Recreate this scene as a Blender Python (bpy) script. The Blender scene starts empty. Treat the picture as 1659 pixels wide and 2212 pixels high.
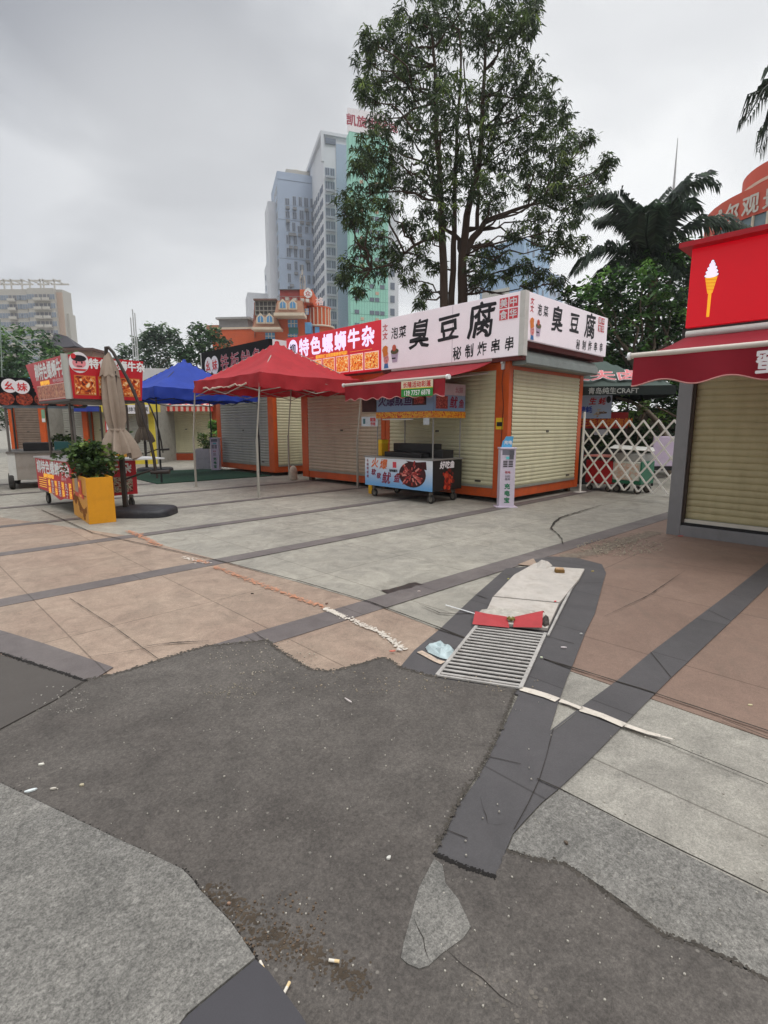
import bpy, bmesh, math, random
from mathutils import Vector, Matrix, noise as mnoise
R = math.radians
random.seed(7)
SC = bpy.context.scene
COL = SC.collection
# ------------------------------------------------------------------ camera, world, sun
YAW, PITCH, EYE = R(44.6), R(9.3), 1.5
cam_d = bpy.data.cameras.new('camera')
cam_d.sensor_fit = 'VERTICAL'; cam_d.sensor_height = 36.0; cam_d.lens = 36 * 1131 / 2212
cam_d.clip_start = 0.05; cam_d.clip_end = 3000
cam = bpy.data.objects.new('camera', cam_d); COL.objects.link(cam)
cam.location = (0, 0, EYE); cam.rotation_euler = (R(90) - PITCH, 0, -YAW)
SC.camera = cam
SC.view_settings.view_transform = 'Standard'; SC.view_settings.look = 'None'
SC.view_settings.exposure = 0.42; SC.view_settings.gamma = 1
SUN_EL, SUN_AZ = R(56), R(-172)      # high, behind the cloud, beyond the left shoulder
w = bpy.data.worlds.new('World'); SC.world = w; w.use_nodes = True
nt = w.node_tree; nt.nodes.clear()
def N(t, tree=None, **k):
    n = (tree or nt).nodes.new(t)
    for a, b in k.items(): setattr(n, a, b)
    return n
def ramp(n, stops):
    cr = n.color_ramp
    while len(cr.elements) > 1: cr.elements.remove(cr.elements[-1])
    cr.elements[0].position = stops[0][0]; cr.elements[0].color = (*stops[0][1], 1)
    for p, c in stops[1:]:
        e = cr.elements.new(p); e.color = (*c, 1)
sky = N('ShaderNodeTexSky', sky_type='NISHITA', sun_disc=False); sky.sun_elevation = SUN_EL; sky.sun_rotation = SUN_AZ
bg1 = N('ShaderNodeBackground'); bg1.inputs[1].default_value = 0.06
nt.links.new(sky.outputs[0], bg1.inputs[0])
tc = N('ShaderNodeTexCoord')
mp = N('ShaderNodeMapping'); mp.inputs['Scale'].default_value = (1.0, 1.0, 2.0); mp.inputs['Location'].default_value = (3.1, 1.4, .3)
nt.links.new(tc.outputs['Generated'], mp.inputs[0])
nz = N('ShaderNodeTexNoise'); nz.inputs['Scale'].default_value = 2.1; nz.inputs['Detail'].default_value = 6; nz.inputs['Roughness'].default_value = .45; nz.inputs['Distortion'].default_value = .45
nt.links.new(mp.outputs[0], nz.inputs['Vector'])
cr = N('ShaderNodeValToRGB'); ramp(cr, [(.37, (.36, .37, .39)), (.46, (.50, .51, .522)), (.55, (.70, .706, .705))])
nt.links.new(nz.outputs['Fac'], cr.inputs[0])
# heavier cloud bank high on the left of the view
def dark_dir(vec, lo, hi):
    dp = N('ShaderNodeVectorMath', operation='DOT_PRODUCT'); dp.inputs[1].default_value = vec
    nm = N('ShaderNodeVectorMath', operation='NORMALIZE'); nt.links.new(tc.outputs['Generated'], nm.inputs[0]); nt.links.new(nm.outputs[0], dp.inputs[0])
    mr = N('ShaderNodeMapRange'); mr.inputs[1].default_value = lo; mr.inputs[2].default_value = hi; mr.interpolation_type = 'SMOOTHERSTEP'
    nt.links.new(dp.outputs['Value'], mr.inputs[0]); return mr.outputs[0]
def campos(x, y, d, z=None):
    """point at forward distance d seen at photo position x, y (of 1659 x 2212)"""
    a = (x - 829.5) / 1131; b = (1106 - y) / 1131
    r = (a, math.cos(PITCH) + b * math.sin(PITCH), -math.sin(PITCH) + b * math.cos(PITCH))
    t = d / r[1]; X, Y, Z = r[0] * t, d, EYE + r[2] * t
    c, s = math.cos(YAW), math.sin(YAW)
    return Vector((X * c + Y * s, -X * s + Y * c, Z))
def ground(x, y, z=0.0):
    a = (x - 829.5) / 1131; b = (1106 - y) / 1131
    r = (a, math.cos(PITCH) + b * math.sin(PITCH), -math.sin(PITCH) + b * math.cos(PITCH))
    t = (z - EYE) / r[2]
    c, s = math.cos(YAW), math.sin(YAW)
    return Vector((r[0] * t * c + r[1] * t * s, -r[0] * t * s + r[1] * t * c, z))
def cdir(x, y):
    return (campos(x, y, 1.0) - Vector((0, 0, EYE))).normalized()
dk = dark_dir(cdir(60, 130), .84, .99)
mx = N('ShaderNodeMixRGB', blend_type='MULTIPLY'); mx.inputs[2].default_value = (.66, .67, .70, 1)
nt.links.new(dk, mx.inputs[0]); nt.links.new(cr.outputs[0], mx.inputs[1])
lt = dark_dir(cdir(1450, 330), .82, 1.0)
mx2 = N('ShaderNodeMixRGB', blend_type='MIX'); mx2.inputs[2].default_value = (.72, .725, .725, 1)
ml = N('ShaderNodeMath', operation='MULTIPLY'); ml.inputs[1].default_value = .55; nt.links.new(lt, ml.inputs[0])
nt.links.new(ml.outputs[0], mx2.inputs[0]); nt.links.new(mx.outputs[0], mx2.inputs[1])
lt3 = dark_dir(cdir(480, 500), .93, 1.0); mx3 = N('ShaderNodeMixRGB', blend_type='MIX'); mx3.inputs[2].default_value = (.70, .705, .70, 1); ml3 = N('ShaderNodeMath', operation='MULTIPLY'); ml3.inputs[1].default_value = .4; nt.links.new(lt3, ml3.inputs[0]); nt.links.new(ml3.outputs[0], mx3.inputs[0]); nt.links.new(mx2.outputs[0], mx3.inputs[1])
sx = N('ShaderNodeSeparateXYZ'); nt.links.new(tc.outputs['Generated'], sx.inputs[0])
bk = dark_dir(Vector((-.7, -.7, .15)).normalized(), -.2, 1.0)
bkm = N('ShaderNodeMath', operation='MULTIPLY_ADD'); bkm.inputs[1].default_value = -.5; bkm.inputs[2].default_value = 1.0; nt.links.new(bk, bkm.inputs[0])  # unseen sky behind the camera dimmed to deepen shade in view
zr = N('ShaderNodeMapRange'); zr.inputs[1].default_value = .62; zr.inputs[2].default_value = 1.0; zr.inputs[3].default_value = 1.0; zr.inputs[4].default_value = 3.5
nt.links.new(sx.outputs[2], zr.inputs[0])
vm = N('ShaderNodeVectorMath', operation='SCALE'); nt.links.new(mx3.outputs[0], vm.inputs[0]); zk = N('ShaderNodeMath', operation='MULTIPLY'); nt.links.new(zr.outputs[0], zk.inputs[0]); nt.links.new(bkm.outputs[0], zk.inputs[1]); nt.links.new(zk.outputs[0], vm.inputs['Scale'])
bg2 = N('ShaderNodeBackground'); bg2.inputs[1].default_value = 1.15; nt.links.new(vm.outputs[0], bg2.inputs[0])
ms = N('ShaderNodeMixShader'); ms.inputs[0].default_value = .93
nt.links.new(bg1.outputs[0], ms.inputs[1]); nt.links.new(bg2.outputs[0], ms.inputs[2])
wo = N('ShaderNodeOutputWorld'); nt.links.new(ms.outputs[0], wo.inputs[0])
sd = bpy.data.lights.new('sun', 'SUN'); sd.energy = 0.9; sd.angle = R(25); sd.color = (1, .97, .93)
sun = bpy.data.objects.new('sun', sd); COL.objects.link(sun)
sun.rotation_euler = (R(90) - SUN_EL, 0, -(SUN_AZ) + R(180) - R(0)); sun.location = (0, 0, 50)
sun.rotation_euler = Vector((-math.sin(SUN_AZ) * math.cos(SUN_EL), -math.cos(SUN_AZ) * math.cos(SUN_EL), -math.sin(SUN_EL))).to_track_quat('-Z', 'Y').to_euler()

# ------------------------------------------------------------------ materials
def lin(c):
    return tuple(((v / 255) / 12.92 if v / 255 <= .04045 else ((v / 255 + .055) / 1.055) ** 2.4) for v in c)
MATS = {}
def mat(name, col=None, rough=.6, var=.12, scale=4.0, bump=0, bscale=60, metal=0, emis=0, dirt=0, dirt_col=(60, 55, 48), spec=.4, leaf=False, fine=0, fscale=300, stretch=None, coat=0):
    if name in MATS: return MATS[name]
    m = bpy.data.materials.new(name); m.use_nodes = True; MATS[name] = m
    t = m.node_tree; t.nodes.clear(); L = t.links
    n = lambda ty, **k: N(ty, t, **k)
    out = n('ShaderNodeOutputMaterial'); b = n('ShaderNodeBsdfPrincipled')
    tcn = n('ShaderNodeTexCoord'); src = tcn.outputs['Object']
    if stretch:
        q = n('ShaderNodeMapping'); q.inputs['Scale'].default_value = stretch; L.new(src, q.inputs[0]); src = q.outputs[0]
    c = lin(col)
    rgb = n('ShaderNodeRGB'); rgb.outputs[0].default_value = (*c, 1)
    cur = rgb.outputs[0]
    def noise(s, d=4, r=.6):
        z = n('ShaderNodeTexNoise'); z.inputs['Scale'].default_value = s; z.inputs['Detail'].default_value = d; z.inputs['Roughness'].default_value = r
        L.new(src, z.inputs['Vector']); return z.outputs['Fac']
    def scaleby(cur, fac, lo, hi, a=.3, bb=.7):
        mr = n('ShaderNodeMapRange'); mr.inputs[1].default_value = a; mr.inputs[2].default_value = bb; mr.inputs[3].default_value = lo; mr.inputs[4].default_value = hi
        L.new(fac, mr.inputs[0]); v = n('ShaderNodeVectorMath', operation='SCALE'); L.new(cur, v.inputs[0]); L.new(mr.outputs[0], v.inputs['Scale']); return v.outputs[0]
    if var: cur = scaleby(cur, noise(scale), 1 - var, 1 + var)
    if fine: cur = scaleby(cur, noise(fscale, 2, .8), 1 - fine, 1 + fine)
    if leaf:
        g = n('ShaderNodeNewGeometry'); cur = scaleby(cur, g.outputs['Random Per Island'], .55, 1.55, 0, 1)
    if dirt:
        mm = n('ShaderNodeMixRGB'); mm.inputs[2].default_value = (*lin(dirt_col), 1)
        mr = n('ShaderNodeMapRange'); mr.inputs[1].default_value = .5; mr.inputs[2].default_value = .72; mr.inputs[4].default_value = dirt
        L.new(noise(scale * 1.7, 8, .7), mr.inputs[0]); L.new(mr.outputs[0], mm.inputs[0]); L.new(cur, mm.inputs[1]); cur = mm.outputs[0]
    L.new(cur, b.inputs['Base Color'])
    b.inputs['Roughness'].default_value = rough; b.inputs['Metallic'].default_value = metal
    b.inputs['Specular IOR Level'].default_value = spec
    if coat: b.inputs['Coat Weight'].default_value = coat
    if emis:
        L.new(cur, b.inputs['Emission Color']); b.inputs['Emission Strength'].default_value = emis
    if bump:
        bp = n('ShaderNodeBump'); bp.inputs['Strength'].default_value = bump; bp.inputs['Distance'].default_value = .01
        L.new(noise(bscale, 4, .7), bp.inputs['Height']); L.new(bp.outputs[0], b.inputs['Normal'])
    if leaf or 'cloth' in name:
        tr = n('ShaderNodeBsdfTranslucent'); L.new(cur, tr.inputs[0]); mixs = n('ShaderNodeMixShader'); mixs.inputs[0].default_value = .3 if leaf else .22
        L.new(b.outputs[0], mixs.inputs[1]); L.new(tr.outputs[0], mixs.inputs[2]); L.new(mixs.outputs[0], out.inputs[0])
    else: L.new(b.outputs[0], out.inputs[0])
    return m
def food(name, cols, scale=9, emis=0, seed=0.0, rough=.4, tall=1.0):
    """printed photograph of food: irregular lumps in the given colours"""
    if name in MATS: return MATS[name]
    m = bpy.data.materials.new(name); m.use_nodes = True; MATS[name] = m
    t = m.node_tree; L = t.links; b = t.nodes['Principled BSDF']
    tcn = N('ShaderNodeTexCoord', t); mpn = N('ShaderNodeMapping', t); mpn.inputs['Location'].default_value = (seed, seed * 2, seed * 3)
    mpn.inputs['Scale'].default_value = (1, 1, tall)
    L.new(tcn.outputs['Object'], mpn.inputs[0])
    z = N('ShaderNodeTexNoise', t); z.inputs['Scale'].default_value = scale; z.inputs['Detail'].default_value = 3; z.inputs['Distortion'].default_value = 2.2
    L.new(mpn.outputs[0], z.inputs['Vector'])
    v = N('ShaderNodeTexVoronoi', t); v.inputs['Scale'].default_value = scale * 1.6; L.new(mpn.outputs[0], v.inputs['Vector'])
    ad = N('ShaderNodeMath', t, operation='MULTIPLY_ADD'); ad.inputs[1].default_value = .35; L.new(v.outputs['Distance'], ad.inputs[0]); L.new(z.outputs['Fac'], ad.inputs[2])
    c = N('ShaderNodeValToRGB', t); k = len(cols)
    ramp(c, [(.44 + .42 * i / max(1, k - 1), lin(q)) for i, q in enumerate(cols)])
    L.new(ad.outputs[0], c.inputs[0]); L.new(c.outputs[0], b.inputs['Base Color']); b.inputs['Roughness'].default_value = rough
    if emis: L.new(c.outputs[0], b.inputs['Emission Color']); b.inputs['Emission Strength'].default_value = emis
    return m
FOODC = [(60, 12, 6), (150, 30, 10), (215, 70, 15), (240, 150, 40), (250, 225, 170)]

# ------------------------------------------------------------------ mesh builder and object helpers
class MB:
    def __init__(s): s.v = []; s.f = []; s.m = []; s.mats = []; s.sm = []; s.xf = None
    def mi(s, m):
        if m is None: return 0
        if m not in s.mats: s.mats.append(m)
        return s.mats.index(m)
    def add(s, vs, fs, m=None, smooth=False):
        o = len(s.v); k = s.mi(m)
        s.v += [tuple(s.xf @ Vector(a)) if s.xf else tuple(a) for a in vs]
        s.f += [[o + i for i in f] for f in fs]; s.m += [k] * len(fs); s.sm += [smooth] * len(fs); return s
    def box(s, x0, x1, y0, y1, z0, z1, m=None):
        vs = [(x, y, z) for z in (z0, z1) for y in (y0, y1) for x in (x0, x1)]
        return s.add(vs, [(0, 2, 3, 1), (4, 5, 7, 6), (0, 1, 5, 4), (2, 6, 7, 3), (0, 4, 6, 2), (1, 3, 7, 5)], m)
    def tube(s, pts, r, m=None, n=8, caps=True, smooth=True):
        pts = [Vector(p) for p in pts]; rs = r if isinstance(r, (list, tuple)) else [r] * len(pts)
        vs = []; fs = []; up = None
        for i, p in enumerate(pts):
            d = (pts[min(i + 1, len(pts) - 1)] - pts[max(i - 1, 0)]).normalized()
            if up is None: up = Vector((0, 0, 1)) if abs(d.z) < .95 else Vector((1, 0, 0))
            a = d.cross(up).normalized(); b2 = a.cross(d).normalized(); up = b2
            for k in range(n):
                t = 2 * math.pi * k / n; vs.append(p + (a * math.cos(t) + b2 * math.sin(t)) * rs[i])
        for i in range(len(pts) - 1):
            for k in range(n): fs.append((i * n + k, i * n + (k + 1) % n, (i + 1) * n + (k + 1) % n, (i + 1) * n + k))
        s.add(vs, fs, m, smooth)
        if caps:
            s.add(vs[:n], [tuple(range(n))[::-1]], m); s.add(vs[-n:], [tuple(range(n))], m)
        return s
    def cyl(s, c, r, h, m=None, n=20, axis='z', r2=None):
        c = Vector(c); d = {'x': Vector((1, 0, 0)), 'y': Vector((0, 1, 0)), 'z': Vector((0, 0, 1))}[axis]
        return s.tube([c, c + d * h], [r, r if r2 is None else r2], m, n)
    def lathe(s, c, prof, m=None, n=24, smooth=True):
        vs = []; fs = []
        for r, z in prof:
            for k in range(n):
                t = 2 * math.pi * k / n; vs.append((c[0] + r * math.cos(t), c[1] + r * math.sin(t), c[2] + z))
        for i in range(len(prof) - 1):
            for k in range(n): fs.append((i * n + k, i * n + (k + 1) % n, (i + 1) * n + (k + 1) % n, (i + 1) * n + k))
        return s.add(vs, fs, m, smooth)
    def prism(s, poly, z0, z1, m=None):
        n = len(poly); area = sum(poly[i][0] * poly[(i + 1) % n][1] - poly[(i + 1) % n][0] * poly[i][1] for i in range(n))
        if area < 0: poly = poly[::-1]
        vs = [(p[0], p[1], z0) for p in poly] + [(p[0], p[1], z1) for p in poly]
        return s.add(vs, [tuple(range(n))[::-1], tuple(range(n, 2 * n))] + [(i, (i + 1) % n, n + (i + 1) % n, n + i) for i in range(n)], m)
    def pan(s, P, x0, x1, z0, z1, off=0, th=.01, m=None):
        """box on panel frame P=(origin,right,normal): x along right, z up, from off to off+th along the normal"""
        O, X, Nn = P; U = Vector((0, 0, 1)); vs = []
        for d in (off, off + th):
            for z in (z0, z1):
                for x in (x0, x1): vs.append(O + X * x + U * z + Nn * d)
        return s.add(vs, [(0, 2, 3, 1), (4, 5, 7, 6), (0, 1, 5, 4), (2, 6, 7, 3), (0, 4, 6, 2), (1, 3, 7, 5)], m)
    def ppoly(s, P, poly, off=0, th=.004, m=None):
        O, X, Nn = P; U = Vector((0, 0, 1)); n = len(poly)
        area = sum(poly[i][0] * poly[(i + 1) % n][1] - poly[(i + 1) % n][0] * poly[i][1] for i in range(n))
        if area < 0: poly = poly[::-1]
        vs = [O + X * a + U * b + Nn * d for d in (off, off + th) for a, b in poly]
        return s.add(vs, [tuple(range(n))[::-1], tuple(range(n, 2 * n))] + [(i, (i + 1) % n, n + (i + 1) % n, n + i) for i in range(n)], m)
    def disc(s, P, cx, cz, rx, rz, off=0, th=.004, m=None, n=24):
        return s.ppoly(P, [(cx + rx * math.cos(2 * math.pi * k / n), cz + rz * math.sin(2 * math.pi * k / n)) for k in range(n)], off, th, m)
    def build(s, name, parent=None, m=None, bevel=0, loc=None, rz=0):
        me = bpy.data.meshes.new(name); me.from_pydata(s.v, [], s.f); me.update()
        for q in (s.mats or ([m] if m else [])): me.materials.append(q)
        if s.mats: me.polygons.foreach_set('material_index', s.m)
        me.polygons.foreach_set('use_smooth', s.sm); me.update()
        bm = bmesh.new(); bm.from_mesh(me)
        if len(bm.faces) < 6000: bmesh.ops.recalc_face_normals(bm, faces=bm.faces)
        bm.to_mesh(me); bm.free()
        o = bpy.data.objects.new(name, me); COL.objects.link(o)
        if parent: o.parent = parent
        if loc: o.location = loc
        if rz: o.rotation_euler.z = rz
        if bevel:
            bv = o.modifiers.new('bevel', 'BEVEL'); bv.width = bevel; bv.segments = 2; bv.limit_method = 'ANGLE'; bv.angle_limit = R(40)
        return o
def tag(o, label=None, cat=None, group=None, kind=None):
    if label: o['label'] = label
    if cat: o['category'] = cat
    if group: o['group'] = group
    if kind: o['kind'] = kind
    return o
def thing(name, label, cat, loc=(0, 0, 0), rz=0, group=None):
    o = bpy.data.objects.new(name, None); COL.objects.link(o); o.location = loc; o.rotation_euler.z = rz; o.empty_display_size = .2
    return tag(o, label, cat, group)
def copy_tree(o, parent=None):
    c = o.copy(); COL.objects.link(c); c.parent = parent
    for ch in [q for q in o.children]: copy_tree(ch, c)
    return c
def XM(ox, oy, oz=0): return (Vector((ox, oy, oz)), Vector((0, -1, 0)), Vector((-1, 0, 0)))   # panel facing -x (left faces), right = -y
def YM(ox, oy, oz=0): return (Vector((ox, oy, oz)), Vector((1, 0, 0)), Vector((0, -1, 0)))    # panel facing -y, right = +x
BK = .8
def text(P, s, cx, cz, h, m, parent, off=.004, bold=.0, sx=1.0, shear=0.0, rot=0.0, name='lettering', th=.004, mb=None, wobble=0):
    cu = bpy.data.curves.new('txt', 'FONT'); cu.body = s; cu.size = h / .92;  cu.extrude = 0; cu.align_x = 'CENTER'; cu.shear = shear; cu.resolution_u = 2
    to = bpy.data.objects.new('txt', cu); COL.objects.link(to)
    dg = bpy.context.evaluated_depsgraph_get(); me = bpy.data.meshes.new_from_object(to.evaluated_get(dg))
    O, X, Nn = P; U = Vector((0, 0, 1)); zc = .38 * h / .92; cr_, sr = math.cos(rot), math.sin(rot)
    vs = []
    for v in me.vertices:
        x = v.co.x * sx; z = v.co.y - zc
        if wobble: nv = mnoise.noise_vector(Vector((x / h * 3.2 + cx * 7, z / h * 3.2, cz * 5))) + mnoise.noise_vector(Vector((x / h * 9 + cx * 7, z / h * 9, 3))) * .3; x += nv.x * wobble * h; z += nv.y * wobble * h
        x, z = x, z; x, z = x * cr_ - z * sr, x * sr + z * cr_
        vs.append(O + X * (x + cx) + U * (z + cz) + Nn * (off + th))
    fs = [tuple(p.vertices) for p in me.polygons]
    own = mb is None
    if own: mb = MB()
    mb.add(vs, fs, m); kk = 0 if bold < .0015 else (4 if h < .16 else 6)
    for i in range(kk):
        a = 2 * math.pi * i / kk + .5; sh = (X * math.cos(a) + U * math.sin(a)) * bold * BK - Nn * (.00012 * (i + 1)); mb.add([v + sh for v in vs], fs, m)
    bpy.data.objects.remove(to); bpy.data.curves.remove(cu); bpy.data.meshes.remove(me)
    if own: return mb.build(name, parent)
def shutter(P, x0, x1, z0, z1, m, parent, pitch=.085, lock=True, label=None):
    mb = MB(); O, X, Nn = P; U = Vector((0, 0, 1)); n = max(1, int(round((z1 - z0) / pitch))); ph = (z1 - z0) / n
    prof = [(0, -.004), (.06, .0), (.3, .010), (.6, .012), (.9, .006), (.96, 0)]
    pts = []
    for i in range(n):
        for a, d in prof: pts.append((z0 + (i + a) * ph, d))
    pts.append((z1, 0))
    vs = []
    for z, d in pts: vs += [O + X * x0 + U * z + Nn * d, O + X * x1 + U * z + Nn * d]
    mb.add(vs, [(2 * i, 2 * i + 1, 2 * i + 3, 2 * i + 2) for i in range(len(pts) - 1)], m)
    o = mb.build('roller_shutter', parent)
    b = MB(); b.pan(P, x0, x1, z0 - .05, z0, -.01, .03, mat('shutter_rail', (150, 150, 138), .5, metal=.2)); b.build('bottom_rail', o, bevel=.003)
    if lock:
        k = MB(); xc = (x0 + x1) / 2; k.pan(P, xc - .045, xc + .045, z0 + (z1 - z0) * .47, z0 + (z1 - z0) * .47 + .04, .013, .012, mat('lock_grey', (85, 82, 75), .4, metal=.5)); k.build('lock', o)
        k = MB(); k.pan(P, x1 - .42, x1 - .28, z0 + .06, z0 + .095, .012, .01, mat('lock_grey')); k.build('handle', o)
    if label: o['label'] = label
    return o
def wheel(c, r, parent, axis='x', w=.045, fork=True):
    o = MB(); c = Vector(c); d = Vector((1, 0, 0)) if axis == 'x' else Vector((0, 1, 0))
    n = 20; e = d.cross(Vector((0, 0, 1)))
    vs = []; fs = []
    prof = [(r * .62, -w / 2), (r * .92, -w / 2), (r, -w / 4), (r, w / 4), (r * .92, w / 2), (r * .62, w / 2)]
    for q, a in prof:
        for k in range(n):
            t = 2 * math.pi * k / n; vs.append(c + d * a + (e * math.cos(t) + Vector((0, 0, 1)) * math.sin(t)) * q)
    for i in range(len(prof) - 1):
        for k in range(n): fs.append((i * n + k, i * n + (k + 1) % n, (i + 1) * n + (k + 1) % n, (i + 1) * n + k))
    o.add(vs, fs, mat('tyre_rubber', (52, 50, 48), .8, dirt=.4, dirt_col=(110, 105, 98)), True)
    ob = o.build('wheel', parent)
    h = MB(); h.tube([c - d * w * .35, c + d * w * .35], r * .64, mat('wheel_hub', (125, 120, 112), .5, metal=.3), 16); h.build('rim', ob)
    if fork:
        f = MB(); f.box(c.x - .03, c.x + .03, c.y - .03, c.y + .03, c.z + r, c.z + r + .05, mat('wheel_hub'))
        f.xf = None
        for sgn in (-1, 1):
            q = c + d * sgn * (w * .5 + .006); f.tube([q, q + Vector((0, 0, r + .02))], .008, mat('wheel_hub'), 6)
        f.build('fork', ob)
    return ob

# ------------------------------------------------------------------ ground
def gmat(name, col, col2, speck=.35, big=0, joints=None, rough=.55, blotch=.22, stain=.5, stain_col=(88, 82, 72), flecks=0):
    m = bpy.data.materials.new(name); m.use_nodes = True; MATS[name] = m
    t = m.node_tree; L = t.links; b = t.nodes['Principled BSDF']
    tcn = N('ShaderNodeTexCoord', t); src = tcn.outputs['Object']
    def noise(s, d=4, r=.6, dist=0, v=src):
        z = N('ShaderNodeTexNoise', t); z.inputs['Scale'].default_value = s; z.inputs['Detail'].default_value = d; z.inputs['Roughness'].default_value = r; z.inputs['Distortion'].default_value = dist
        L.new(v, z.inputs['Vector']); return z.outputs['Fac']
    c1 = N('ShaderNodeValToRGB', t); ramp(c1, [(.3, lin(col)), (.7, lin(col2))]); L.new(noise(1.1, 6, .65, .6), c1.inputs[0]); cur = c1.outputs[0]
    def mul(cur, f, lo, hi, a=.3, bb=.7):
        mr = N('ShaderNodeMapRange', t); mr.inputs[1].default_value = a; mr.inputs[2].default_value = bb; mr.inputs[3].default_value = lo; mr.inputs[4].default_value = hi
        L.new(f, mr.inputs[0]); v = N('ShaderNodeVectorMath', t, operation='SCALE'); L.new(cur, v.inputs[0]); L.new(mr.outputs[0], v.inputs['Scale']); return v.outputs[0]
    cur = mul(cur, noise(140, 2, .9), 1 - speck, 1 + speck, .32, .68)
    cur = mul(cur, noise(38, 3, .8), 1 - speck * .35, 1 + speck * .35)
    if big: cur = mul(cur, noise(55, 2, .7, .6), 1 - big, 1 + big, .36, .64)
    cur = mul(cur, noise(4.5, 5, .7, 1.2), 1 - blotch, 1 + blotch)
    mm = N('ShaderNodeMixRGB', t); mm.inputs[2].default_value = (*lin(stain_col), 1)
    mr = N('ShaderNodeMapRange', t); mr.inputs[1].default_value = .52; mr.inputs[2].default_value = .75; mr.inputs[4].default_value = stain
    L.new(noise(.8, 9, .72, 1.5), mr.inputs[0]); L.new(mr.outputs[0], mm.inputs[0]); L.new(cur, mm.inputs[1]); cur = mm.outputs[0]
    if flecks:
        vo = N('ShaderNodeTexVoronoi', t); vo.inputs['Scale'].default_value = 26; L.new(src, vo.inputs['Vector'])
        m1 = N('ShaderNodeMapRange', t); m1.inputs[1].default_value = .10; m1.inputs[2].default_value = .16; m1.inputs[3].default_value = 1; m1.inputs[4].default_value = 0; L.new(vo.outputs['Distance'], m1.inputs[0])
        sep = N('ShaderNodeSeparateColor', t); L.new(vo.outputs['Color'], sep.inputs[0])
        g1 = N('ShaderNodeMath', t, operation='GREATER_THAN'); g1.inputs[1].default_value = .80; L.new(sep.outputs[0], g1.inputs[0])
        m2 = N('ShaderNodeMath', t, operation='MULTIPLY'); L.new(m1.outputs[0], m2.inputs[0]); L.new(g1.outputs[0], m2.inputs[1])
        m3 = N('ShaderNodeMath', t, operation='MULTIPLY'); m3.inputs[1].default_value = flecks; L.new(m2.outputs[0], m3.inputs[0])
        mf = N('ShaderNodeMixRGB', t); mf.inputs[2].default_value = (*lin((170, 165, 155)), 1); L.new(m3.outputs[0], mf.inputs[0]); L.new(cur, mf.inputs[1]); cur = mf.outputs[0]
    bh = noise(90, 4, .8)
    if joints:
        bx = N('ShaderNodeTexBrick', t); bx.offset = 0; bx.inputs['Color1'].default_value = (1, 1, 1, 1); bx.inputs['Color2'].default_value = (.86, .86, .86, 1); bx.inputs['Mortar'].default_value = (.42, .40, .38, 1)
        bx.inputs['Scale'].default_value = 1; bx.inputs['Mortar Size'].default_value = .006; bx.inputs['Mortar Smooth'].default_value = .3
        bx.inputs['Brick Width'].default_value = joints[0]; bx.inputs['Row Height'].default_value = joints[1]
        mq = N('ShaderNodeMapping', t); mq.inputs['Location'].default_value = (joints[2], joints[3], 0); L.new(src, mq.inputs[0]); L.new(mq.outputs[0], bx.inputs['Vector'])
        v = N('ShaderNodeMixRGB', t, blend_type='MULTIPLY'); v.inputs[0].default_value = .75; L.new(cur, v.inputs[1]); L.new(bx.outputs['Color'], v.inputs[2]); cur = v.outputs[0]
    L.new(cur, b.inputs['Base Color'])
    r2 = N('ShaderNodeMapRange', t); r2.inputs[3].default_value = rough - .12; r2.inputs[4].default_value = rough + .2; L.new(noise(3, 5), r2.inputs[0]); L.new(r2.outputs[0], b.inputs['Roughness'])
    bp = N('ShaderNodeBump', t); bp.inputs['Strength'].default_value = .35; bp.inputs['Distance'].default_value = .004; L.new(bh, bp.inputs['Height']); L.new(bp.outputs[0], b.inputs['Normal'])
    b.inputs['Specular IOR Level'].default_value = .35
    return m
G_GREY = gmat('grey_granite', (140, 136, 127), (163, 158, 146), .24, joints=(1.10, 1.15, .05, .46))
G_PINK = gmat('pink_granite', (148, 127, 112), (162, 143, 126), .24, joints=(1.10, 1.15, .20, .46), stain=.3)
G_PINK2 = gmat('brown_pink_granite', (121, 99, 87), (132, 110, 97), .18, joints=(1.35, 1.2, .5, .2), stain=.45, blotch=.1)
G_STRIP = gmat('grey_strip_granite', (98, 91, 90), (114, 107, 104), .12, joints=(.9, 5.0, 0, .5), stain=.5, stain_col=(72, 62, 60), blotch=.14)
G_DARK = gmat('dark_granite', (73, 71, 72), (84, 81, 82), .10, joints=(.9, 5.0, 0, .5), stain=.35, stain_col=(52, 50, 49), blotch=.08)
G_ASPH = gmat('old_asphalt', (76, 71, 67), (94, 89, 84), .30, big=.16, rough=.75, stain=.45, stain_col=(66, 61, 57), flecks=.3)
G_SLAB = gmat('flamed_granite', (104, 102, 98), (124, 121, 115), .42, rough=.7, stain=.3, big=.22)
def sheet(name, px, z, m, th=.0035, world=None):
    pts = world or [tuple(ground(x, y)[:2]) for x, y in px]
    mb = MB(); mb.prism(pts, z - th, z, m); o = mb.build(name); return tag(o, kind='structure')
mb = MB(); mb.add([(-400, -400, 0), (900, -400, 0), (900, 900, 0), (-400, 900, 0)], [(0, 1, 2, 3)], G_GREY)
tag(mb.build('ground'), kind='structure')
L0 = lambda y: 2.95 + (.0 if y < 4 else -(y - 4) * .14)
sheet('pink_paving', None, .004, G_PINK, world=[(2.86, 1.95), (2.95, 3.1), (2.72, 5.4), (2.45, 7.6), (2.0, 9.0), (1.2, 11.5), (.2, 16), (-6, 16), (-6, 1.0), (.6, 1.0), (1.5, 2.1)])
sheet('pink_paving', None, .0045, G_PINK2, world=[tuple(ground(1158, 1212)[:2]), tuple(ground(1150, 1228)[:2]), tuple(ground(1085, 1330)[:2]), (2.96, 2.35), (2.96, -8), (14, -8), (14, 3.0)])
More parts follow.
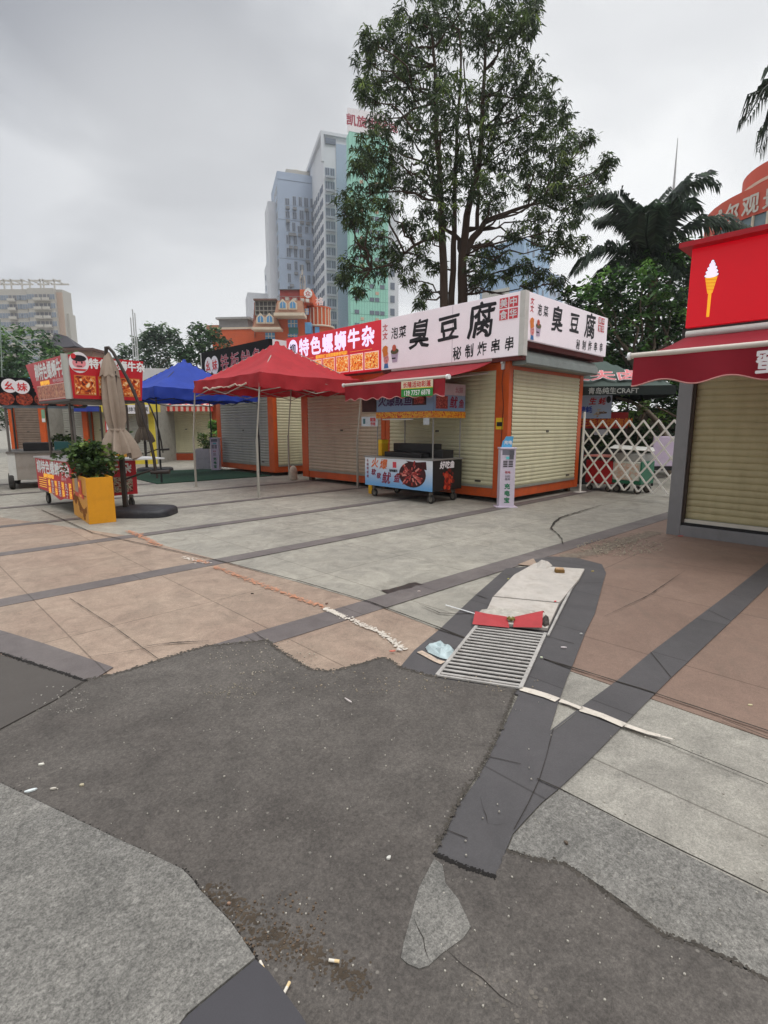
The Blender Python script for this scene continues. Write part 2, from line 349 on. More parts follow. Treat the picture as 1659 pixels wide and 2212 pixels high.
sheet('dark_paving_strip', None, .008, G_STRIP, world=[(-7, 3.315), (14, 2.58), (14, 2.84), (-7, 3.575)])
for yc, w_ in ((5.36, .12), (7.45, .105), (9.55, .10), (11.75, .10), (14.1, .10), (16.6, .10)):
    sheet('dark_paving_strip', None, .008, G_STRIP, world=[(-7 if yc < 6 else -3, yc - w_ + .05), (17, yc - w_ - .06), (17, yc + w_ - .06), (-7 if yc < 6 else -3, yc + w_ + .05)])
# strip down the left edge by the asphalt
sheet('dark_paving_strip', [(-120, 1330), (0, 1364), (95, 1393), (190, 1425), (245, 1445), (190, 1480), (90, 1445), (0, 1412), (-120, 1375)], .012, G_STRIP)
sheet('grey_paving', None, .003, gmat('worn_grey_granite', (138, 134, 126), (154, 150, 140), .3, joints=(.82, 1.3, .25, .3), stain=.5), world=[(2.955, 2.4), (2.955, -8), (-1, -8), (-1, .5), (1.5, 2.2)])
# border of the drain and the diagonal band
sheet('dark_paving_border', [(1093, 1230), (1027, 1288), (949, 1363), (895, 1408), (860, 1450), (947, 1475), (1120, 1505), (1100, 1548), (1055, 1643), (1030, 1690), (990, 1745), (965, 1800), (940, 1853), (1070, 1903), (1080, 1880), (1092, 1845), (1107, 1808), (1130, 1782), (1169, 1740), (1209, 1707), (1269, 1650), (1310, 1608), (1349, 1568), (1449, 1468), (1560, 1363), (1659, 1268), (1900, 1045), (1850, 1035), (1659, 1217), (1570, 1288), (1484, 1353), (1405, 1413), (1334, 1473), (1259, 1528), (1187, 1584), (1207, 1518), (1225, 1468), (1240, 1433), (1265, 1368), (1285, 1328), (1302, 1263), (1309, 1240), (1300, 1221), (1245, 1207), (1190, 1204), (1155, 1210), (1140, 1226)], .0125, G_DARK)
sheet('pink_paving', [(1118, 1222), (1152, 1209), (1158, 1218), (1150, 1225)], .0155, G_PINK)
# asphalt patch
ASPH = [(-700, 1250), (-300, 1330), (0, 1419), (90, 1446), (185, 1476), (262, 1458), (345, 1432), (440, 1402), (575, 1388), (600, 1408), (650, 1440), (672, 1452), (710, 1455), (745, 1450), (790, 1434), (830, 1425), (868, 1449), (945, 1471), (1030, 1483), (1112, 1494), (1106, 1520), (1096, 1546), (1052, 1642), (1026, 1690), (986, 1745), (960, 1802), (936, 1853), (1000, 1880), (1070, 1905), (1084, 1868), (1094, 1847), (1150, 1864), (1185, 1868), (1220, 1876), (1270, 1908), (1310, 1940), (1355, 1968), (1395, 2004), (1430, 2030), (1525, 2060), (1590, 2098), (1659, 2130), (1900, 2260), (1700, 2900), (900, 3600), (300, 3600), (-300, 2500), (-700, 1700)]
# slightly ragged outline
rg = random.Random(3); A2 = []
for i, (x, y) in enumerate(ASPH):
    A2.append((x, y)); x2, y2 = ASPH[(i + 1) % len(ASPH)]
    if 0 <= x <= 1659 and 0 <= x2 <= 1700 and y < 2200:
        k = max(1, int(math.hypot(x2 - x, y2 - y) / 5)); am = 1.0 + (y - 1380) / 420
        for j in range(1, k):
            f = j / k; wv = math.sin(j * .9 + i) * .7 + math.sin(j * 2.3 + i * 2) * .5; A2.append((x + (x2 - x) * f + am * (wv + rg.uniform(-.7, .7)), y + (y2 - y) * f + am * (wv * .6 + rg.uniform(-.7, .7))))
sheet('asphalt_patch', A2, .018, G_ASPH)
sheet('asphalt_patch', [(-300, 1720), (-300, 1260), (0, 1421), (92, 1447), (186, 1478), (120, 1520), (60, 1552), (0, 1584)], .021, mat('new_asphalt', (80, 75, 71), .8, .1, 2.5, fine=.25, bump=.3, bscale=200))
# granite slabs near the viewer
sheet('granite_slab', [(-500, 1480), (0, 1707), (125, 1768), (250, 1829), (330, 1866), (395, 1898), (418, 1922), (430, 1940), (500, 2015), (552, 2092), (480, 2152), (405, 2216), (200, 2500), (-600, 2500)], .038, G_SLAB, th=.036)
sheet('dark_paving_slab', [(553, 2096), (582, 2122), (650, 2216), (760, 2400), (250, 2400), (410, 2216), (482, 2155)], .036, mat('slate_slab', (60, 58, 62), .5, .08, 3, fine=.1), th=.03)
sheet('granite_slab', [(938, 1866), (956, 1880), (962, 1920), (990, 1955), (1017, 2014), (1000, 2040), (955, 2072), (925, 2100), (905, 2106), (880, 2095), (866, 2082), (872, 2050), (890, 1985), (905, 1930)], .0215, G_SLAB)
sheet('granite_slab', [(1187, 1590), (1259, 1534), (1237, 1552), (1215, 1570), (1195, 1584)], .0155, G_SLAB)
sheet('granite_slab', [(1097, 1843), (1110, 1812), (1172, 1744), (1210, 1713), (1400, 1815), (1660, 1945), (1800, 2005), (1800, 2210), (1660, 2127), (1525, 2057), (1430, 2027), (1355, 1965), (1270, 1905), (1220, 1873), (1150, 1861)], .0175, G_SLAB)
# cracks, joints and painted lines
def line(name, px, w_, z, m, jag=0, taper=False):
    pts = [ground(x, y) for x, y in px]; q = []
    for i in range(len(pts) - 1):
        k = max(1, int((pts[i + 1] - pts[i]).length / .06)) if jag else 1
        for j in range(k): q.append(pts[i].lerp(pts[i + 1], j / k))
    q.append(pts[-1]); L_, R_ = [], []
    for i, p in enumerate(q):
        d = (q[min(i + 1, len(q) - 1)] - q[max(i - 1, 0)]); n = Vector((-d.y, d.x, 0)).normalized()
        ww = w_ / 2 * (1 + rg.uniform(-jag, jag)); ww2 = w_ / 2 * (1 + rg.uniform(-jag, jag))
        if taper: f = min(i, len(q) - 1 - i) / (len(q) / 2); ww *= .3 + f; ww2 *= .3 + f
        L_.append(p + n * ww); R_.append(p - n * ww2)
    mb = MB(); k = len(q)
    mb.add([(*v[:2], z) for v in L_ + R_], [(i, i + 1, k + i + 1, k + i) for i in range(k - 1)], m)
    return tag(mb.build(name), kind='structure')
JT = mat('joint_dirt', (48, 43, 38), .9, .2)
def wl(name, a, b, w_, z, m): # straight joint in plaza coordinates
    mb = MB(); d = Vector((b[0] - a[0], b[1] - a[1], 0)).normalized(); n = Vector((-d.y, d.x, 0)) * w_ / 2; A = Vector((a[0], a[1], z)); B = Vector((b[0], b[1], z))
    mb.add([A + n, A - n, B - n, B + n], [(0, 1, 2, 3)], m); return tag(mb.build(name), kind='structure')
line('paving_joint', [(90, 1103), (200, 1153), (475, 1214), (650, 1259), (800, 1304), (945, 1358), (1021, 1389)], .014, .0165, JT, .3)
line('paving_joint', [(1175, 1428), (1240, 1448), (1400, 1498), (1659, 1585), (1800, 1632)], .012, .0167, JT, .3)
line('paving_joint', [(1160, 1690), (1210, 1713), (1400, 1812), (1659, 1940)], .007, .0195, JT, .3)
line('paving_joint', [(1210, 1520), (1300, 1560), (1440, 1612), (1659, 1702)], .006, .0190, JT, .3)
line('paving_joint', [(1560, 1560), (1659, 1600)], .006, .0190, JT, .3)
line('paving_joint', [(190, 1424), (300, 1408), (395, 1389)], .004, .0165, JT, .5)
line('pavement_crack', [(150, 1295), (250, 1360), (305, 1401), (345, 1430)], .0045, .0165, JT, .8)
line('pavement_crack', [(308, 1402), (350, 1395), (400, 1391), (452, 1389)], .012, .0166, JT, .8, True)
line('pavement_crack', [(545, 1365), (560, 1378), (575, 1388)], .006, .0166, JT, .8)
line('pavement_crack', [(1300, 1092), (1215, 1118), (1198, 1128), (1190, 1143), (1203, 1154), (1213, 1165), (1216, 1178)], .028, .0165, JT, .8, True)
line('pavement_crack', [(905, 1308), (950, 1328), (1000, 1330), (1045, 1325)], .009, .0166, JT, .8, True)
line('pavement_crack', [(1027, 1288), (1050, 1296)], .01, .0166, JT, .8, True)
line('pavement_crack', [(1305, 1335), (1400, 1290), (1480, 1235)], .006, .0166, JT, .8, True)
line('paving_joint', [(1052, 1640), (1125, 1657)], .0035, .0167, JT, .3)
line('paving_joint', [(1195, 1580), (1180, 1640), (1165, 1690), (1140, 1745), (1110, 1800)], .003, .0167, JT, .5)
line('paving_joint', [(1405, 1413), (1449, 1468)], .004, .0167, JT, .3)
line('paving_joint', [(1240, 1395), (1186, 1380)], .004, .0167, JT, .3)
line('paving_joint', [(1298, 1262), (1262, 1262)], .004, .0167, JT, .3)
line('paving_joint', [(1530, 1322), (1578, 1345)], .004, .0167, JT, .3)
line('paving_joint', [(1052, 1297), (1027, 1288)], .006, .0167, JT, .3)
line('paving_joint', [(965, 1801), (1010, 1819)], .0035, .0167, JT, .3)
line('pavement_crack', [(1038, 1730), (1043, 1752), (1050, 1770), (1053, 1787), (1072, 1790), (1090, 1788)], .0018, .0167, JT, .8, True)
line('paving_joint', [(1174, 1428), (1232, 1450)], .010, .0167, JT, .3)
line('paving_joint', [(940, 1362), (1010, 1385)], .010, .0167, JT, .3)
line('pavement_crack', [(0, 1584), (60, 1552), (120, 1520), (180, 1480)], .006, .0225, JT, .5)
line('pavement_crack', [(895, 2000), (903, 2020), (914, 2040), (918, 2065), (925, 2085)], .003, .0235, JT, .6, True)
line('pavement_crack', [(960, 2060), (1000, 2098), (1040, 2125), (1080, 2165), (1120, 2190)], .0025, .0205, JT, .6, True)
def flakes(name, px, w_, z, m, dens, sz, seed):
    rr = random.Random(seed); pts = [ground(x, y) for x, y in px]; mb = MB()
    for a, b in zip(pts, pts[1:]):
        d = (b - a); L_ = d.length; nrm = Vector((-d.y, d.x, 0)).normalized()
        for _ in range(int(L_ * dens)):
            c = a.lerp(b, rr.random()) + nrm * rr.gauss(0, w_ * .28); s_ = sz * rr.uniform(.35, 1.5); k = rr.randint(5, 8); t0 = rr.uniform(0, 6)
            ps = [(c.x + s_ * rr.uniform(.45, 1) * math.cos(t0 + 6.283 * i / k), c.y + s_ * rr.uniform(.45, 1) * math.sin(t0 + 6.283 * i / k), z + rr.uniform(0, .0008)) for i in range(k)]
            mb.add(ps, [tuple(range(k))], m)
    return tag(mb.build(name), kind='structure')
EDM = mat('edge_dirt_shade', (72, 67, 61), .95, .35, 30)
flakes('edge_dirt_shade', [(185, 1476), (262, 1458), (345, 1432), (440, 1402), (575, 1388)], .035, .0186, EDM, 350, .010, 31)
flakes('edge_dirt_shade', [(575, 1388), (600, 1408), (650, 1440), (672, 1452), (710, 1455), (745, 1450), (830, 1425), (868, 1449), (945, 1471)], .03, .0186, EDM, 350, .009, 32)
flakes('edge_dirt_shade', [(1112, 1494), (1096, 1546), (1052, 1642), (986, 1745), (936, 1853)], .022, .0188, EDM, 400, .006, 33)
flakes('edge_dirt_shade', [(936, 1853), (1000, 1882), (1070, 1905)], .016, .0188, mat('gap_edge_shade', (30, 27, 25), .95), 1500, .005, 34)
flakes('edge_dirt_shade', [(1094, 1847), (1150, 1864), (1220, 1876), (1310, 1940), (1430, 2030), (1525, 2060), (1659, 2130)], .018, .0188, EDM, 650, .005, 35)
flakes('edge_dirt_shade', [(0, 1702), (125, 1764), (250, 1825), (330, 1862), (400, 1896), (432, 1938), (500, 2010), (556, 2090)], .018, .0188, mat('gap_edge_shade', (30, 27, 25), .95), 800, .004, 36)  # dark flakes painting the shade along the raised slab edge
flakes('edge_dirt_shade', [(0, 1416), (92, 1447), (186, 1478)], .02, .0216, mat('gap_edge_shade'), 900, .007, 37)
flakes('soil_patch', [(440, 1930), (500, 1972), (560, 2012), (640, 2060), (720, 2105), (800, 2150)], .085, .0186, mat('brown_soil_b', (72, 62, 51), .95, .35, 20), 1100, .006, 38)
flakes('sandy_patch', [(1010, 2130), (1090, 2170), (1180, 2200)], .12, .0186, mat('grey_dust', (104, 98, 91), .95, .3, 20), 260, .006, 40)
flakes('oil_stain', [(1225, 1206), (1290, 1192), (1360, 1166), (1420, 1150)], .22, .0072, mat('worn_mortar_b', (116, 104, 92), .95, .3, 20), 420, .018, 41)
flakes('pale_chips', [(430, 1500), (560, 1512), (680, 1500)], .35, .0186, mat('chip_pale', (150, 144, 130), .9, .3, 20), 40, .005, 42)
OP = mat('orange_road_paint', (190, 132, 102), .7, .25, 14, dirt=.75, dirt_col=(160, 132, 112)); WP = mat('white_road_paint', (205, 196, 184), .7, .12, 12, dirt=.5, dirt_col=(140, 128, 116))
flakes('painted_line', [(275, 1148), (305, 1160), (345, 1181)], .10, .0135, OP, 200, .017, 1)
flakes('painted_line', [(395, 1204), (425, 1213), (450, 1220)], .09, .0133, WP, 120, .014, 2)
flakes('painted_line', [(425, 1212), (450, 1219)], .08, .0138, OP, 200, .014, 3)
flakes('painted_line', [(462, 1226), (530, 1252), (600, 1277), (650, 1297), (702, 1315)], .07, .0135, OP, 230, .012, 4)
flakes('painted_line', [(702, 1317), (745, 1336)], .05, .0137, WP, 900, .011, 5)
flakes('painted_line', [(745, 1336), (775, 1349), (830, 1373), (872, 1408)], .055, .0137, WP, 420, .010, 6)
line('painted_line', [(1124, 1494), (1150, 1501), (1180, 1509), (1204, 1519)], .055, .0195, WP, .25)
line('painted_line', [(1209, 1520), (1232, 1528), (1256, 1538)], .035, .0195, WP, .35)
line('painted_line', [(1254, 1538), (1300, 1553), (1348, 1574)], .06, .0195, WP, .2)
line('painted_line', [(1350, 1574), (1400, 1590), (1426, 1598)], .03, .0195, WP, .5)
line('painted_line', [(905, 1413), (940, 1432), (957, 1438)], .045, .0195, mat('pink_grout', (196, 176, 158), .8, .15, 12, dirt=.4), .25)
line('painted_line', [(1428, 1598), (1452, 1604)], .012, .0195, WP, .5)
# grass-green mat under the blue canopy
mb = MB(); mb.prism([(5.35, 13.9), (8.75, 13.75), (8.85, 17.4), (5.6, 18.1)], .002, .022, mat('green_turf', (26, 62, 44), .95, .15, 6, fine=.4, bump=.6, bscale=150)); tag(mb.build('turf_mat'), kind='structure')
# broken mortar rubble patches (flat stain of grit)
def grit(name, px, py, rx, ry, n, col, size, seed, label, z=.02):
    rr = random.Random(seed); mb = MB(); m = mat('grit_%d' % seed, col, .9, .3, 30)
    for _ in range(n):
        a = rr.uniform(0, 6.28); q = rr.random() ** .5; g = ground(px + rx * q * math.cos(a), py + ry * q * math.sin(a)); s = size * rr.uniform(.4, 1.4) * (.6 + .4 * g.length / 3)
        k = rr.randint(4, 6); t0 = rr.uniform(0, 6)
        top = [(g.x + s * rr.uniform(.5, 1) * math.cos(t0 + 6.283 * i / k), g.y + s * rr.uniform(.5, 1) * math.sin(t0 + 6.283 * i / k)) for i in range(k)]
        mb.prism(top, z - .003, z + s * rr.uniform(.25, .6), m)
    o = mb.build(name); return tag(o, label, 'grit', kind='stuff')
grit('gravel', 690, 1870, 1000, 420, 420, (160, 155, 145), .0042, 11, 'pale grit scattered over the dark asphalt')
grit('gravel', 500, 1500, 60, 18, 60, (140, 132, 116), .0045, 12, 'crumbled mortar beside a hole in the asphalt')
grit('gravel', 130, 1520, 70, 32, 60, (150, 146, 138), .0045, 13, 'pale crumbs along the asphalt seam at left')
grit('gravel', 880, 1480, 300, 26, 110, (150, 138, 120), .005, 14, 'dry crumbs where asphalt meets the drain')
grit('gravel', 600, 2010, 110, 80, 130, (96, 80, 64), .005, 15, 'brown soil crumbs beside the near granite slab')
grit('gravel', 1340, 1185, 95, 20, 420, (160, 150, 134), .0065, 16, 'broken grout scattered below the grey shop corner')
grit('gravel', 570, 1425, 130, 40, 120, (158, 150, 136), .005, 17, 'small chips along the upper asphalt edge')
line('damp_stain', [(1215, 1205), (1290, 1192), (1360, 1165), (1420, 1150)], .16, .0072, mat('worn_mortar', (120, 108, 95), .95, .3, 20), .6)
line('damp_stain', [(830, 1280), (868, 1272), (905, 1262)], .09, .0095, mat('wet_dark', (58, 52, 50), .35, .2, 9), .5)
# ------------------------------------------------------------------ common materials
ORANGE = mat('orange_steel', (198, 84, 28), .45, .10, 3, dirt=.35, dirt_col=(120, 70, 45))
CREAM = mat('cream_shutter', (206, 202, 170), .5, .05, 2, dirt=.28, dirt_col=(150, 142, 118), stretch=(1, 1, .3))
CREAMG = mat('grey_shutter', (166, 166, 158), .5, .05, 2, dirt=.3, dirt_col=(120, 118, 108), stretch=(1, 1, .3))
SHADESH = mat('shaded_cream_shutter', (186, 172, 152), .5, .05, 2, dirt=.3, dirt_col=(140, 125, 108), stretch=(1, 1, .3))  # same cream shutter, with canopy shade and reddish tint put into its colour
WALLG = mat('kiosk_back_panel', (150, 148, 140), .6, .1, 3, dirt=.3)
REDCL = mat('red_canopy_cloth', (182, 46, 54), .8, .10, 2.5, bump=.25, bscale=7, dirt=.25, dirt_col=(120, 40, 42))
AWNR = mat('red_awning_cloth', (160, 32, 44), .8, .10, 2.5, dirt=.45, dirt_col=(110, 30, 36))
BLUECL = mat('blue_canopy_cloth', (38, 68, 170), .75, .10, 2.5, bump=.25, bscale=7)
WHITEM = mat('white_metal', (205, 205, 200), .5, .06, 3, dirt=.3, dirt_col=(150, 145, 135))
STEEL = mat('galvanised_steel', (150, 150, 148), .4, .12, 5, metal=.6)
DKSTEEL = mat('dark_steel', (70, 64, 60), .45, .15, 6, metal=.4)
BLACK = mat('black_paint', (24, 24, 26), .5, .2, 5)
SIGNB = mat('glow_sign_white', (232, 224, 230), .5, .03, 2, dirt=.1, dirt_col=(200, 192, 198), emis=.16)  # matte white board; the faint glow is added to brighten it
SIGNW = mat('sign_white', (230, 225, 228), .5, .03, 2, dirt=.12, dirt_col=(190, 182, 190))
INK = mat('black_ink', (26, 26, 32), .6, 0)
REDINK = mat('red_ink', (205, 45, 52), .6, 0)
WHT = mat('plain_white', (235, 235, 235), .5, 0)
YEL = mat('yellow_plate', (232, 178, 20), .5, .1, 5)
GLASS = mat('window_glass', (70, 86, 102), .12, .15, .6, spec=.8)

# ------------------------------------------------------------------ drain
def lerp(a, b, t): return (a[0] + (b[0] - a[0]) * t, a[1] + (b[1] - a[1]) * t)
gTL, gTR, gBL, gBR = [tuple(ground(*p)[:2]) for p in ((1031, 1356), (1178, 1374), (944, 1466), (1124, 1494))]
dr = thing('drain_grate', 'pale steel floor grate with dark gaps set between dark granite bands', 'drain', (*ground(1060, 1425)[:2], 0))
b0 = Vector((dr.location.x, dr.location.y, 0))
def rel(p, z): return (p[0] - b0.x, p[1] - b0.y, z)
mb = MB(); mb.add([rel(p, .0165) for p in (gTL, gTR, gBR, gBL)], [(0, 1, 2, 3)], mat('drain_void', (12, 10, 10), .9, 0)); mb.build('channel', dr)
GR = mat('grate_steel', (172, 168, 163), .5, .18, 8, metal=0, dirt=.55, dirt_col=(110, 100, 92))
mb = MB(); ncr = 17
for i in range(ncr):
    t0 = (i + .08) / ncr; t1 = (i + .50) / ncr
    a, b_, c_, d_ = lerp(gTL, gBL, t0), lerp(gTR, gBR, t0), lerp(gTR, gBR, t1), lerp(gTL, gBL, t1)
    vs = [rel(p, .0175) for p in (a, b_, c_, d_)] + [rel(p, .024) for p in (a, b_, c_, d_)]
    mb.add(vs, [(4, 5, 6, 7), (0, 1, 5, 4), (1, 2, 6, 5), (2, 3, 7, 6), (3, 0, 4, 7)], GR)
mb.build('grate_bars', dr)
mb = MB()
def bar(p, q, w_, z0, z1, m):
    d = Vector((q[0] - p[0], q[1] - p[1], 0)).normalized(); n = Vector((-d.y, d.x, 0)) * w_ / 2; P_, Q_ = Vector((*rel(p, 0),)), Vector((*rel(q, 0),))
    vs = [(*(v[:2]), z) for z in (z0, z1) for v in (P_ - n, Q_ - n, Q_ + n, P_ + n)]
    mb.add(vs, [(4, 5, 6, 7), (0, 1, 5, 4), (1, 2, 6, 5), (2, 3, 7, 6), (3, 0, 4, 7)], m)
bar(gTL, gBL, .022, .017, .028, GR); bar(gTR, gBR, .022, .017, .028, GR); bar(gBL, gBR, .016, .017, .027, GR)
mb.build('frame', dr)
SLAB = mat('whitewashed_slab', (182, 175, 167), .8, .12, 6, dirt=.55, dirt_col=(150, 138, 125), bump=.4, bscale=30)
def pxslab(name, px, z0, z1, m, label, cat, group=None):
    pts = [tuple(ground(x, y)[:2]) for x, y in px]; cx = sum(p[0] for p in pts) / len(pts); cy = sum(p[1] for p in pts) / len(pts)
    mb = MB(); mb.prism([(p[0] - cx, p[1] - cy) for p in pts], z0, z1, m); o = mb.build(name, loc=(cx, cy, 0), bevel=.003); return tag(o, label, cat, group)
pxslab('cover_slab', [(1152, 1226), (1166, 1221), (1184, 1225), (1190, 1232), (1262, 1237), (1251, 1258), (1208, 1311), (1066, 1297), (1110, 1250)], .016, .042, SLAB, 'larger whitewashed slab at the far end of the drain with a sponge on it', 'slab', 'whitewashed slabs over the drain')
pxslab('cover_slab', [(1064, 1299), (1207, 1313), (1196, 1338), (1182, 1368), (1040, 1352)], .016, .042, SLAB, 'smaller whitewashed slab between the red folder and the larger slab', 'slab', 'whitewashed slabs over the drain')
# second steel edge visible beside slabs
pxslab('edge_rail', [(1213, 1312), (1232, 1278), (1236, 1278), (1186, 1380), (1181, 1380)], .016, .034, GR, 'thin steel edge strip along the right side of the covered drain', 'rail')
def crumple(name, px, z, h, m, label, cat, seed, n=9, thin=.004):
    """irregular crumpled sheet whose outline is px on the ground"""
    rr = random.Random(seed); pts = [ground(x, y) for x, y in px]; c = sum(pts, Vector()) / len(pts); mb = MB()
    rings = 4; vs = []; k = len(pts)
    for r_ in range(rings):
        f = 1 - r_ / rings
        for p in pts: q = c + (p - c) * f * rr.uniform(.9, 1.08); vs.append((q.x - c.x, q.y - c.y, z + (0 if r_ == 0 else rr.uniform(.25, 1) * h)))
    vs.append((0, 0, z + h * .6)); fs = []
    for r_ in range(rings - 1):
        for i in range(k): fs += [(r_ * k + i, r_ * k + (i + 1) % k, (r_ + 1) * k + (i + 1) % k), (r_ * k + i, (r_ + 1) * k + (i + 1) % k, (r_ + 1) * k + i)]
    for i in range(k): fs.append(((rings - 1) * k + i, (rings - 1) * k + (i + 1) % k, rings * k))
    mb.add(vs, fs, m); o = mb.build(name, loc=(c.x, c.y, 0)); return tag(o, label, cat)
RFO = mat('red_card', (165, 50, 54), .6, .12, 9, dirt=.2, dirt_col=(120, 40, 40))
rf = thing('folded_card', 'crushed red card with an olive tie lying across the top of the grate', 'card', (*ground(1100, 1355)[:2], .036))
def lg(x, y, z=0): g = ground(x, y); return (g.x - rf.location.x, g.y - rf.location.y, z)
mb = MB(); mb.add([lg(1026, 1343, .05), lg(1095, 1349, .02), lg(1100, 1366, .0), lg(1020, 1358, 0), lg(1024, 1339, .03), lg(1094, 1345, .015)], [(0, 1, 2, 3), (4, 5, 1, 0)], RFO)
mb.add([lg(1110, 1351, .02), lg(1172, 1343, .055), lg(1170, 1370, .015), lg(1108, 1366, .005), lg(1110, 1346, .015), lg(1176, 1340, .03)], [(0, 1, 2, 3), (4, 5, 1, 0)], RFO)
mb.build('card', rf)
mb = MB(); c_ = Vector(lg(1103, 1354, .02))
for i in range(6):
    a = i * 1.05; mb.tube([c_, c_ + Vector((math.cos(a) * .03, math.sin(a) * .03, .012))], .009, mat('olive_cloth', (130, 118, 60), .8, .3, 30), 6)
mb.build('tie', rf)
crumple('plastic_wrap', [(1030, 1338), (1042, 1328), (1078, 1326), (1110, 1329), (1152, 1330), (1160, 1338), (1145, 1345), (1090, 1347), (1040, 1344)], .043, .03, mat('grey_plastic', (178, 172, 162), .35, .2, 18, dirt=.4, dirt_col=(120, 112, 100)), 'dirty grey plastic wrap lying behind the crushed red card', 'wrap', 5)
crumple('dark_rag', [(1170, 1350), (1178, 1342), (1186, 1348), (1187, 1362), (1176, 1368), (1169, 1362)], .036, .035, mat('dark_rag', (70, 62, 58), .8, .3, 20), 'small dark rag at the right end of the crushed red card', 'rag', 6)
crumple('plastic_bag', [(917, 1404), (930, 1396), (950, 1394), (970, 1399), (983, 1410), (982, 1418), (968, 1430), (950, 1428), (925, 1415)], .0195, .045, mat('pale_blue_plastic', (172, 188, 190), .3, .15, 20, spec=.6), 'crumpled pale blue plastic bag beside the left edge of the grate', 'bag', 8)
crumple('cloth_scrap', [(1160, 1224), (1168, 1219), (1186, 1222), (1192, 1230), (1180, 1238), (1160, 1236)], .043, .03, SLAB, 'whitish rag on the far corner of the larger drain slab', 'rag', 9)
s_ = MB(); s_.box(-.045, .045, -.03, .03, 0, .03, mat('brown_sponge', (120, 92, 50), .9, .35, 40, bump=.8, bscale=120)); s_.box(-.04, .04, -.028, .028, .03, .045, mat('tan_sponge', (182, 148, 112), .9, .2, 40, bump=.6, bscale=120))
tag(s_.build('sponge', loc=(*ground(1208, 1245)[:2], .042), rz=R(-50), bevel=.004), 'brown and tan block of sponge on the larger drain slab', 'sponge')
a_, b_ = ground(963, 1312), ground(1028, 1334); mb = MB(); mb.tube([(a_.x, a_.y, .02), (b_.x, b_.y, .03)], .0045, WHT, 8); tag(mb.build('drinking_straw'), 'white plastic straw lying across the dark band left of the drain', 'straw')
def litter(px, py, L_, W_, ang, col, name, label, cat, z=.02, h=.006, grp='litter on the ground'):
    g = ground(px, py); mb = MB(); rr = random.Random(int(px * 7 + py)); k = 7
    pts = [(L_ / 2 * math.cos(6.283 * i / k) * rr.uniform(.75, 1.1), W_ / 2 * math.sin(6.283 * i / k) * rr.uniform(.75, 1.1)) for i in range(k)]
    mb.prism(pts, 0, h, mat('litter_%d_%d_%d' % col, col, .7, .1, 40)); return tag(mb.build(name, loc=(g.x, g.y, z), rz=R(ang - 44.6)), label, cat, grp)
litter(68, 1718, .05, .016, 30, (215, 222, 222), 'paper_scrap', 'long white paper scrap by the left edge of the granite slab', 'scrap')
litter(90, 1661, .026, .014, 10, (215, 212, 200), 'paper_scrap', 'small whitish scrap on asphalt above the long white scrap', 'scrap')
litter(116, 1714, .024, .012, 10, (190, 184, 172), 'paper_scrap', 'dull pinkish chip just right of the long white scrap', 'scrap')
litter(178, 1706, .022, .014, 10, (176, 166, 140), 'paper_scrap', 'small square tan scrap on the asphalt at lower left', 'scrap')
litter(752, 1521, .075, .012, -50, (196, 186, 182), 'paper_scrap', 'thin pale sliver alone in the middle of the asphalt', 'scrap')
litter(848, 1413, .05, .02, 10, (196, 112, 96), 'wrapper', 'orange-pink wrapper at the end of the white painted line', 'wrapper')
litter(862, 1410, .05, .018, -30, (215, 210, 205), 'wrapper', 'white crumpled wrapper at the end of the painted line', 'wrapper')
litter(1217, 1405, .045, .011, -8, (215, 205, 205), 'paper_scrap', 'white paper scrap on the dark band right of the grate', 'scrap')
litter(1169, 1427, .018, .018, 0, (190, 196, 170), 'bottle_cap', 'pale greenish cap on the seam right of the grate', 'cap')
litter(1199, 1310, .02, .018, 0, (232, 78, 84), 'bottle_cap', 'bright red cap between the two drain slabs', 'cap', z=.043)
litter(1255, 1375, .02, .01, 0, (200, 200, 195), 'paper_scrap', 'tiny white fleck on the edge of the right dark band', 'scrap')
litter(1098, 1255, .02, .016, 0, (190, 190, 110), 'leaf_scrap', 'small yellow-green leaf scrap left of the larger slab', 'leaf')
litter(1280, 1237, .04, .014, 10, (180, 160, 90), 'leaf_scrap', 'yellowish leaf scrap right of the larger slab', 'leaf', z=.014)
litter(1470, 1159, .09, .03, 0, (200, 60, 50), 'wrapper', 'red wrapper at the foot of the grey corner post', 'wrapper', z=.006)
litter(905, 1280, .03, .016, 10, (205, 190, 182), 'paper_scrap', 'pale scrap on the wet dark strip above the straw', 'scrap', z=.01)
litter(1620, 1526, .03, .012, 0, (196, 186, 150), 'leaf_scrap', 'pale yellow scrap on the pink paving at far right', 'leaf', z=.006)
litter(545, 1284, .03, .012, 0, (60, 50, 44), 'leaf_scrap', 'dark dry leaf on the pink paving', 'leaf', z=.006)
litter(706, 1307, .03, .015, 30, (110, 80, 66), 'leaf_scrap', 'brown crumb right of the orange line end', 'leaf', z=.012)
litter(1222, 1832, .018, .012, -60, (88, 76, 64), 'leaf_scrap', 'dark brown scrap on the near right granite', 'leaf')
def butt(px, py, ang, label, L_=.03):
    g = ground(px, py); t = thing('cigarette_butt', label, 'cigarette butt', (g.x, g.y, .027), R(ang - 44.6), 'cigarette butts by the near slab')
    m = MB(); m.cyl((-L_ / 2, 0, 0), .0042, L_ * .55, mat('butt_paper', (222, 214, 200), .8), 12, 'x'); m.build('paper', t)
    m = MB(); m.cyl((L_ * .05, 0, 0), .0043, L_ * .45, mat('butt_filter', (222, 196, 150), .8), 12, 'x'); m.build('filter', t)
butt(722, 2093, -8, 'cream cigarette butt lying level on the brown soil, furthest right of the three'); butt(567, 2104, -55, 'cigarette butt at the corner tip of the grey granite slab'); butt(620, 2152, 70, 'whitest cigarette butt, nearest the bottom edge beside the dark slab')
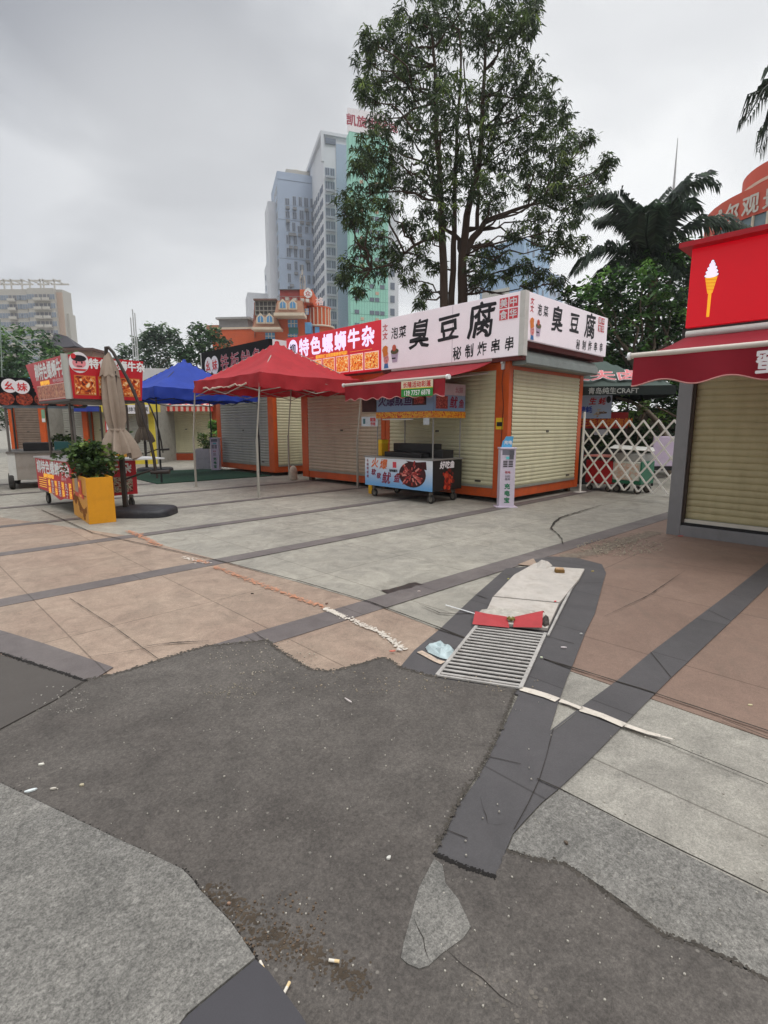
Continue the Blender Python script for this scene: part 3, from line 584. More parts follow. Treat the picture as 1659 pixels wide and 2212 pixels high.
litter(840, 1865, .02, .012, 40, (200, 198, 190), 'paper_scrap', 'pale chip on asphalt left of the cut end of the dark band', 'scrap')
litter(495, 1965, .012, .01, 0, (150, 120, 100), 'leaf_scrap', 'reddish crumb in the soil beside the near slab', 'leaf')

# ------------------------------------------------------------------ the three orange kiosks
FX = 8.8
def chef(P, cx, cz, s, parent):
    m = MB(); d = .006
    OR = mat('chef_orange', (226, 130, 52), .6, 0); SK = mat('chef_skin', (230, 150, 148), .6, 0); BL = mat('chef_blue', (62, 118, 178), .6, 0)
    m.ppoly(P, [(cx - .14 * s, cz - .50 * s), (cx + .16 * s, cz - .50 * s), (cx + .11 * s, cz - .28 * s), (cx - .1 * s, cz - .28 * s)], d, .003, BL)
    m.disc(P, cx + .01 * s, cz - .08 * s, .17 * s, .22 * s, d + .001, .003, SK)
    m.ppoly(P, [(cx - .17 * s, cz + .0 * s), (cx + .15 * s, cz + .12 * s), (cx + .1 * s, cz + .26 * s), (cx + .12 * s, cz + .46 * s), (cx - .02 * s, cz + .54 * s), (cx - .18 * s, cz + .48 * s), (cx - .26 * s, cz + .34 * s), (cx - .2 * s, cz + .2 * s)], d + .002, .003, OR)
    m.disc(P, cx - .04 * s, cz - .03 * s, .015 * s, .03 * s, d + .006, .002, INK, 8); m.disc(P, cx + .08 * s, cz - .01 * s, .015 * s, .03 * s, d + .006, .002, INK, 8)
    m.disc(P, cx + .03 * s, cz - .17 * s, .025 * s, .04 * s, d + .006, .002, REDINK, 10)
    m.build('chef_picture', parent)
    # paper cup of tofu
    m = MB(); ux = cx + .55 * s; uz = cz + .1 * s
    m.ppoly(P, [(ux - .13 * s, uz - .38 * s), (ux + .17 * s, uz - .36 * s), (ux + .26 * s, uz + .12 * s), (ux - .22 * s, uz + .10 * s)], d, .003, mat('cup_lilac', (188, 172, 196), .5, 0))
    m.disc(P, ux + .02 * s, uz + .12 * s, .25 * s, .13 * s, d + .002, .003, food('tofu_photo', [(30, 30, 20), (70, 60, 35), (60, 90, 40), (150, 90, 50)], 40))
    m.disc(P, ux - .01 * s, uz + .27 * s, .13 * s, .15 * s, d + .004, .003, food('pepper_photo', [(120, 30, 15), (200, 70, 40), (225, 110, 70)], 40), 10)
    m.pan(P, ux - .16 * s, ux + .08 * s, uz - .22 * s, uz - .16 * s, d + .003, .002, INK)
    m.build('cup_picture', parent)
def seal(P, x0, z0, s, parent, chars='美中食华'):
    m = MB(); m2 = mat('seal_red', (214, 72, 84), .6, 0); h = s / 2
    for i in range(2):
        for j in range(2): m.pan(P, x0 + j * h + .015, x0 + (j + 1) * h - .01, z0 + (1 - i) * h + .015, z0 + (2 - i) * h - .01, .005, .003, m2)
    o = m.build('seal_stamp', parent); t = MB()
    for k, ch in enumerate(chars): text(P, ch, x0 + (k % 2 + .5) * h, z0 + (1.5 - k // 2) * h, h * .72, SIGNW, None, .007, .006, mb=t)
    t.build('lettering', o)
k1 = thing('food_kiosk', 'nearest orange kiosk with cream shutters under the white stinky tofu signs', 'kiosk', (FX, 5.55, 0))
k1l = Vector((FX, 5.55, 0))
# local coordinates: x into depth from left face, y along the row
def kbody(root, ylen, xlen, posts_left, posts_right, zt=2.75, base_z=(.1, .29)):
    for (y0, y1) in posts_left:
        q = MB(); q.box(-.015, .12, y0, y1, .1, zt, ORANGE); q.build('post', root, bevel=.006)
    for (x0, x1) in posts_right:
        q = MB(); q.box(x0, x1, -.012, .1, .1, zt, ORANGE); q.build('post', root, bevel=.006)
    q = MB(); q.box(.0, .1, .02, ylen, *base_z, ORANGE); q.box(.12, xlen, 0.0, .1, *base_z, ORANGE); q.build('base_rail', root, bevel=.004)
    q = MB(); q.box(.0, .1, .3, ylen, 2.56, zt - .02, ORANGE); q.box(.12, xlen, .003, .1, 2.56, zt - .02, ORANGE); q.build('top_beam', root)
    q = MB(); q.box(.09, xlen - .005, .09, ylen - .005, .14, zt + .02, WALLG); q.build('wall', root)
    q = MB(); q.box(.02, xlen, .02, ylen, zt + .021, zt + .08, WALLG); q.build('roof', root)
    for fx, fy in ((.15, .15), (.15, ylen - .2), (xlen - .2, .15), (xlen - .2, ylen - .2)):
        q = MB(); q.box(fx - .06, fx + .06, fy - .06, fy + .06, 0, .14, mat('timber_block', (110, 92, 70), .9, .2, 8)); q.build('foot', root)
kbody(k1, 3.31, 3.05, [(0, .30), (3.17, 3.31)], [(2.88, 3.05)])
LP1 = (Vector((0, 3.31, 0)), Vector((0, -1, 0)), Vector((-1, 0, 0)))   # panel coordinates: 0 at far end, 3.31 at the corner
RP1 = (Vector((0, 0, 0)), Vector((1, 0, 0)), Vector((0, -1, 0)))
shutter(LP1, .14, 3.01, .33, 2.56, CREAM, k1, .083)
shutter(RP1, .12, 2.87, .33, 2.56, CREAM, k1, .078)
# hood over the right shutter
q = MB(); q.xf = None; pts = []
prof = [(0, 2.92), (-.10, 2.93), (-.22, 2.88), (-.29, 2.78), (-.30, 2.66), (-.27, 2.63), (0, 2.63)]
vs = [(x, y, z) for x in (.06, 3.12) for y, z in prof]; n_ = len(prof)
q.add(vs, [(i, (i + 1) % n_, n_ + (i + 1) % n_, n_ + i) for i in range(n_)] + [tuple(range(n_)), tuple(range(n_, 2 * n_))], mat('hood_grey', (128, 136, 132), .4, .1, 3, metal=.3, dirt=.3)); q.build('shutter_hood', k1)
q = MB(); q.box(-.05, 3.4, -.28, .02, 2.95, 3.06, mat('dark_red_soffit', (96, 34, 30), .7, .2, 5)); q.box(-.12, .02, -.3, 3.3, 2.70, 2.77, mat('dark_red_soffit')); q.build('soffit', k1)
# tofu sign, left board
sg = MB(); sg.box(-.15, -.03, -.35, 3.31, 2.775, 3.88, SIGNB); sg = sg.build('sign_board', k1, bevel=.004); sg['label'] = 'long white tofu sign board above the red awning'
S1 = (Vector((-.15, 3.31, 2.775)), Vector((0, -1, 0)), Vector((-1, 0, 0)))      # 3.66 wide, 1.105 high
def brush(P, ch, x, z, h, m, parent, sx=1, rot=0, bold=.02): text(P, ch, x, z, h, m, parent, .001, bold * h, sx, .10, rot + .03, wobble=.085)
def tofu(P, W, H_, sg, k=1.0, side=False):
    fx = W / 3.66
    brush(P, '文', .12 * fx, H_ * .82, .15 * k, REDINK, sg); brush(P, '文', .12 * fx, H_ * .66, .15 * k, REDINK, sg)
    brush(P, '泡', .42 * fx, H_ * .69, .24 * k, INK, sg, .85 * (fx if side else 1)); brush(P, '菜', .66 * fx, H_ * .69, .24 * k, INK, sg, .85)
    brush(P, '臭', 1.14 * fx, H_ * .60, .58 * k, INK, sg, .95, .0, .032); brush(P, '豆', 1.92 * fx, H_ * .62, .50 * k, INK, sg, 1.05, .0, .032); brush(P, '腐', 2.70 * fx, H_ * .66, .62 * k, INK, sg, .95, .0, .028)
    for i, ch in enumerate('秘制炸串串'): brush(P, ch, (2.16 + i * .29 + (.01 * i)) * fx, H_ * (.15 + .015 * i), .25 * k, INK, sg, .8, .03)
    chef(P, .16 * fx, H_ * .24, .48 * k, sg)
    seal(P, 3.12 * fx, H_ * .58, .41 * k, sg)
tofu(S1, 3.66, 1.105, sg)
q = MB(); q.pan(S1, 2.035, 2.043, .0, 1.1, .0005, .001, mat('panel_seam', (170, 160, 172), .6)); q.build('seam', sg)
sg2 = MB(); sg2.box(-.028, 3.35, -.35, -.24, 3.05, 3.877, SIGNB); sg2 = sg2.build('sign_board', k1, bevel=.004); sg2['label'] = 'shorter white tofu sign board on the right face'
S2 = (Vector((-.028, -.35, 3.05)), Vector((1, 0, 0)), Vector((0, -1, 0)))
tofu(S2, 3.38, .83, sg2, .78, True)
q = MB(); q.xf = None; q.box(-.155, -.026, -.355, -.25, 2.77, 3.885, WHITEM); q.build('corner_trim', sg2)
# yellow plate on post
q = MB(); PP = (Vector((-.015, .3, 0)), Vector((0, -1, 0)), Vector((-1, 0, 0))); q.pan(PP, .04, .2, 1.44, 1.66, 0, .008, mat('yellow_notice', (226, 190, 40), .5, .1, 20)); q = q.build('notice_plate', k1)
t_ = MB(); t_.pan(PP, .06, .18, 1.50, 1.58, .009, .001, INK); t_.build('print', q)
# retractable red awning
def awning(root, P, x0, x1, zw, reach, zf, val, cloth, scal=None, end_cap=True, wave=.05, label=None, seed=1):
    """P: wall panel; x0..x1 along the wall; slopes from height zw out to distance reach at height zf"""
    O, X, Nn = P; U = Vector((0, 0, 1)); rr = random.Random(seed)
    a = MB(); n = 24; rows = 6; vs = []
    for j in range(rows + 1):
        f = j / rows
        for i in range(n + 1):
            sagz = -.035 * math.sin(math.pi * f) + .004 * math.sin(i * 1.7 + j); vs.append(O + X * (x0 + (x1 - x0) * i / n) + Nn * (reach * f + .04) + U * (zw + (zf - zw) * f + sagz))
    fs = [(j * (n + 1) + i, j * (n + 1) + i + 1, (j + 1) * (n + 1) + i + 1, (j + 1) * (n + 1) + i) for j in range(rows) for i in range(n)]
    a.add(vs, fs, cloth, True); ao = a.build('awning', root)
    s = ao.modifiers.new('solid', 'SOLIDIFY'); s.thickness = .004
    if label: ao['label'] = label
    b = MB(); p0 = O + X * (x0 - .03) + Nn * (reach + .05) + U * zf; p1 = O + X * (x1 + .03) + Nn * (reach + .05) + U * zf
    b.tube([p0, p1], .032, mat('awning_bar', (196, 186, 176), .5, .05, 4, metal=.2), 12); b.build('front_bar', ao)
    if end_cap:
        for p, s_ in ((p0, -1), (p1, 1)):
            c = MB(); c.tube([p - X * .015, p + X * .04 * s_], .042, WHT, 12); c.build('end_cap', ao)
    v = MB(); k = 140; vs = []; sc = scal or .45
    for i in range(k + 1):
        x = x0 + (x1 - x0) * i / k; ph = (x - x0) / sc * 2 * math.pi; dz = -val + wave * .5 * (math.cos(ph) - 1) * -1 * .9
        bow = .012 * math.sin(x * 9 + 1) * 1
        for h_ in (0, .35, .7, 1): vs.append(O + X * x + Nn * (reach + .07 + bow * h_ * 2) + U * (zf + dz * h_))
    v.add(vs, [(4 * i + j, 4 * i + j + 1, 4 * (i + 1) + j + 1, 4 * (i + 1) + j) for i in range(k) for j in range(3)], cloth, True); vo = v.build('valance', ao)
    e = MB(); e.tube([vs[4 * i + 3] for i in range(k + 1)], .008, mat('valance_piping', (196, 140, 135), .8), 5); e.build('piping', vo)
    for x in (x0 + .12, x1 - .12):
        q1 = O + X * x + Nn * .05 + U * (zw - .22); q3 = O + X * x + Nn * (reach) + U * (zf - .03); q2 = (q1 + q3) / 2 + X * (.35 if x < (x0 + x1) / 2 else -.35)
        m2 = MB(); m2.tube([q1, q2, q3], .018, mat('awning_arm', (186, 184, 178), .4, metal=.4), 8); m2.build('arm', ao)
    c = MB(); c.tube([O + X * x0 + Nn * .06 + U * (zw + .02), O + X * x1 + Nn * .06 + U * (zw + .02)], .05, WHITEM, 12); c.build('roller_tube', ao)
    return ao, vo
AW1, VL1 = awning(k1, (Vector((-.02, 3.31, 0)), Vector((0, -1, 0)), Vector((-1, 0, 0))), .30, 2.98, 2.73, 1.42, 2.345, .33, AWNR, .33)
PV = (Vector((-.02 - 1.50, 3.31, 0)), Vector((0, -1, 0)), Vector((-1, 0, 0)))
q = MB(); q.pan(PV, 1.95, 2.72, 2.185, 2.325, .012, .002, mat('sticker_cream', (226, 212, 186), .6)); q.pan(PV, 1.95, 2.72, 2.035, 2.185, .012, .002, mat('sticker_green', (52, 140, 62), .6)); q.pan(PV, 1.95, 2.72, 2.18, 2.192, .014, .002, mat('sticker_yellow', (226, 200, 60), .6)); q = q.build('sticker', VL1)
t_ = MB(); text(PV, '长隆活动彩蓬', 2.335, 2.255, .105, REDINK, None, .013, .003, 1.0, mb=t_); text(PV, '139 7757 6878', 2.335, 2.11, .115, WHT, None, .013, .003, .86, mb=t_)
for v_ in (t_,): v_.build('lettering', VL1)
q = MB(); q.tube([(-.03, .12, 2.72), (-.06, .13, 2.3), (-.03, .10, 1.9), (-.035, .12, 1.2), (-.03, .1, .5)], .006, BLACK, 5); q.build('cable', k1)
q = MB(); q.box(-.05, -.0, .10, .17, 2.56, 2.74, mat('fixture_white', (205, 205, 205), .4)); q.box(-.09, -.03, .11, .16, 2.66, 2.73, mat('fixture_white')); q.build('awning_bracket', k1, bevel=.006)
q = MB(); q.tube([(-.05, -.3, 2.765), (-.05, .6, 2.72), (-.05, 1.6, 2.76), (-.05, 3.0, 2.70)], .007, BLACK, 5); q.build('cable', k1)
# ---- second kiosk (noodle)
k2 = thing('food_kiosk', 'middle orange kiosk under the lit red noodle sign behind the red canopy', 'kiosk', (FX, 8.88, 0))
for (y0, y1) in ((.0, .13), (3.03, 3.32)):
    q = MB(); q.box(-.012, .12, y0, y1, .1, 2.75, ORANGE); q.build('post', k2, bevel=.006)
q = MB(); q.box(0, .1, .13, 3.03, .1, .29, ORANGE); q.build('base_rail', k2, bevel=.004)
q = MB(); q.box(0, .1, .13, 3.03, 2.56, 2.73, ORANGE); q.build('top_beam', k2)
q = MB(); q.box(.09, 3.04, .005, 3.3, .14, 2.77, WALLG); q.build('wall', k2)
q = MB(); q.box(.02, 3.04, .005, 3.31, 2.771, 2.83, WALLG); q.build('roof', k2)
for fx, fy in ((.15, .15), (.15, 3.1), (2.9, .2), (2.9, 3.1)):
    q = MB(); q.box(fx - .06, fx + .06, fy - .06, fy + .06, 0, .14, mat('timber_block')); q.build('foot', k2)
P2 = (Vector((0, 3.32, 0)), Vector((0, -1, 0)), Vector((-1, 0, 0)))
shutter(P2, .30, 3.18, .33, 2.56, SHADESH, k2, .085)
LITRED = mat('lit_red_panel', (200, 24, 44), .4, .04, 2, emis=.25); LITW = mat('lit_white_letters', (225, 215, 245), .4, 0, emis=.55); LITY = mat('lit_yellow', (245, 190, 60), .4, 0, emis=.35)
sg = MB(); sg.box(-.15, -.03, -.005, 3.74, 2.775, 3.88, LITRED); sg = sg.build('sign_board', k2, bevel=.003); sg['label'] = 'lit red noodle sign with white characters and food photographs'
S3 = (Vector((-.15, 3.74, 2.775)), Vector((0, -1, 0)), Vector((-1, 0, 0)))
t_ = MB()
for i, ch in enumerate('特色螺蛳牛杂'): text(S3, ch, .82 + i * .50, .80, .44, LITW, None, .002, .022, .95, mb=t_)
t_.build('lettering', sg)
q = MB(); q.disc(S3, .31, .80, .215, .25, .002, .003, LITW); q = q.build('round_logo', sg); text(S3, '柳', .31, .80, .27, INK, q, .006, .01)
t_ = MB(); text(S3, '螺蛳粉红油猪脚螺蛳煮鸭脚!', 1.95, .50, .095, LITY, None, .002, .004, 1.0, mb=t_); t_.pan(S3, .65, 1.22, .497, .503, .002, .002, LITY); t_.pan(S3, 2.67, 3.45, .497, .503, .002, .002, LITY); t_.build('slogan', sg)
for i in range(6):
    x0 = .55 + i * .53; q = MB(); q.pan(S3, x0, x0 + .48, .04, .44, .002, .004, mat('photo_frame', (235, 205, 200), .5, emis=.3)); q = q.build('photo_frame', sg)
    q2 = MB(); q2.pan(S3, x0 + .02, x0 + .46, .06, .42, .007, .002, food('noodle_photo_%d' % i, [(120, 20, 8), (205, 60, 14), (235, 120, 30), (248, 180, 60), (250, 225, 170)], 14, .28, i * 3.7)); q2.build('food_picture', q)
# ---- third kiosk (grilled squid)
k3 = thing('food_kiosk', 'far orange kiosk of the row with a grey shutter under the black squid sign', 'kiosk', (8.82, 13.65, 0))
for (y0, y1) in ((0, .3), (3.25, 3.55)):
    q = MB(); q.box(-.012, .12, y0, y1, .1, 2.75, ORANGE); q.build('post', k3, bevel=.006)
q = MB(); q.box(0, .1, .3, 3.25, .1, .3, ORANGE); q.box(.12, 3, 0, .1, .1, .3, ORANGE); q.build('base_rail', k3, bevel=.004)
q = MB(); q.box(0, .1, .3, 3.25, 2.5, 2.73, ORANGE); q.box(.12, 3, 0, .1, 2.5, 2.73, ORANGE); q.build('top_beam', k3)
q = MB(); q.box(.09, 3, .09, 3.5, .14, 2.77, WALLG); q.build('wall', k3)
q = MB(); q.box(.02, 3.04, .005, 3.5, 2.771, 2.83, WALLG); q.build('roof', k3)
P3 = (Vector((0, 3.55, 0)), Vector((0, -1, 0)), Vector((-1, 0, 0)))
shutter(P3, .30, 3.25, .33, 2.5, CREAMG, k3, .085); shutter(YM(0, 0), .12, 2.85, .33, 2.5, CREAM, k3, .085)
BLK = mat('black_sign', (20, 19, 22), .7, .1, 2, spec=.15)
sg = MB(); sg.box(-.15, -.03, -.12, 4.15, 2.8, 4.0, BLK); sg = sg.build('sign_board', k3, bevel=.003); sg['label'] = 'black grilled squid sign board with dark red characters'
q = MB(); q.box(-.028, 3.1, -.12, -.03, 2.8, 4.0, SIGNW); q = q.build('sign_board', k3, bevel=.003); q['label'] = 'blank pinkish white side board of the black sign'
S4 = (Vector((-.15, 4.15, 2.8)), Vector((0, -1, 0)), Vector((-1, 0, 0)))
q = MB(); q.disc(S4, .50, .72, .27, .30, .002, .003, SIGNW); q.disc(S4, .93, .72, .27, .30, .0025, .003, SIGNW); q = q.build('round_logo', sg)
t_ = MB(); text(S4, '幺', .47, .72, .34, REDINK, None, .007, .01, mb=t_); text(S4, '妹', .95, .72, .34, REDINK, None, .007, .01, mb=t_); t_.build('lettering', q)
DR = mat('dim_red_letters', (168, 60, 72), .5, .1, 6); t_ = MB()
for i, ch in enumerate('铁板鱿鱼'): text(S4, ch, 1.62 + i * .66, .72, .56, SIGNW, None, .001, .016, .95, mb=t_); text(S4, ch, 1.62 + i * .66, .72, .56, DR, None, .004, .006, .95, mb=t_)
t_.build('lettering', sg)
q = MB(); q.box(-.16, -.02, 4.15, 4.2, 2.8, 4.0, WHITEM); q.build('edge_trim', sg)
q = MB(); q.pan(S4, .25, .9, .04, .34, .002, .003, food('squid_photo', [(30, 10, 8), (120, 30, 20), (180, 60, 30)], 9)); q.build('food_picture', sg)

# ------------------------------------------------------------------ pop-up canopies
def canopy(label, loc, sx, sy, zt, zb, peak, cloth, legm, seed, rz=0, torn=None, group='pop-up canopies on the plaza', off=(0, 0)):
    t = thing('canopy_tent', label, 'canopy', loc, rz, group); rr = random.Random(seed); c = MB(); n = 24; ox, oy = off
    vs = []
    def hgt(u, v):
        a = max(abs(u), abs(v)); b = min(abs(u), abs(v)); h = (1 - a)
        z = zt + (peak - zt) * (h ** 1.25) ; z -= .05 * math.sin(math.pi * min(1, a)) * (1 - b / a if a > 1e-6 else 0)
        return z - (.03 * (1 - (b / a) ** 2) * a if a > 1e-6 else 0)
    for j in range(n + 1):
        for i in range(n + 1):
            u = -1 + 2 * i / n; v = -1 + 2 * j / n; z = hgt(u, v) + .012 * math.sin(7 * u + 5 * v + 2 * math.sin(3 * v)) * (1 - .5 * abs(u)) + .008 * math.sin(15 * abs(u) - 11 * v) * abs(u) + rr.uniform(-.001, .001); vs.append((sx / 2 + u * sx / 2 + ox, sy / 2 + v * sy / 2 + oy, z))
    c.add(vs, [(j * (n + 1) + i, j * (n + 1) + i + 1, (j + 1) * (n + 1) + i + 1, (j + 1) * (n + 1) + i) for j in range(n) for i in range(n)], cloth, True)
    ro = c.build('canopy_roof', t)
    # hanging valance, four wavy sides, one mesh
    v_ = MB(); per = [];
    K = 30
    for i in range(K): per.append((i / K, 0))
    for i in range(K): per.append((1, i / K))
    for i in range(K): per.append((1 - i / K, 1))
    for i in range(K): per.append((0, 1 - i / K))
    vs = []; H = 5
    for idx, (a, b) in enumerate(per):
        z0 = hgt(-1 + 2 * a, -1 + 2 * b) ; cxn = (a - .5) * 2; cyn = (b - .5) * 2
        drop = (zt - zb) * (1 + .06 * math.sin(idx * .9) + rr.uniform(-.05, .05))
        if torn and torn(idx, K): drop *= rr.uniform(.62, .75)
        nx = (-1 if a == 0 else 1 if a == 1 else 0); ny = (-1 if b == 0 else 1 if b == 1 else 0)
        for h_ in range(H):
            f = h_ / (H - 1); wv = .022 * math.sin(idx * .55 + 2 * f) * f + .016 * math.sin(idx * 1.3) * math.sin(math.pi * f)
            vs.append((a * sx + ox + nx * wv, b * sy + oy + ny * wv, z0 - drop * f))
    M_ = len(per); v_.add(vs, [(i * H + h_, i * H + h_ + 1, ((i + 1) % M_) * H + h_ + 1, ((i + 1) % M_) * H + h_) for i in range(M_) for h_ in range(H - 1)], cloth, True); vo = v_.build('valance', t)
    if torn:
        e = MB(); pts = [Vector(vs[i * H + H - 1]) + Vector((-.006, 0, rr.uniform(-.012, .012))) for i in range(M_) if torn(i, K)]
        e.tube(pts, [rr.uniform(.008, .026) for _ in pts], mat('torn_lining', (206, 186, 172), .9, .2, 20), 6); e.build('torn_edge', vo)
    for (a, b, da, db) in ((0, 0, 1, 1), (1, 0, -1, 1), (1, 1, -1, -1), (0, 1, 1, -1)):
        lx, ly = a * (sx - .0) + da * .03, b * sy + db * .03; l = MB()
        l.box(lx - .02, lx + .02, ly - .02, ly + .02, .01, 1.25, legm); l.xf = None
        l.tube([(lx, ly, 1.2), (lx + ox, ly + oy, zt - .04)], .021, legm, 4); l.box(lx - .045, lx + .045, ly - .045, ly + .045, 0, .012, legm); l.build('leg', t, bevel=.002)
    tr = MB()  # scissor truss under the roof
    def side(p, q):
        p, q = Vector(p), Vector(q); mid = (p + q) / 2
        for (s0, s1) in ((p, mid), (mid, q)):
            dz = Vector((0, 0, -.28)); tr.tube([s0, s1 + dz], .011, legm, 5); tr.tube([s0 + dz, s1], .011, legm, 5)
    z = zt - .09; c4 = [(.03 + ox, .03 + oy, z), (sx - .03 + ox, .03 + oy, z), (sx - .03 + ox, sy - .03 + oy, z), (.03 + ox, sy - .03 + oy, z)]
    for i in range(4): side(c4[i], c4[(i + 1) % 4])
    for p in c4: tr.tube([p, (sx / 2 + ox, sy / 2 + oy, peak - .06)], .012, legm, 5)
    tr.build('truss', t)
    for b in ((sx / 2 + ox, sy / 2 + oy),):
        q = MB(); q.lathe((b[0], b[1], peak - .03), [(.06, -.02), (.045, .02), (0, .035)], cloth, 12); q.build('peak_cap', ro)
    return t
canopy('red square pop-up canopy with pale legs and torn front edge before the kiosks', (5.78, 9.62, 0), 2.85, 3.0, 2.585, 2.30, 3.5, REDCL, mat('pale_leg', (172, 168, 158), .5, .08, 6, metal=.2), 4, torn=lambda i, K: 3 * K + 4 < i < 3 * K + 26, off=(.08, -.10))
canopy('blue square pop-up canopy on black legs beyond the red canopy', (5.50, 14.0, 0), 3.05, 3.1, 2.52, 2.24, 3.45, BLUECL, BLACK, 5)
# white bag weight at the foot of the far red-canopy leg
q = MB(); q.lathe((0, 0, 0), [(.0, .0), (.11, .0), (.12, .04), (.11, .28), (.08, .36), (.03, .40), (0, .40)], mat('sandbag_white', (196, 186, 168), .9, .15, 12, bump=.5, bscale=30), 14)
tag(q.build('leg_weight', loc=(8.55, 12.32, 0)), 'cream leg weight bag at the far back leg of the red canopy', 'weight bag')
# ------------------------------------------------------------------ squid cart
sc_ = thing('food_cart', 'blue squid cart on castors with a black grill on top under the red awning', 'cart', (7.70, 6.48, 0))
PF = (Vector((0, 1.90, 0)), Vector((0, -1, 0)), Vector((-1, 0, 0))); PS = YM(0, 0)
q = MB(); q.box(0, .9, 0, 1.90, .25, .84, mat('cart_black', (30, 28, 28), .4, .2, 5)); q.build('cabinet', sc_, bevel=.004)
q = MB(); q.box(-.02, .93, -.02, 1.93, .845, .875, STEEL); q.build('worktop', sc_, bevel=.003)
def gradmat(name, top, bot, z0, z1, emis=0):
    m = bpy.data.materials.new(name); m.use_nodes = True; t = m.node_tree; b = t.nodes['Principled BSDF']; tcn = N('ShaderNodeTexCoord', t); s = N('ShaderNodeSeparateXYZ', t); mr = N('ShaderNodeMapRange', t)
    mr.inputs[1].default_value = z0; mr.inputs[2].default_value = z1; c = N('ShaderNodeValToRGB', t); ramp(c, [(0, lin(bot)), (1, lin(top))]); t.links.new(tcn.outputs['Object'], s.inputs[0]); t.links.new(s.outputs[2], mr.inputs[0]); t.links.new(mr.outputs[0], c.inputs[0]); t.links.new(c.outputs[0], b.inputs['Base Color']); b.inputs['Roughness'].default_value = .35
    return m
SKYP = gradmat('printed_blue_to_white', (226, 230, 238), (112, 170, 222), .3, .75)
q = MB(); q.pan(PF, .0, 1.90, .25, .86, .001, .01, SKYP); fp = q.build('front_panel', sc_)
t_ = MB(); text(PF, '火', .30, .74, .20, mat('print_orange', (222, 110, 50), .5), None, .012, .006, 1, .2, mb=t_); text(PF, '爆', .56, .72, .20, MATS['print_orange'], None, .012, .006, 1, .2, mb=t_)
DRI = mat('print_darkred', (140, 30, 60), .5)
for ch, x, z, h in (('软', .26, .54, .13), ('软', .42, .47, .12), ('鱿', .64, .44, .24), ('鱼', .95, .45, .17)): text(PF, ch, x, z, h, DRI, None, .012, .006, 1, .2, mb=t_)
for i, ch in enumerate('幺妹铁板烧'): text(PF, ch, .085, .78 - i * .085, .06, DRI, None, .012, .002, mb=t_)
text(PF, '秘制酱料', .86, .60, .055, INK, None, .012, .003, mb=t_)
t_.build('lettering', fp)
q = MB(); q.pan(PF, .84, .94, .66, .78, .012, .002, mat('seal_red', (214, 72, 84))); q.build('seal_stamp', fp)
# squid picture : plate and radiating strips
rr = random.Random(2); q = MB(); q.disc(PF, 1.38, .55, .36, .255, .012, .002, mat('plate_dark', (62, 18, 22), .35, .4, 14), 26)
q.ppoly(PF, [(1.2, .82), (1.5, .80), (1.74, .82), (1.76, .66), (1.5, .7)], .0125, .002, mat('plate_dark'))
for i in range(70):
    a = rr.uniform(0, 6.28); r0 = rr.uniform(.0, .2); l = rr.uniform(.05, .13); w_ = rr.uniform(.010, .02); cx, cz = 1.36 + 1.35 * r0 * math.cos(a), .55 + r0 * math.sin(a)
    dx, dz = math.cos(a), math.sin(a); nx, nz = -dz * w_, dx * w_; col = [(196, 88, 82), (222, 140, 128), (160, 48, 48), (128, 30, 34)][i % 4]
    q.ppoly(PF, [(cx - nx, cz - nz), (cx + dx * l - nx, cz + dz * l * .8 - nz), (cx + dx * l + nx, cz + dz * l * .8 + nz), (cx + nx, cz + nz)], .014 + i * .00004, .002, mat('squid_%d' % (i % 4), col, .4, .2, 40))
q.build('food_picture', fp)
q = MB(); q.pan(PS, .0, .9, .25, .84, .001, .008, mat('cart_black')); sp = q.build('side_panel', sc_)
t_ = MB(); text(PS, '好吃鱼', .42, .755, .14, SIGNW, None, .01, .008, 1, .2, mb=t_); t_.build('lettering', sp)
q = MB(); rr = random.Random(4)
for i in range(46):
    a = rr.uniform(0, 6.28); r0 = rr.uniform(0, .19) ; cx, cz = .46 + .9 * r0 * math.cos(a), .47 + r0 * math.sin(a) * 1.05; s = rr.uniform(.03, .06)
    q.ppoly(PS, [(cx + s * math.cos(a + j * 1.3) * rr.uniform(.6, 1.1), cz + s * math.sin(a + j * 1.3) * rr.uniform(.6, 1.1)) for j in range(5)], .010 + i * .00005, .002, mat('crayfish_%d' % (i % 3), [(150, 36, 24), (186, 66, 40), (110, 22, 18)][i % 3], .4, .2, 30))
q.build('food_picture', sp)
for x in (.1, .8):
    for y in (.12, 1.72): wheel((x, y, .085), .085, sc_, 'x')
for x, y in ((.03, .03), (.87, .03), (.03, 1.55), (.87, 1.55)):
    q = MB(); q.tube([(x, y, .87), (x, y, 1.78)], .014, STEEL, 8); q.build('canopy_pole', sc_)
q = MB(); q.box(-.02, .94, -.02, 1.52, 1.79, 2.25, mat('cart_black')); cb = q.build('sign_box', sc_)
PF2 = (Vector((-.02, 1.52, 1.79)), Vector((0, -1, 0)), Vector((-1, 0, 0))); PS2 = YM(-.02, -.02, 1.79)
DB = gradmat('printed_dull_blue', (150, 165, 190), (110, 140, 178), 1.79, 2.25)
q = MB(); q.pan(PF2, 0, 1.54, 0, .45, .001, .006, DB); q.pan(PS2, 0, .96, 0, .3, .001, .006, DB); q.pan(PS2, 0, .96, .302, .52, .001, .006, mat('pinkish_board', (196, 178, 184), .5)); sp2 = q.build('printed_panel', cb)
t_ = MB(); text(PF2, '火爆鱿鱼', .52, .22, .22, mat('print_blue_ink', (70, 44, 92), .5), None, .008, .006, 1, .2, mb=t_); text(PS2, '鱿', .57, .17, .22, DRI, None, .008, .006, 1, .2, mb=t_); text(PS2, '鱼', .82, .15, .16, DRI, None, .008, .006, 1, .2, mb=t_); text(PS2, '幺妹', .75, .41, .12, mat('print_pink', (176, 120, 130), .5), None, .008, .004, mb=t_); t_.build('lettering', sp2)
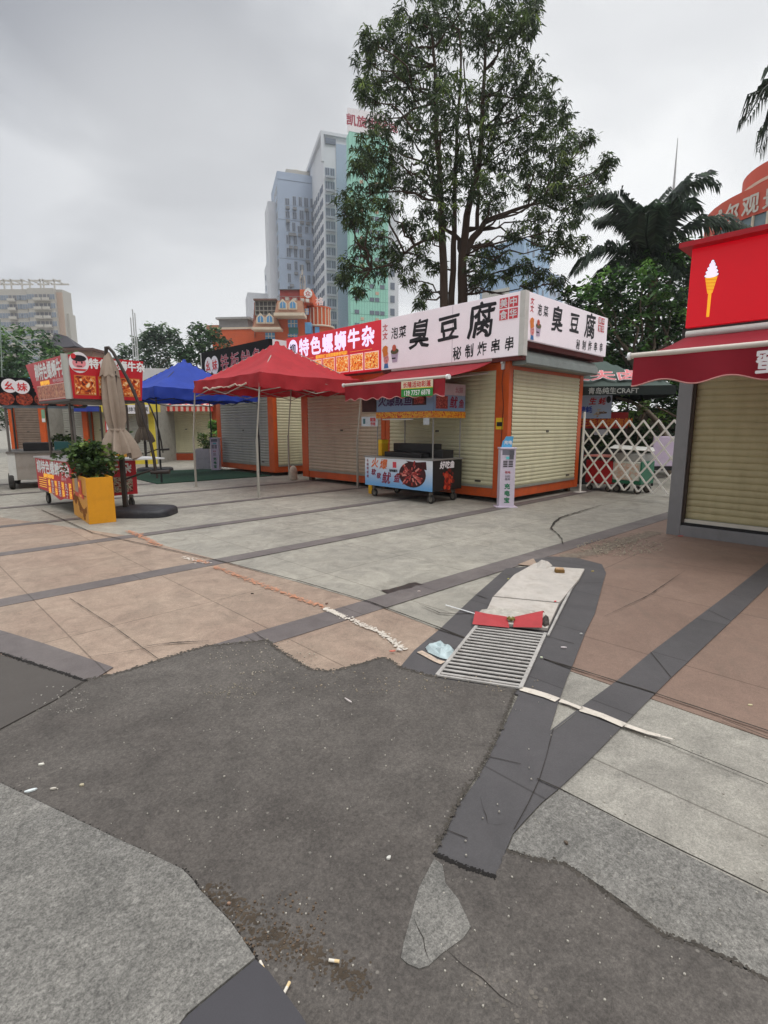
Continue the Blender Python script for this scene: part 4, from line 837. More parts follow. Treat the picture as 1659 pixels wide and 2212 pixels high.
q = MB(); q.pan(PF2, 1.0, 1.36, .11, .42, .009, .003, mat('plate_dark')); q.pan(PF2, 1.05, 1.31, .14, .38, .012, .002, food('squid_photo2', [(50, 12, 12), (140, 34, 30), (190, 90, 80)], 18)); q.pan(PS2, .05, .4, .04, .28, .009, .003, food('squid_photo2', [])); q.build('food_picture', sp2)
q = MB(); FR = food('red_yellow_fringe', [(170, 26, 20), (200, 60, 20), (232, 190, 40), (180, 30, 20)], 16, seed=5); q.pan(PF2, -.02, 1.56, -.13, -.005, .0, .006, FR); q.pan(PS2, -.02, .98, -.13, -.005, .0, .006, FR); q.build('fringe', cb)
q = MB(); q.box(-.0, .9, 1.56, 2.0, 1.80, 2.12, mat('maroon_box', (58, 22, 22), .6, .3, 8)); q.build('side_box', cb)
q = MB(); q.tube([(.03, 1.4, 1.64), (.03, .55, 1.64)], .014, WHT, 8); q.build('lamp_tube', cb)
q = MB(); q.pan(XM(0, 2.0), .0, .5, 1.50, 1.70, .01, .005, mat('placard', (196, 204, 212), .5, .1, 30)); q = q.build('placard', sc_); t_ = MB(); text(XM(0, 2.0), '鱿鱼', .36, 1.64, .08, REDINK, None, .016, .004, mb=t_); text(XM(0, 2.0), '价格', .36, 1.55, .07, REDINK, None, .016, .003, mb=t_); t_.pan(XM(0, 2.0), .05, .12, 1.55, 1.66, .016, .001, mat('teal_ink', (60, 110, 120), .5)); t_.build('lettering', q)
q = MB(); q.pan(XM(0, 1.52), 1.28, 1.43, 1.53, 1.66, .01, .004, mat('placard')); q.build('placard', sc_)
# grill on the counter
g_ = thing('griddle', 'long black griddle standing on the squid cart worktop', 'griddle', (7.80, 6.75, .876))
q = MB(); q.box(.0, .55, .12, 1.15, 0, .10, BLACK); q.build('base', g_, bevel=.01); q = MB(); q.box(.30, .62, .10, 1.18, .10, .27, mat('griddle_black', (34, 34, 36), .4, .2, 6)); q.build('back_guard', g_, bevel=.012); q = MB(); q.box(.25, .6, -.22, .10, .0, .16, BLACK); q.build('side_burner', g_, bevel=.008)
q = MB(); q.box(-.1, .1, -.07, .07, 0, .34, YEL); q.box(-.105, .105, -.075, .075, .26, .34, mat('yellow_lid', (240, 200, 30), .4)); tag(q.build('yellow_container', loc=(7.95, 8.1, .877), bevel=.01), 'tall yellow container standing on the left end of the squid cart', 'container')
q = MB(); q.box(-.06, .06, -.06, .06, 0, .22, YEL); q.box(-.02, .1, -.05, .05, .0, .05, YEL); tag(q.build('wheel_chock', loc=(8.05, 8.55, 0), bevel=.01), 'small yellow stand on the ground behind the left castor of the squid cart', 'stand')

# ------------------------------------------------------------------ power bank stations
def station(label, loc, rz, s=1.0):
    t = thing('charging_station', label, 'charging station', loc, rz, 'white power bank stations'); LW = mat('station_lilac', (216, 206, 222), .35, .03, 3, dirt=.1)
    q = MB(); q.box(-.14, .14, -.11, .11, .012, 1.08, LW); q.build('column', t, bevel=.006)
    q = MB(); q.box(-.20, .20, -.15, .15, 0, .014, LW); q.build('base_plate', t, bevel=.003)
    q = MB(); q.box(-.155, .155, -.125, .125, 1.085, 1.115, LW); q.build('top_cap', t, bevel=.005)
    P = (Vector((-.14, -.11, 0)), Vector((1, 0, 0)), Vector((0, -1, 0)))
    sc = MB(); sc.pan(P, .03, .25, .98, 1.07, .001, .004, mat('screen_grey', (120, 120, 132), .25)); sc.build('screen', t)
    sl = MB()
    for i in range(4):
        for j in range(2): sl.pan(P, .05 + j * .10, .13 + j * .10, .76 + i * .032, .777 + i * .032, .001, .004, BLACK)
    sl.build('battery_slot', t)
    q = MB(); q.pan(P, .10, .21, .90, .95, .001, .004, mat('cyan_plate', (110, 200, 205), .4)); q.build('logo_plate', t)
    t_ = MB(); GI = mat('green_ink', (40, 130, 90), .5)
    for i, ch in enumerate('充电宝'): text(P, ch, .14, .40 - i * .13, .10, GI, None, .001, .006, mb=t_)
    text(P, '街电', .14, .66, .045, mat('station_red', (190, 90, 100), .5), None, .001, .002, mb=t_); text(P, '扫码', .14, .585, .045, INK, None, .001, .001, mb=t_); text(P, '借用', .14, .535, .045, INK, None, .001, .001, mb=t_)
    t_.build('lettering', t)
    P2_ = (Vector((-.14, .11, 0)), Vector((0, -1, 0)), Vector((-1, 0, 0)))
    return t
st1 = station('white power bank column with a blue card on top by the orange corner post', (8.50, 5.36, 0), R(-45) + R(0))
q = MB(); P = (Vector((-.13, .0, 1.115)), Vector((1, 0, 0)), Vector((0, -1, 0))); q.ppoly(P, [(.02, 0), (.21, 0), (.24, .20), (.10, .20), (.07, .14), (.04, .12)], 0, .006, mat('blue_card', (88, 170, 214), .4)); q = q.build('top_card', st1); text(P, '充电', .14, .09, .07, WHT, q, .006, .003)
q = MB(); q.box(.02, .10, -.118, -.112, .90, 1.06, mat('grey_plate', (96, 96, 104), .4)); q.build('side_plate', st1)
station('white power bank column against the left post of the black-signed kiosk', (8.56, 16.9, 0), R(-45))

# ------------------------------------------------------------------ red noodle cart (left)
rc = thing('food_cart', 'red noodle cart with tapered red canopy sign and plain steel poles at left', 'cart', (2.45, 10.0, 0), R(3))
CR = mat('cart_red', (192, 28, 40), .45, .06, 3, dirt=.15, dirt_col=(130, 25, 30))
q = MB(); q.box(0, 1.02, 0, 1.95, .27, .87, mat('cart_steel', (120, 118, 115), .4, .1, 5, metal=.5)); q.build('cabinet', rc)
PL = (Vector((0, 2.0, 0)), Vector((0, -1, 0)), Vector((-1, 0, 0))); PR = YM(0, 0)
q = MB(); q.box(-.03, 1.05, -.03, 2.05, .90, .93, mat('counter_steel', (196, 196, 196), .3, .05, 3, metal=.5)); q.build('worktop', rc, bevel=.003)
q = MB(); q.box(.3, 1.45, -.35, -.03, .905, .93, mat('shelf_board', (205, 205, 205), .4, .05, 3)); q.box(1.05, 1.45, -.03, .4, .905, .93, mat('shelf_board')); q.build('side_shelf', rc)
# hanging red banner, front face ragged lower edge
q = MB(); q.ppoly(PL, [(.0, .31), (.4, .30), (.8, .28), (1.1, .22), (1.3, .19), (1.5, .24), (1.98, .26), (2.0, .90), (0, .90)], .004, .006, CR); bn = q.build('banner', rc)
t_ = MB(); text(PL, '柳特色螺蛳牛杂', 1.0, .75, .24, WHT, None, .011, .010, 1.02, mb=t_); text(PL, '螺蛳粉猪脚鸭脚', .75, .59, .08, LITY, None, .011, .003, mb=t_); text(PL, '卤味小吃', 1.6, .59, .06, SIGNW, None, .011, .001, mb=t_)
for i, ch in enumerate('螺蛳粉 加料 鸭脚 豆泡 猪脚 丸子 肥肠'.split()): 
    for j, c2 in enumerate(ch[:2]): text(PL, c2, .75 + .19 * i, .47 - j * .14, .13, SIGNW if i % 2 else LITY, None, .011, .003, mb=t_)
for j in range(5): t_.pan(PL, .12, .58, .36 + j * .042, .372 + j * .042, .011, .001, LITY)
t_.build('lettering', bn)
q = MB(); q.pan(PR, 0, 1.06, .27, .90, .004, .006, CR); bn = q.build('banner', rc); t_ = MB(); text(PR, '特色牛杂', .55, .76, .2, WHT, None, .011, .01, 1.0, mb=t_); t_.build('lettering', bn)
q = MB()
for i, (x0, x1) in enumerate(((.04, .28), (.31, .62), (.65, .98))): q.pan(PR, x0, x1, .32, .60, .011, .003, food('cart_photo_%d' % i, [(60, 16, 10), (150, 50, 30), (200, 190, 170), (60, 90, 50), (230, 200, 180)], 12, seed=i * 5.0))
q.build('food_picture', bn)
for x, y in ((.12, 1.9), (.98, .1), (.98, 1.9), (.12, .1)): wheel((x, y, .10), .10, rc, 'x')
for x, y in ((.06, .0), (.98, .0), (.06, 1.25), (.98, 1.25)):
    q = MB(); q.tube([(x, y, .93), (x, y, 1.88)], .021, mat('cart_pole', (98, 90, 84), .45, .15, 6, metal=.3), 4); q.build('canopy_pole', rc)
# canopy : inverted truncated pyramid with red printed faces
zb_, zt_ = 1.945, 2.62
def slope(p0, p1, p2, p3, name):  # bottom-left, bottom-right, top-right, top-left
    O = Vector(p0); X = (Vector(p1) - O).normalized(); Zv = ((Vector(p3) + Vector(p2)) / 2 - (Vector(p1) + O) / 2); return O, X, Zv
bt = [(-.02, -.33, zb_), (1.12, -.33, zb_), (1.12, 1.32, zb_), (-.02, 1.32, zb_)]; tp = [(-.05, -.36, zt_), (1.18, -.36, zt_), (1.18, 1.82, zt_), (-.05, 1.82, zt_)]
q = MB(); q.add(bt + tp, [(0, 1, 5, 4), (1, 2, 6, 5), (2, 3, 7, 6), (3, 0, 4, 7), (0, 3, 2, 1), (4, 5, 6, 7)], CR); cn = q.build('canopy_sign', rc)
def sloped_group(A, B, D):
    """builds on a vertical unit panel then maps onto the sloped face A(bottom-left) B(bottom-right) D(top-left)"""
    A, B, D = Vector(A), Vector(B), Vector(D); X = (B - A).normalized(); Z = (D - A); Z = (Z - X * Z.dot(X)).normalized(); Nn = X.cross(Z)
    return Matrix(((X.x, -Nn.x, Z.x, A.x), (X.y, -Nn.y, Z.y, A.y), (X.z, -Nn.z, Z.z, A.z), (0, 0, 0, 1)))
VP = YM(0, 0)
def mapped(mb, M_): mb.v = [tuple(M_ @ Vector(a)) for a in mb.v]; return mb
M1 = sloped_group(bt[3], bt[0], tp[3])  # left face
q = MB(); text(VP, '柳特色螺蛳牛杂', .84, .50, .28, WHT, None, .002, .010, .78, mb=q); text(VP, '螺蛳粉猪脚鸭脚', .50, .30, .075, LITY, None, .002, .004, .9, mb=q); text(VP, '特色小吃欢迎品尝', 1.2, .31, .06, SIGNW, None, .002, .001, mb=q); mapped(q, M1).build('lettering', cn)
q = MB(); q.pan(VP, .0, 1.63, .015, .262, .002, .002, mat('photo_frame2', (226, 190, 180), .5))
for i in range(7): q.pan(VP, .015 + i * .231, .228 + i * .231, .03, .25, .005, .002, food('strip_photo_%d' % i, [(110, 44, 30), (160, 70, 40), (190, 120, 90), (205, 150, 110)], 12, seed=i * 4.1))
mapped(q, M1).build('food_picture', cn)
M2 = sloped_group(bt[0], bt[1], tp[0])
q = MB(); q.disc(VP, .17, .57, .15, .165, .002, .002, SIGNW); q.disc(VP, .17, .56, .10, .075, .005, .002, mat('logo_pink', (228, 140, 148), .5)); q.disc(VP, .17, .635, .11, .05, .006, .002, INK); q.disc(VP, .09, .665, .035, .04, .007, .002, REDINK); q.pan(VP, .13, .21, .505, .52, .0075, .002, INK); q.disc(VP, .13, .57, .013, .018, .008, .001, INK, 8); q.disc(VP, .21, .57, .013, .018, .008, .001, INK, 8); q.ppoly(VP, [(.06, .47), (.28, .47), (.25, .44), (.09, .44)], .0085, .001, REDINK); mapped(q, M2).build('round_logo', cn)
q = MB(); text(VP, '特色螺蛳牛杂', .77, .57, .155, WHT, None, .002, .009, .90, mb=q); mapped(q, M2).build('lettering', cn)
q = MB()
for i in range(3): q.pan(VP, .08 + i * .36, .40 + i * .36, .06, .37, .002, .002, mat('photo_edge', (206, 120, 60), .5)); q.pan(VP, .092 + i * .36, .388 + i * .36, .075, .355, .005, .002, food('cart_dish_%d' % i, [(36, 12, 10), (130, 30, 14), (205, 80, 20), (232, 150, 60), (245, 225, 190)], 9, seed=2 + i * 6.0))
mapped(q, M2).build('food_picture', cn)
q = MB(); e0, e1 = Vector(bt[0]), Vector(tp[0]); q.tube([e0 + Vector((-.01, -.01, -.01)), e1 + Vector((-.01, -.01, .01))], .055, mat('silver_trim', (190, 192, 186), .4, .05, 3, metal=.2), 4); q.build('corner_trim', cn)
q = MB(); q.box(-.03, 1.13, -.34, 1.33, zb_ - .04, zb_ - .002, DKSTEEL); q.build('canopy_frame', cn)
q = MB(); q.pan((Vector((.02, 1.25, 0)), Vector((0, -1, 0)), Vector((-1, 0, 0))), -.09, .12, 1.57, 1.80, .02, .004, mat('green_notice', (110, 160, 124), .5, .15, 30)); q = q.build('notice_card', rc)
q2 = MB(); q2.pan((Vector((.02, 1.25, 0)), Vector((0, -1, 0)), Vector((-1, 0, 0))), -.08, .11, 1.58, 1.64, .025, .001, SIGNW); q2.build('print', q)
q = MB(); q.lathe((0, 0, 0), [(0, 0), (.26, 0), (.30, .05), (.27, .10), (.12, .17), (0, .19)], BLACK, 18); tag(q.build('wok', loc=(3.05, 10.9, .94)), 'black domed pan cover on the red noodle cart worktop', 'pan cover')

# ------------------------------------------------------------------ closed cantilever umbrellas
CLOTH = mat('beige_umbrella_cloth', (174, 157, 142), .9, .08, 3, bump=.3, bscale=20, dirt=.2, dirt_col=(110, 94, 82))
def umbrella(label, loc, rz, cloth, seed, base=True):
    t = thing('cantilever_umbrella', label, 'umbrella', loc, rz, 'closed cantilever umbrellas'); rr = random.Random(seed); UM = mat('umbrella_metal', (62, 56, 53), .45, .1, 5, metal=.3)
    cx, cy = -.10, .02
    prof = [(2.66, .03), (2.62, .055), (2.5, .09), (2.42, .115), (2.3, .125), (2.1, .145), (1.9, .155), (1.75, .155), (1.6, .145), (1.50, .12), (1.45, .112), (1.38, .16), (1.27, .215), (1.18, .25), (1.09, .28), (1.04, .29)]
    k = 96; nf = 8; vs = []; c = MB()
    ph = [rr.uniform(-.5, .5) for _ in range(nf)]
    for j, (z, r) in enumerate(prof):
        for i in range(k):
            a = 2 * math.pi * i / k; f = a * nf / (2 * math.pi); idx = int(f) % nf
            fold = abs((f % 1) - .5) * 2; amp = .10 + .42 * min(1, (2.66 - z) / .9); 
            rad = r * (1.18 - amp * (1 - fold) ** .8 + .07 * math.sin(3 * a + z * 2 + ph[idx])) ; tw = .5 * (2.66 - z) * .25
            zz = z - (.08 * (1 - fold) + .05 * math.sin(a * 2 + 1)) * (1 if z < 1.1 else 0); lean = (2.66 - z) * .04
            vs.append((cx + lean + rad * math.cos(a + tw), cy + rad * math.sin(a + tw), zz))
    c.add(vs, [(j * k + i, j * k + (i + 1) % k, (j + 1) * k + (i + 1) % k, (j + 1) * k + i) for j in range(len(prof) - 1) for i in range(k)], cloth, True); co = c.build('canopy_cloth', t)
    cap = MB(); vs = []
    for z, r in ((2.70, .03), (2.6, .075), (2.45, .12), (2.34, .15)):
        for i in range(48): a = 2 * math.pi * i / 48; rad = r * (1 + .12 * math.cos(8 * a) * (2.7 - z) * 2.4); vs.append((cx + rad * math.cos(a), cy + rad * math.sin(a), z - .02 * (1 + math.cos(8 * a)) * (z < 2.4)))
    cap.add(vs, [(j * 48 + i, j * 48 + (i + 1) % 48, (j + 1) * 48 + (i + 1) % 48, (j + 1) * 48 + i) for j in range(3) for i in range(48)], cloth, True); cap.build('top_cap', co)
    tie = MB(); tie.lathe((cx + .045, cy, 1.44), [(.122, -.02), (.128, 0), (.122, .02)], cloth, 32); tie.build('tie_strap', co)
    p = MB(); p.box(-.035, .035, -.035, .035, .1, 1.0, UM); p.box(-.028, .028, -.028, .028, 1.0, 2.40, UM); p.build('post', t, bevel=.006)
    a_ = MB(); pts = [(.56, 0, .74), (.55, 0, .95), (.50, 0, 1.30), (.40, 0, 1.75), (.26, 0, 2.15), (.10, 0, 2.50), (.0, 0, 2.70), (-.07, 0, 2.78), (-.13, 0, 2.77)]
    a_.tube(pts, .026, UM, 10); a_.tube([(-.11, 0, 2.78), (-.12, 0, 2.65)], .03, UM, 8); a_.build('arm', t)
    b = MB(); b.tube([(.02, 0, .60), (.30, 0, .70), (.50, 0, .76)], .018, UM, 8); b.tube([(.48, 0, .72), (.80, 0, .735)], [.032, .038], UM, 10); b.tube([(.58, 0, .74), (.58, 0, .62)], .018, UM, 8); b.build('crank_handle', t)
    if base:
        bs = MB(); n = 40; ring = lambda s, z: [(.30 + .55 * s * math.copysign(abs(math.cos(6.283 * i / n)) ** .55, math.cos(6.283 * i / n)), -.05 + .40 * s * math.copysign(abs(math.sin(6.283 * i / n)) ** .55, math.sin(6.283 * i / n)), z) for i in range(n)]
        vs = ring(1, 0) + ring(1.0, .07) + ring(.97, .105) + ring(.90, .125); bs.add(vs, [(j * n + i, j * n + (i + 1) % n, (j + 1) * n + (i + 1) % n, (j + 1) * n + i) for j in range(3) for i in range(n)] + [tuple(range(3 * n, 4 * n))], mat('base_black', (42, 42, 46), .5, .15, 6, dirt=.3, dirt_col=(90, 88, 84)), True); bs.build('base', t)
    return t
umbrella('closed beige umbrella on a curved dark arm behind the near yellow planter', (3.10, 9.50, 0), R(-44.6), CLOTH, 3)
umbrella('closed dark taupe umbrella seen through the noodle cart and blue canopy', (6.75, 18.3, 0), R(-44.6), mat('taupe_cloth', (104, 92, 80), .9, .1, 3), 4)

# ------------------------------------------------------------------ foliage helpers
LEAFM = [mat('leaf_dark', (58, 80, 46), .5, .2, 3, leaf=True, spec=.35), mat('leaf_mid', (76, 100, 52), .5, .2, 3, leaf=True, spec=.35), mat('leaf_light', (108, 130, 60), .5, .2, 3, leaf=True)]
def leaf(vs, fs, p, d, L_, W_, up=Vector((0, 0, 1)), droop=.3):
    d = d.normalized(); s = d.cross(up); s = s.normalized() if s.length > 1e-3 else Vector((1, 0, 0)); o = len(vs)
    mid = p + d * L_ * .5; tip = p + d * L_ - Vector((0, 0, L_ * droop)); mid.z -= L_ * droop * .2
    vs += [p, mid - s * W_ / 2, tip, mid + s * W_ / 2]; fs.append((o, o + 1, o + 2, o + 3))
def rdir(rr, zlo=-1, zhi=1):
    z = rr.uniform(zlo, zhi); a = rr.uniform(0, 6.283); q = math.sqrt(max(0, 1 - z * z)); return Vector((q * math.cos(a), q * math.sin(a), z))
def foliage_mesh(name, parent, clumps, rr, per=14, L_=.17, W_=.05, droop=.35, zlo=-.6, zhi=.7, mats=None, spread=.12):
    vs = []; fs = []; mi = []
    for c, m in clumps:
        for _ in range(per):
            d = rdir(rr, zlo, zhi); n0 = len(fs); leaf(vs, fs, c + rdir(rr) * rr.uniform(0, spread), d, L_ * rr.uniform(.6, 1.2), W_ * rr.uniform(.7, 1.2), rdir(rr, .3, 1), droop * rr.uniform(.3, 1.4)); mi.append(m)
    mb = MB(); mb.v = [tuple(v) for v in vs]; mb.f = [list(f) for f in fs]; mb.m = mi; mb.sm = [False] * len(fs); mb.mats = mats or LEAFM
    return mb.build(name, parent)
def plant(parent, rr, w_, d_, h, z0, n, mats=None, L_=.10, W_=.06, cx=0, cy=0):
    cl = []
    for _ in range(n):
        x = rr.gauss(0, .36); y = rr.gauss(0, .36); z = rr.random() ** .8; s = 1 - .45 * abs(z - .55)
        cl.append((Vector((cx + x * w_ * s, cy + y * d_ * s, z0 + z * h)), rr.choice([0, 0, 1, 1, 2])))
    foliage_mesh('foliage', parent, cl, rr, 9, L_, W_, .25, -.4, .8, mats, .06)
    st = MB()
    for _ in range(6):
        x, y = rr.uniform(-.25, .25) * w_, rr.uniform(-.25, .25) * d_; st.tube([(cx + x * .5, cy + y * .5, z0 - .15), (cx + x * .9, cy + y * .9, z0 + h * .3), (cx + x * 1.3, cy + y * 1.3, z0 + h * .7)], [.012, .009, .005], mat('stem_brown', (96, 78, 54), .9), 5)
    st.build('stem', parent)
POT = mat('planter_yellow', (216, 148, 24), .45, .06, 4, dirt=.25, dirt_col=(170, 110, 30))
def planter(name, label, loc, rz, w_, d_, h, m, seed, style=0, plant_h=.55, n=110, group='box planters of shrubs'):
    """d_ along local y, w_ along local x; near corner at the origin"""
    t = thing(name, label, 'planter', loc, rz, group); rr = random.Random(seed); th = .025
    q = MB(); q.box(0, w_, 0, th, 0, h, m); q.box(0, w_, d_ - th, d_, 0, h, m); q.box(0, th, th, d_ - th, 0, h, m); q.box(w_ - th, w_, th, d_ - th, 0, h, m); q.box(th, w_ - th, th, d_ - th, 0, .02, m); q.build('box', t, bevel=.003)
    q = MB(); q.box(th + .001, w_ - th - .001, th + .001, d_ - th - .001, h - .12, h - .07, mat('potting_soil', (52, 40, 30), .95, .3, 30, bump=.8)); q.build('soil', t)
    PLn = (Vector((0, d_, 0)), Vector((0, -1, 0)), Vector((-1, 0, 0))); o = MB(); BR = mat('planter_fret', (140, 86, 20), .6, .1, 9) if style == 0 else mat('fret_grey', (60, 60, 62), .6)
    if style == 0:
        x = .12; i = 0; o.pan(PLn, .08, d_ - .06, h * .58, h * .60, .001, .004, BR)
        while x < d_ - .1:
            hh = .06 + .10 * abs(math.sin(i * .55)) + rr.uniform(0, .03); z1 = h * .42 + .10 * math.sin(i * .3 + .5); o.pan(PLn, x, x + .028, z1 - hh, z1, .001, .004, BR); x += .055; i += 1
        o.build('fretwork', t)
    else:
        for i in range(int(d_ / .05)): o.pan(PLn, .04 + i * .05, .052 + i * .05, .08, h * .5, .001, .002, mat('fret_pale', (150, 150, 156), .6))
        for i in range(9): x = .2 + i * .1; o.pan(PLn, x, x + .07, h * .38 + .05 * math.sin(i * .9), h * .42 + .05 * math.sin(i * .9), .004, .003, BR)
        o.pan(PLn, .1, d_ - .1, h * .60, h * .61, .001, .003, BR); o = o.build('fretwork', t); text(PLn, '欢乐美食街', d_ * .55, h * .82, .08, REDINK, t, .002, .002)
    plant(t, rr, w_ * .9 if style else max(w_, .5), d_ * .42, plant_h, h - .05, n, cx=w_ / 2, cy=d_ / 2)
    return t
pl1 = planter('planter', 'near yellow box planter with a leafy shrub in front of the noodle cart', (2.345, 8.86, 0), R(-5), .38, 1.25, .72, POT, 5, n=190, plant_h=.55)
P_ = (Vector((0, 1.22, 0)), Vector((0, -1, 0)), Vector((-1, 0, 0)))
q = MB(); q.pan(P_, .62, .88, .42, .66, .006, .003, mat('tape_red', (206, 66, 40), .5, .1, 20)); q.pan(P_, .30, 1.0, .37, .44, .0065, .003, mat('tape_red')); q.pan(P_, .35, .62, .44, .74, .007, .004, mat('grey_tape', (170, 150, 130), .4, .15, 20)); q = q.build('warning_tape', pl1); t_ = MB(); text(P_, '小心地滑', .75, .405, .05, LITY, None, .010, .001, mb=t_); text(P_, '禁', .72, .58, .09, LITY, None, .010, .002, mb=t_); t_.build('lettering', q)
planter('planter', 'yellow box planter of bright green shrubs seen through the noodle cart', (3.6, 14.9, 0), 0, .45, 1.5, .72, POT, 6, n=90, plant_h=.6)
planter('planter', 'yellow box planter behind the taupe umbrella under the blue canopy', (5.9, 19.6, 0), R(-30), .5, 2.0, .85, POT, 7, n=80, plant_h=.6)
planter('planter', 'white box planter with thin shrubs in front of the striped-awning kiosk', (8.15, 17.6, 0), R(2) + R(-38), .5, 1.7, .72, mat('planter_white', (196, 194, 196), .5, .05, 4, dirt=.3), 8, 1, n=70, plant_h=.55)
# ------------------------------------------------------------------ red drinks kiosk on the right
k5 = thing('drinks_kiosk', 'grey-framed kiosk under a lit red sign box with an ice cream cone at right', 'kiosk', (7.91, 2.36, 0))
GF = mat('grey_frame', (132, 132, 134), .4, .05, 3, metal=.2, dirt=.15)
P5 = XM(0, 0); W5 = 3.6
q = MB(); q.box(0, .12, -.17, 0, .0, 2.72, GF); q.build('post', k5, bevel=.004); q = MB(); q.box(0, .12, -W5, -W5 + .17, 0, 2.72, GF); q.build('post', k5, bevel=.004)
q = MB(); q.box(0.002, .12, -W5 + .17, -.17, 0, .15, GF); q.build('base_rail', k5, bevel=.004)
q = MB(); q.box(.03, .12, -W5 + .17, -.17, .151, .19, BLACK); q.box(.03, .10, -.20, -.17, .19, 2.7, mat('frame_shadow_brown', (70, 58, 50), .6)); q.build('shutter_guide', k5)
q = MB(); q.box(.05, .11, -W5 + .17, -.20, .19, .235, mat('pale_rail', (205, 200, 188), .4, .08, 6)); q.build('bottom_rail', k5)
shutter((Vector((.10, 0, 0)), Vector((0, -1, 0)), Vector((-1, 0, 0))), .20, W5 - .18, .24, 2.6, mat('cream_shutter_right', (182, 172, 134), .5, .06, 2, dirt=.35, dirt_col=(140, 128, 96), stretch=(1, 1, .3)), k5, .088, lock=False)
q = MB(); q.box(.121, 3.0, -W5 + .01, -.01, 0.01, 2.7, GF); q.build('wall', k5)
q = MB(); q.box(-.04, 3.0, -W5, .01, 2.60, 2.76, mat('dark_band', (50, 44, 44), .6)); q.build('fascia', k5)
LR2 = mat('lit_red_box', (196, 4, 26), .35, .03, 1, emis=.35)
q = MB(); q.box(-.06, 2.9, -W5, -.03, 2.77, 3.74, LR2); sb = q.build('sign_box', k5, bevel=.003)
q = MB(); q.box(-.22, 3.0, -W5 - .05, .08, 3.741, 3.80, mat('red_cap', (176, 18, 34), .4)); q.build('top_cap', sb)
S5 = (Vector((-.06, -.03, 2.77)), Vector((0, -1, 0)), Vector((-1, 0, 0)))
q = MB(); OUT = mat('outline_dark', (96, 20, 24), .5); CONE = mat('cone_yellow', (244, 176, 40), .4, 0, emis=.4); ICE = mat('ice_white', (235, 225, 245), .4, 0, emis=.55)
def cone(P, cx, cz, s):
    o = MB()
    o.ppoly(P, [(cx - .035 * s, cz - .92 * s), (cx + .035 * s, cz - .92 * s), (cx + .04 * s, cz - .28 * s), (cx - .04 * s, cz - .28 * s)], .003, .002, CONE)
    o.ppoly(P, [(cx - .06 * s, cz - .30 * s), (cx + .06 * s, cz - .30 * s), (cx + .15 * s, cz + .12 * s), (cx - .15 * s, cz + .12 * s)], .004, .002, CONE)
    for i in range(4): z = cz - .22 * s + i * .085 * s; w_ = (.075 + .022 * i) * s; o.ppoly(P, [(cx - w_, z + .03 * s), (cx + w_, z), (cx + w_, z + .012 * s), (cx - w_, z + .042 * s)], .0065, .001, mat('cone_line', (196, 110, 20), .4, 0, emis=.3))
    for (dz, w_) in ((.17, .17), (.26, .15), (.35, .12), (.44, .075), (.50, .04)): o.disc(P, cx, cz + dz * s, (w_ + .012) * s, .072 * s, .0035, .002, OUT, 20)
    for k, (dz, w_) in enumerate(((.17, .17), (.26, .15), (.35, .12), (.44, .075), (.50, .04))): o.disc(P, cx, cz + dz * s, w_ * s, .062 * s, .006 + k * .0006, .002, ICE, 20)
    return o
cone(S5, .25, .53, .46).build('ice_cream_picture', sb)
AW5, VL5 = awning(k5, XM(.0, -.05), 0, W5 + .5, 2.66, 1.70, 2.265, .33, mat('red_awning_cloth2', (150, 26, 44), .8, .08, 2.5, dirt=.2, dirt_col=(120, 26, 40)), .62, wave=.07, seed=3)
q = MB(); q.box(-.01, .01, -W5, -.0, 2.64, 2.74, WHITEM); q.build('awning_track', k5)
text((Vector((-1.80, -.05, 0)), Vector((0, -1, 0)), Vector((-1, 0, 0))), '蜜', 1.24, 2.10, .22, SIGNW, VL5, .02, .008, .95)

# ------------------------------------------------------------------ folding lattice barrier
fa, fb = Vector((11.58, 5.34, 0)), Vector((11.07, 2.62, 0)); fd = (fb - fa).normalized(); fL = (fb - fa).length
fz = thing('folding_barrier', 'white metal folding lattice barrier closing the gap between two kiosks', 'barrier', fa, math.atan2(fd.y, fd.x))
FW = mat('barrier_white', (236, 233, 226), .45, .06, 6, dirt=.3, dirt_col=(160, 150, 138))
for x in (0, fL):
    q = MB(); q.tube([(x, 0, 0), (x, 0, 1.82)], .026, FW, 10); q.box(x - .07, x + .07, -.14, .14, 0, .02, FW); q.build('post', fz)
nd = 9; stp = fL / nd; zlo, zhi = .16, 1.62
def lath(x0, z0, x1, z1, y):
    d = Vector((x1 - x0, 0, z1 - z0)).normalized(); n = Vector((-d.z, 0, d.x)) * .018; a, b = Vector((x0, y, z0)), Vector((x1, y, z1)); q = MB(); dy = Vector((0, .005, 0))
    vs = [p + s_ for s_ in (-dy, dy) for p in (a - n, a + n, b + n, b - n)]
    q.add(vs, [(0, 1, 2, 3), (7, 6, 5, 4), (0, 4, 5, 1), (1, 5, 6, 2), (2, 6, 7, 3), (3, 7, 4, 0)], FW); return q
# laths cross 3 cells tall: from bottom tips to top tips shifted by three steps
rows = 4; run = stp * rows
for i in range(-rows + 1, nd):
    for sgn in (1, -1):
        x0 = i * stp + stp * .5; x1 = x0 + run
        if sgn == -1: za, zb2 = zhi, zlo
        else: za, zb2 = zlo, zhi
        # clip to the frame
        t0 = max(0, (0 - x0) / (x1 - x0)); t1 = min(1, (fL - x0) / (x1 - x0))
        if t1 - t0 < .05: continue
        lath(x0 + (x1 - x0) * t0, za + (zb2 - za) * t0, x0 + (x1 - x0) * t1, za + (zb2 - za) * t1, .008 * sgn).build('lath', fz)
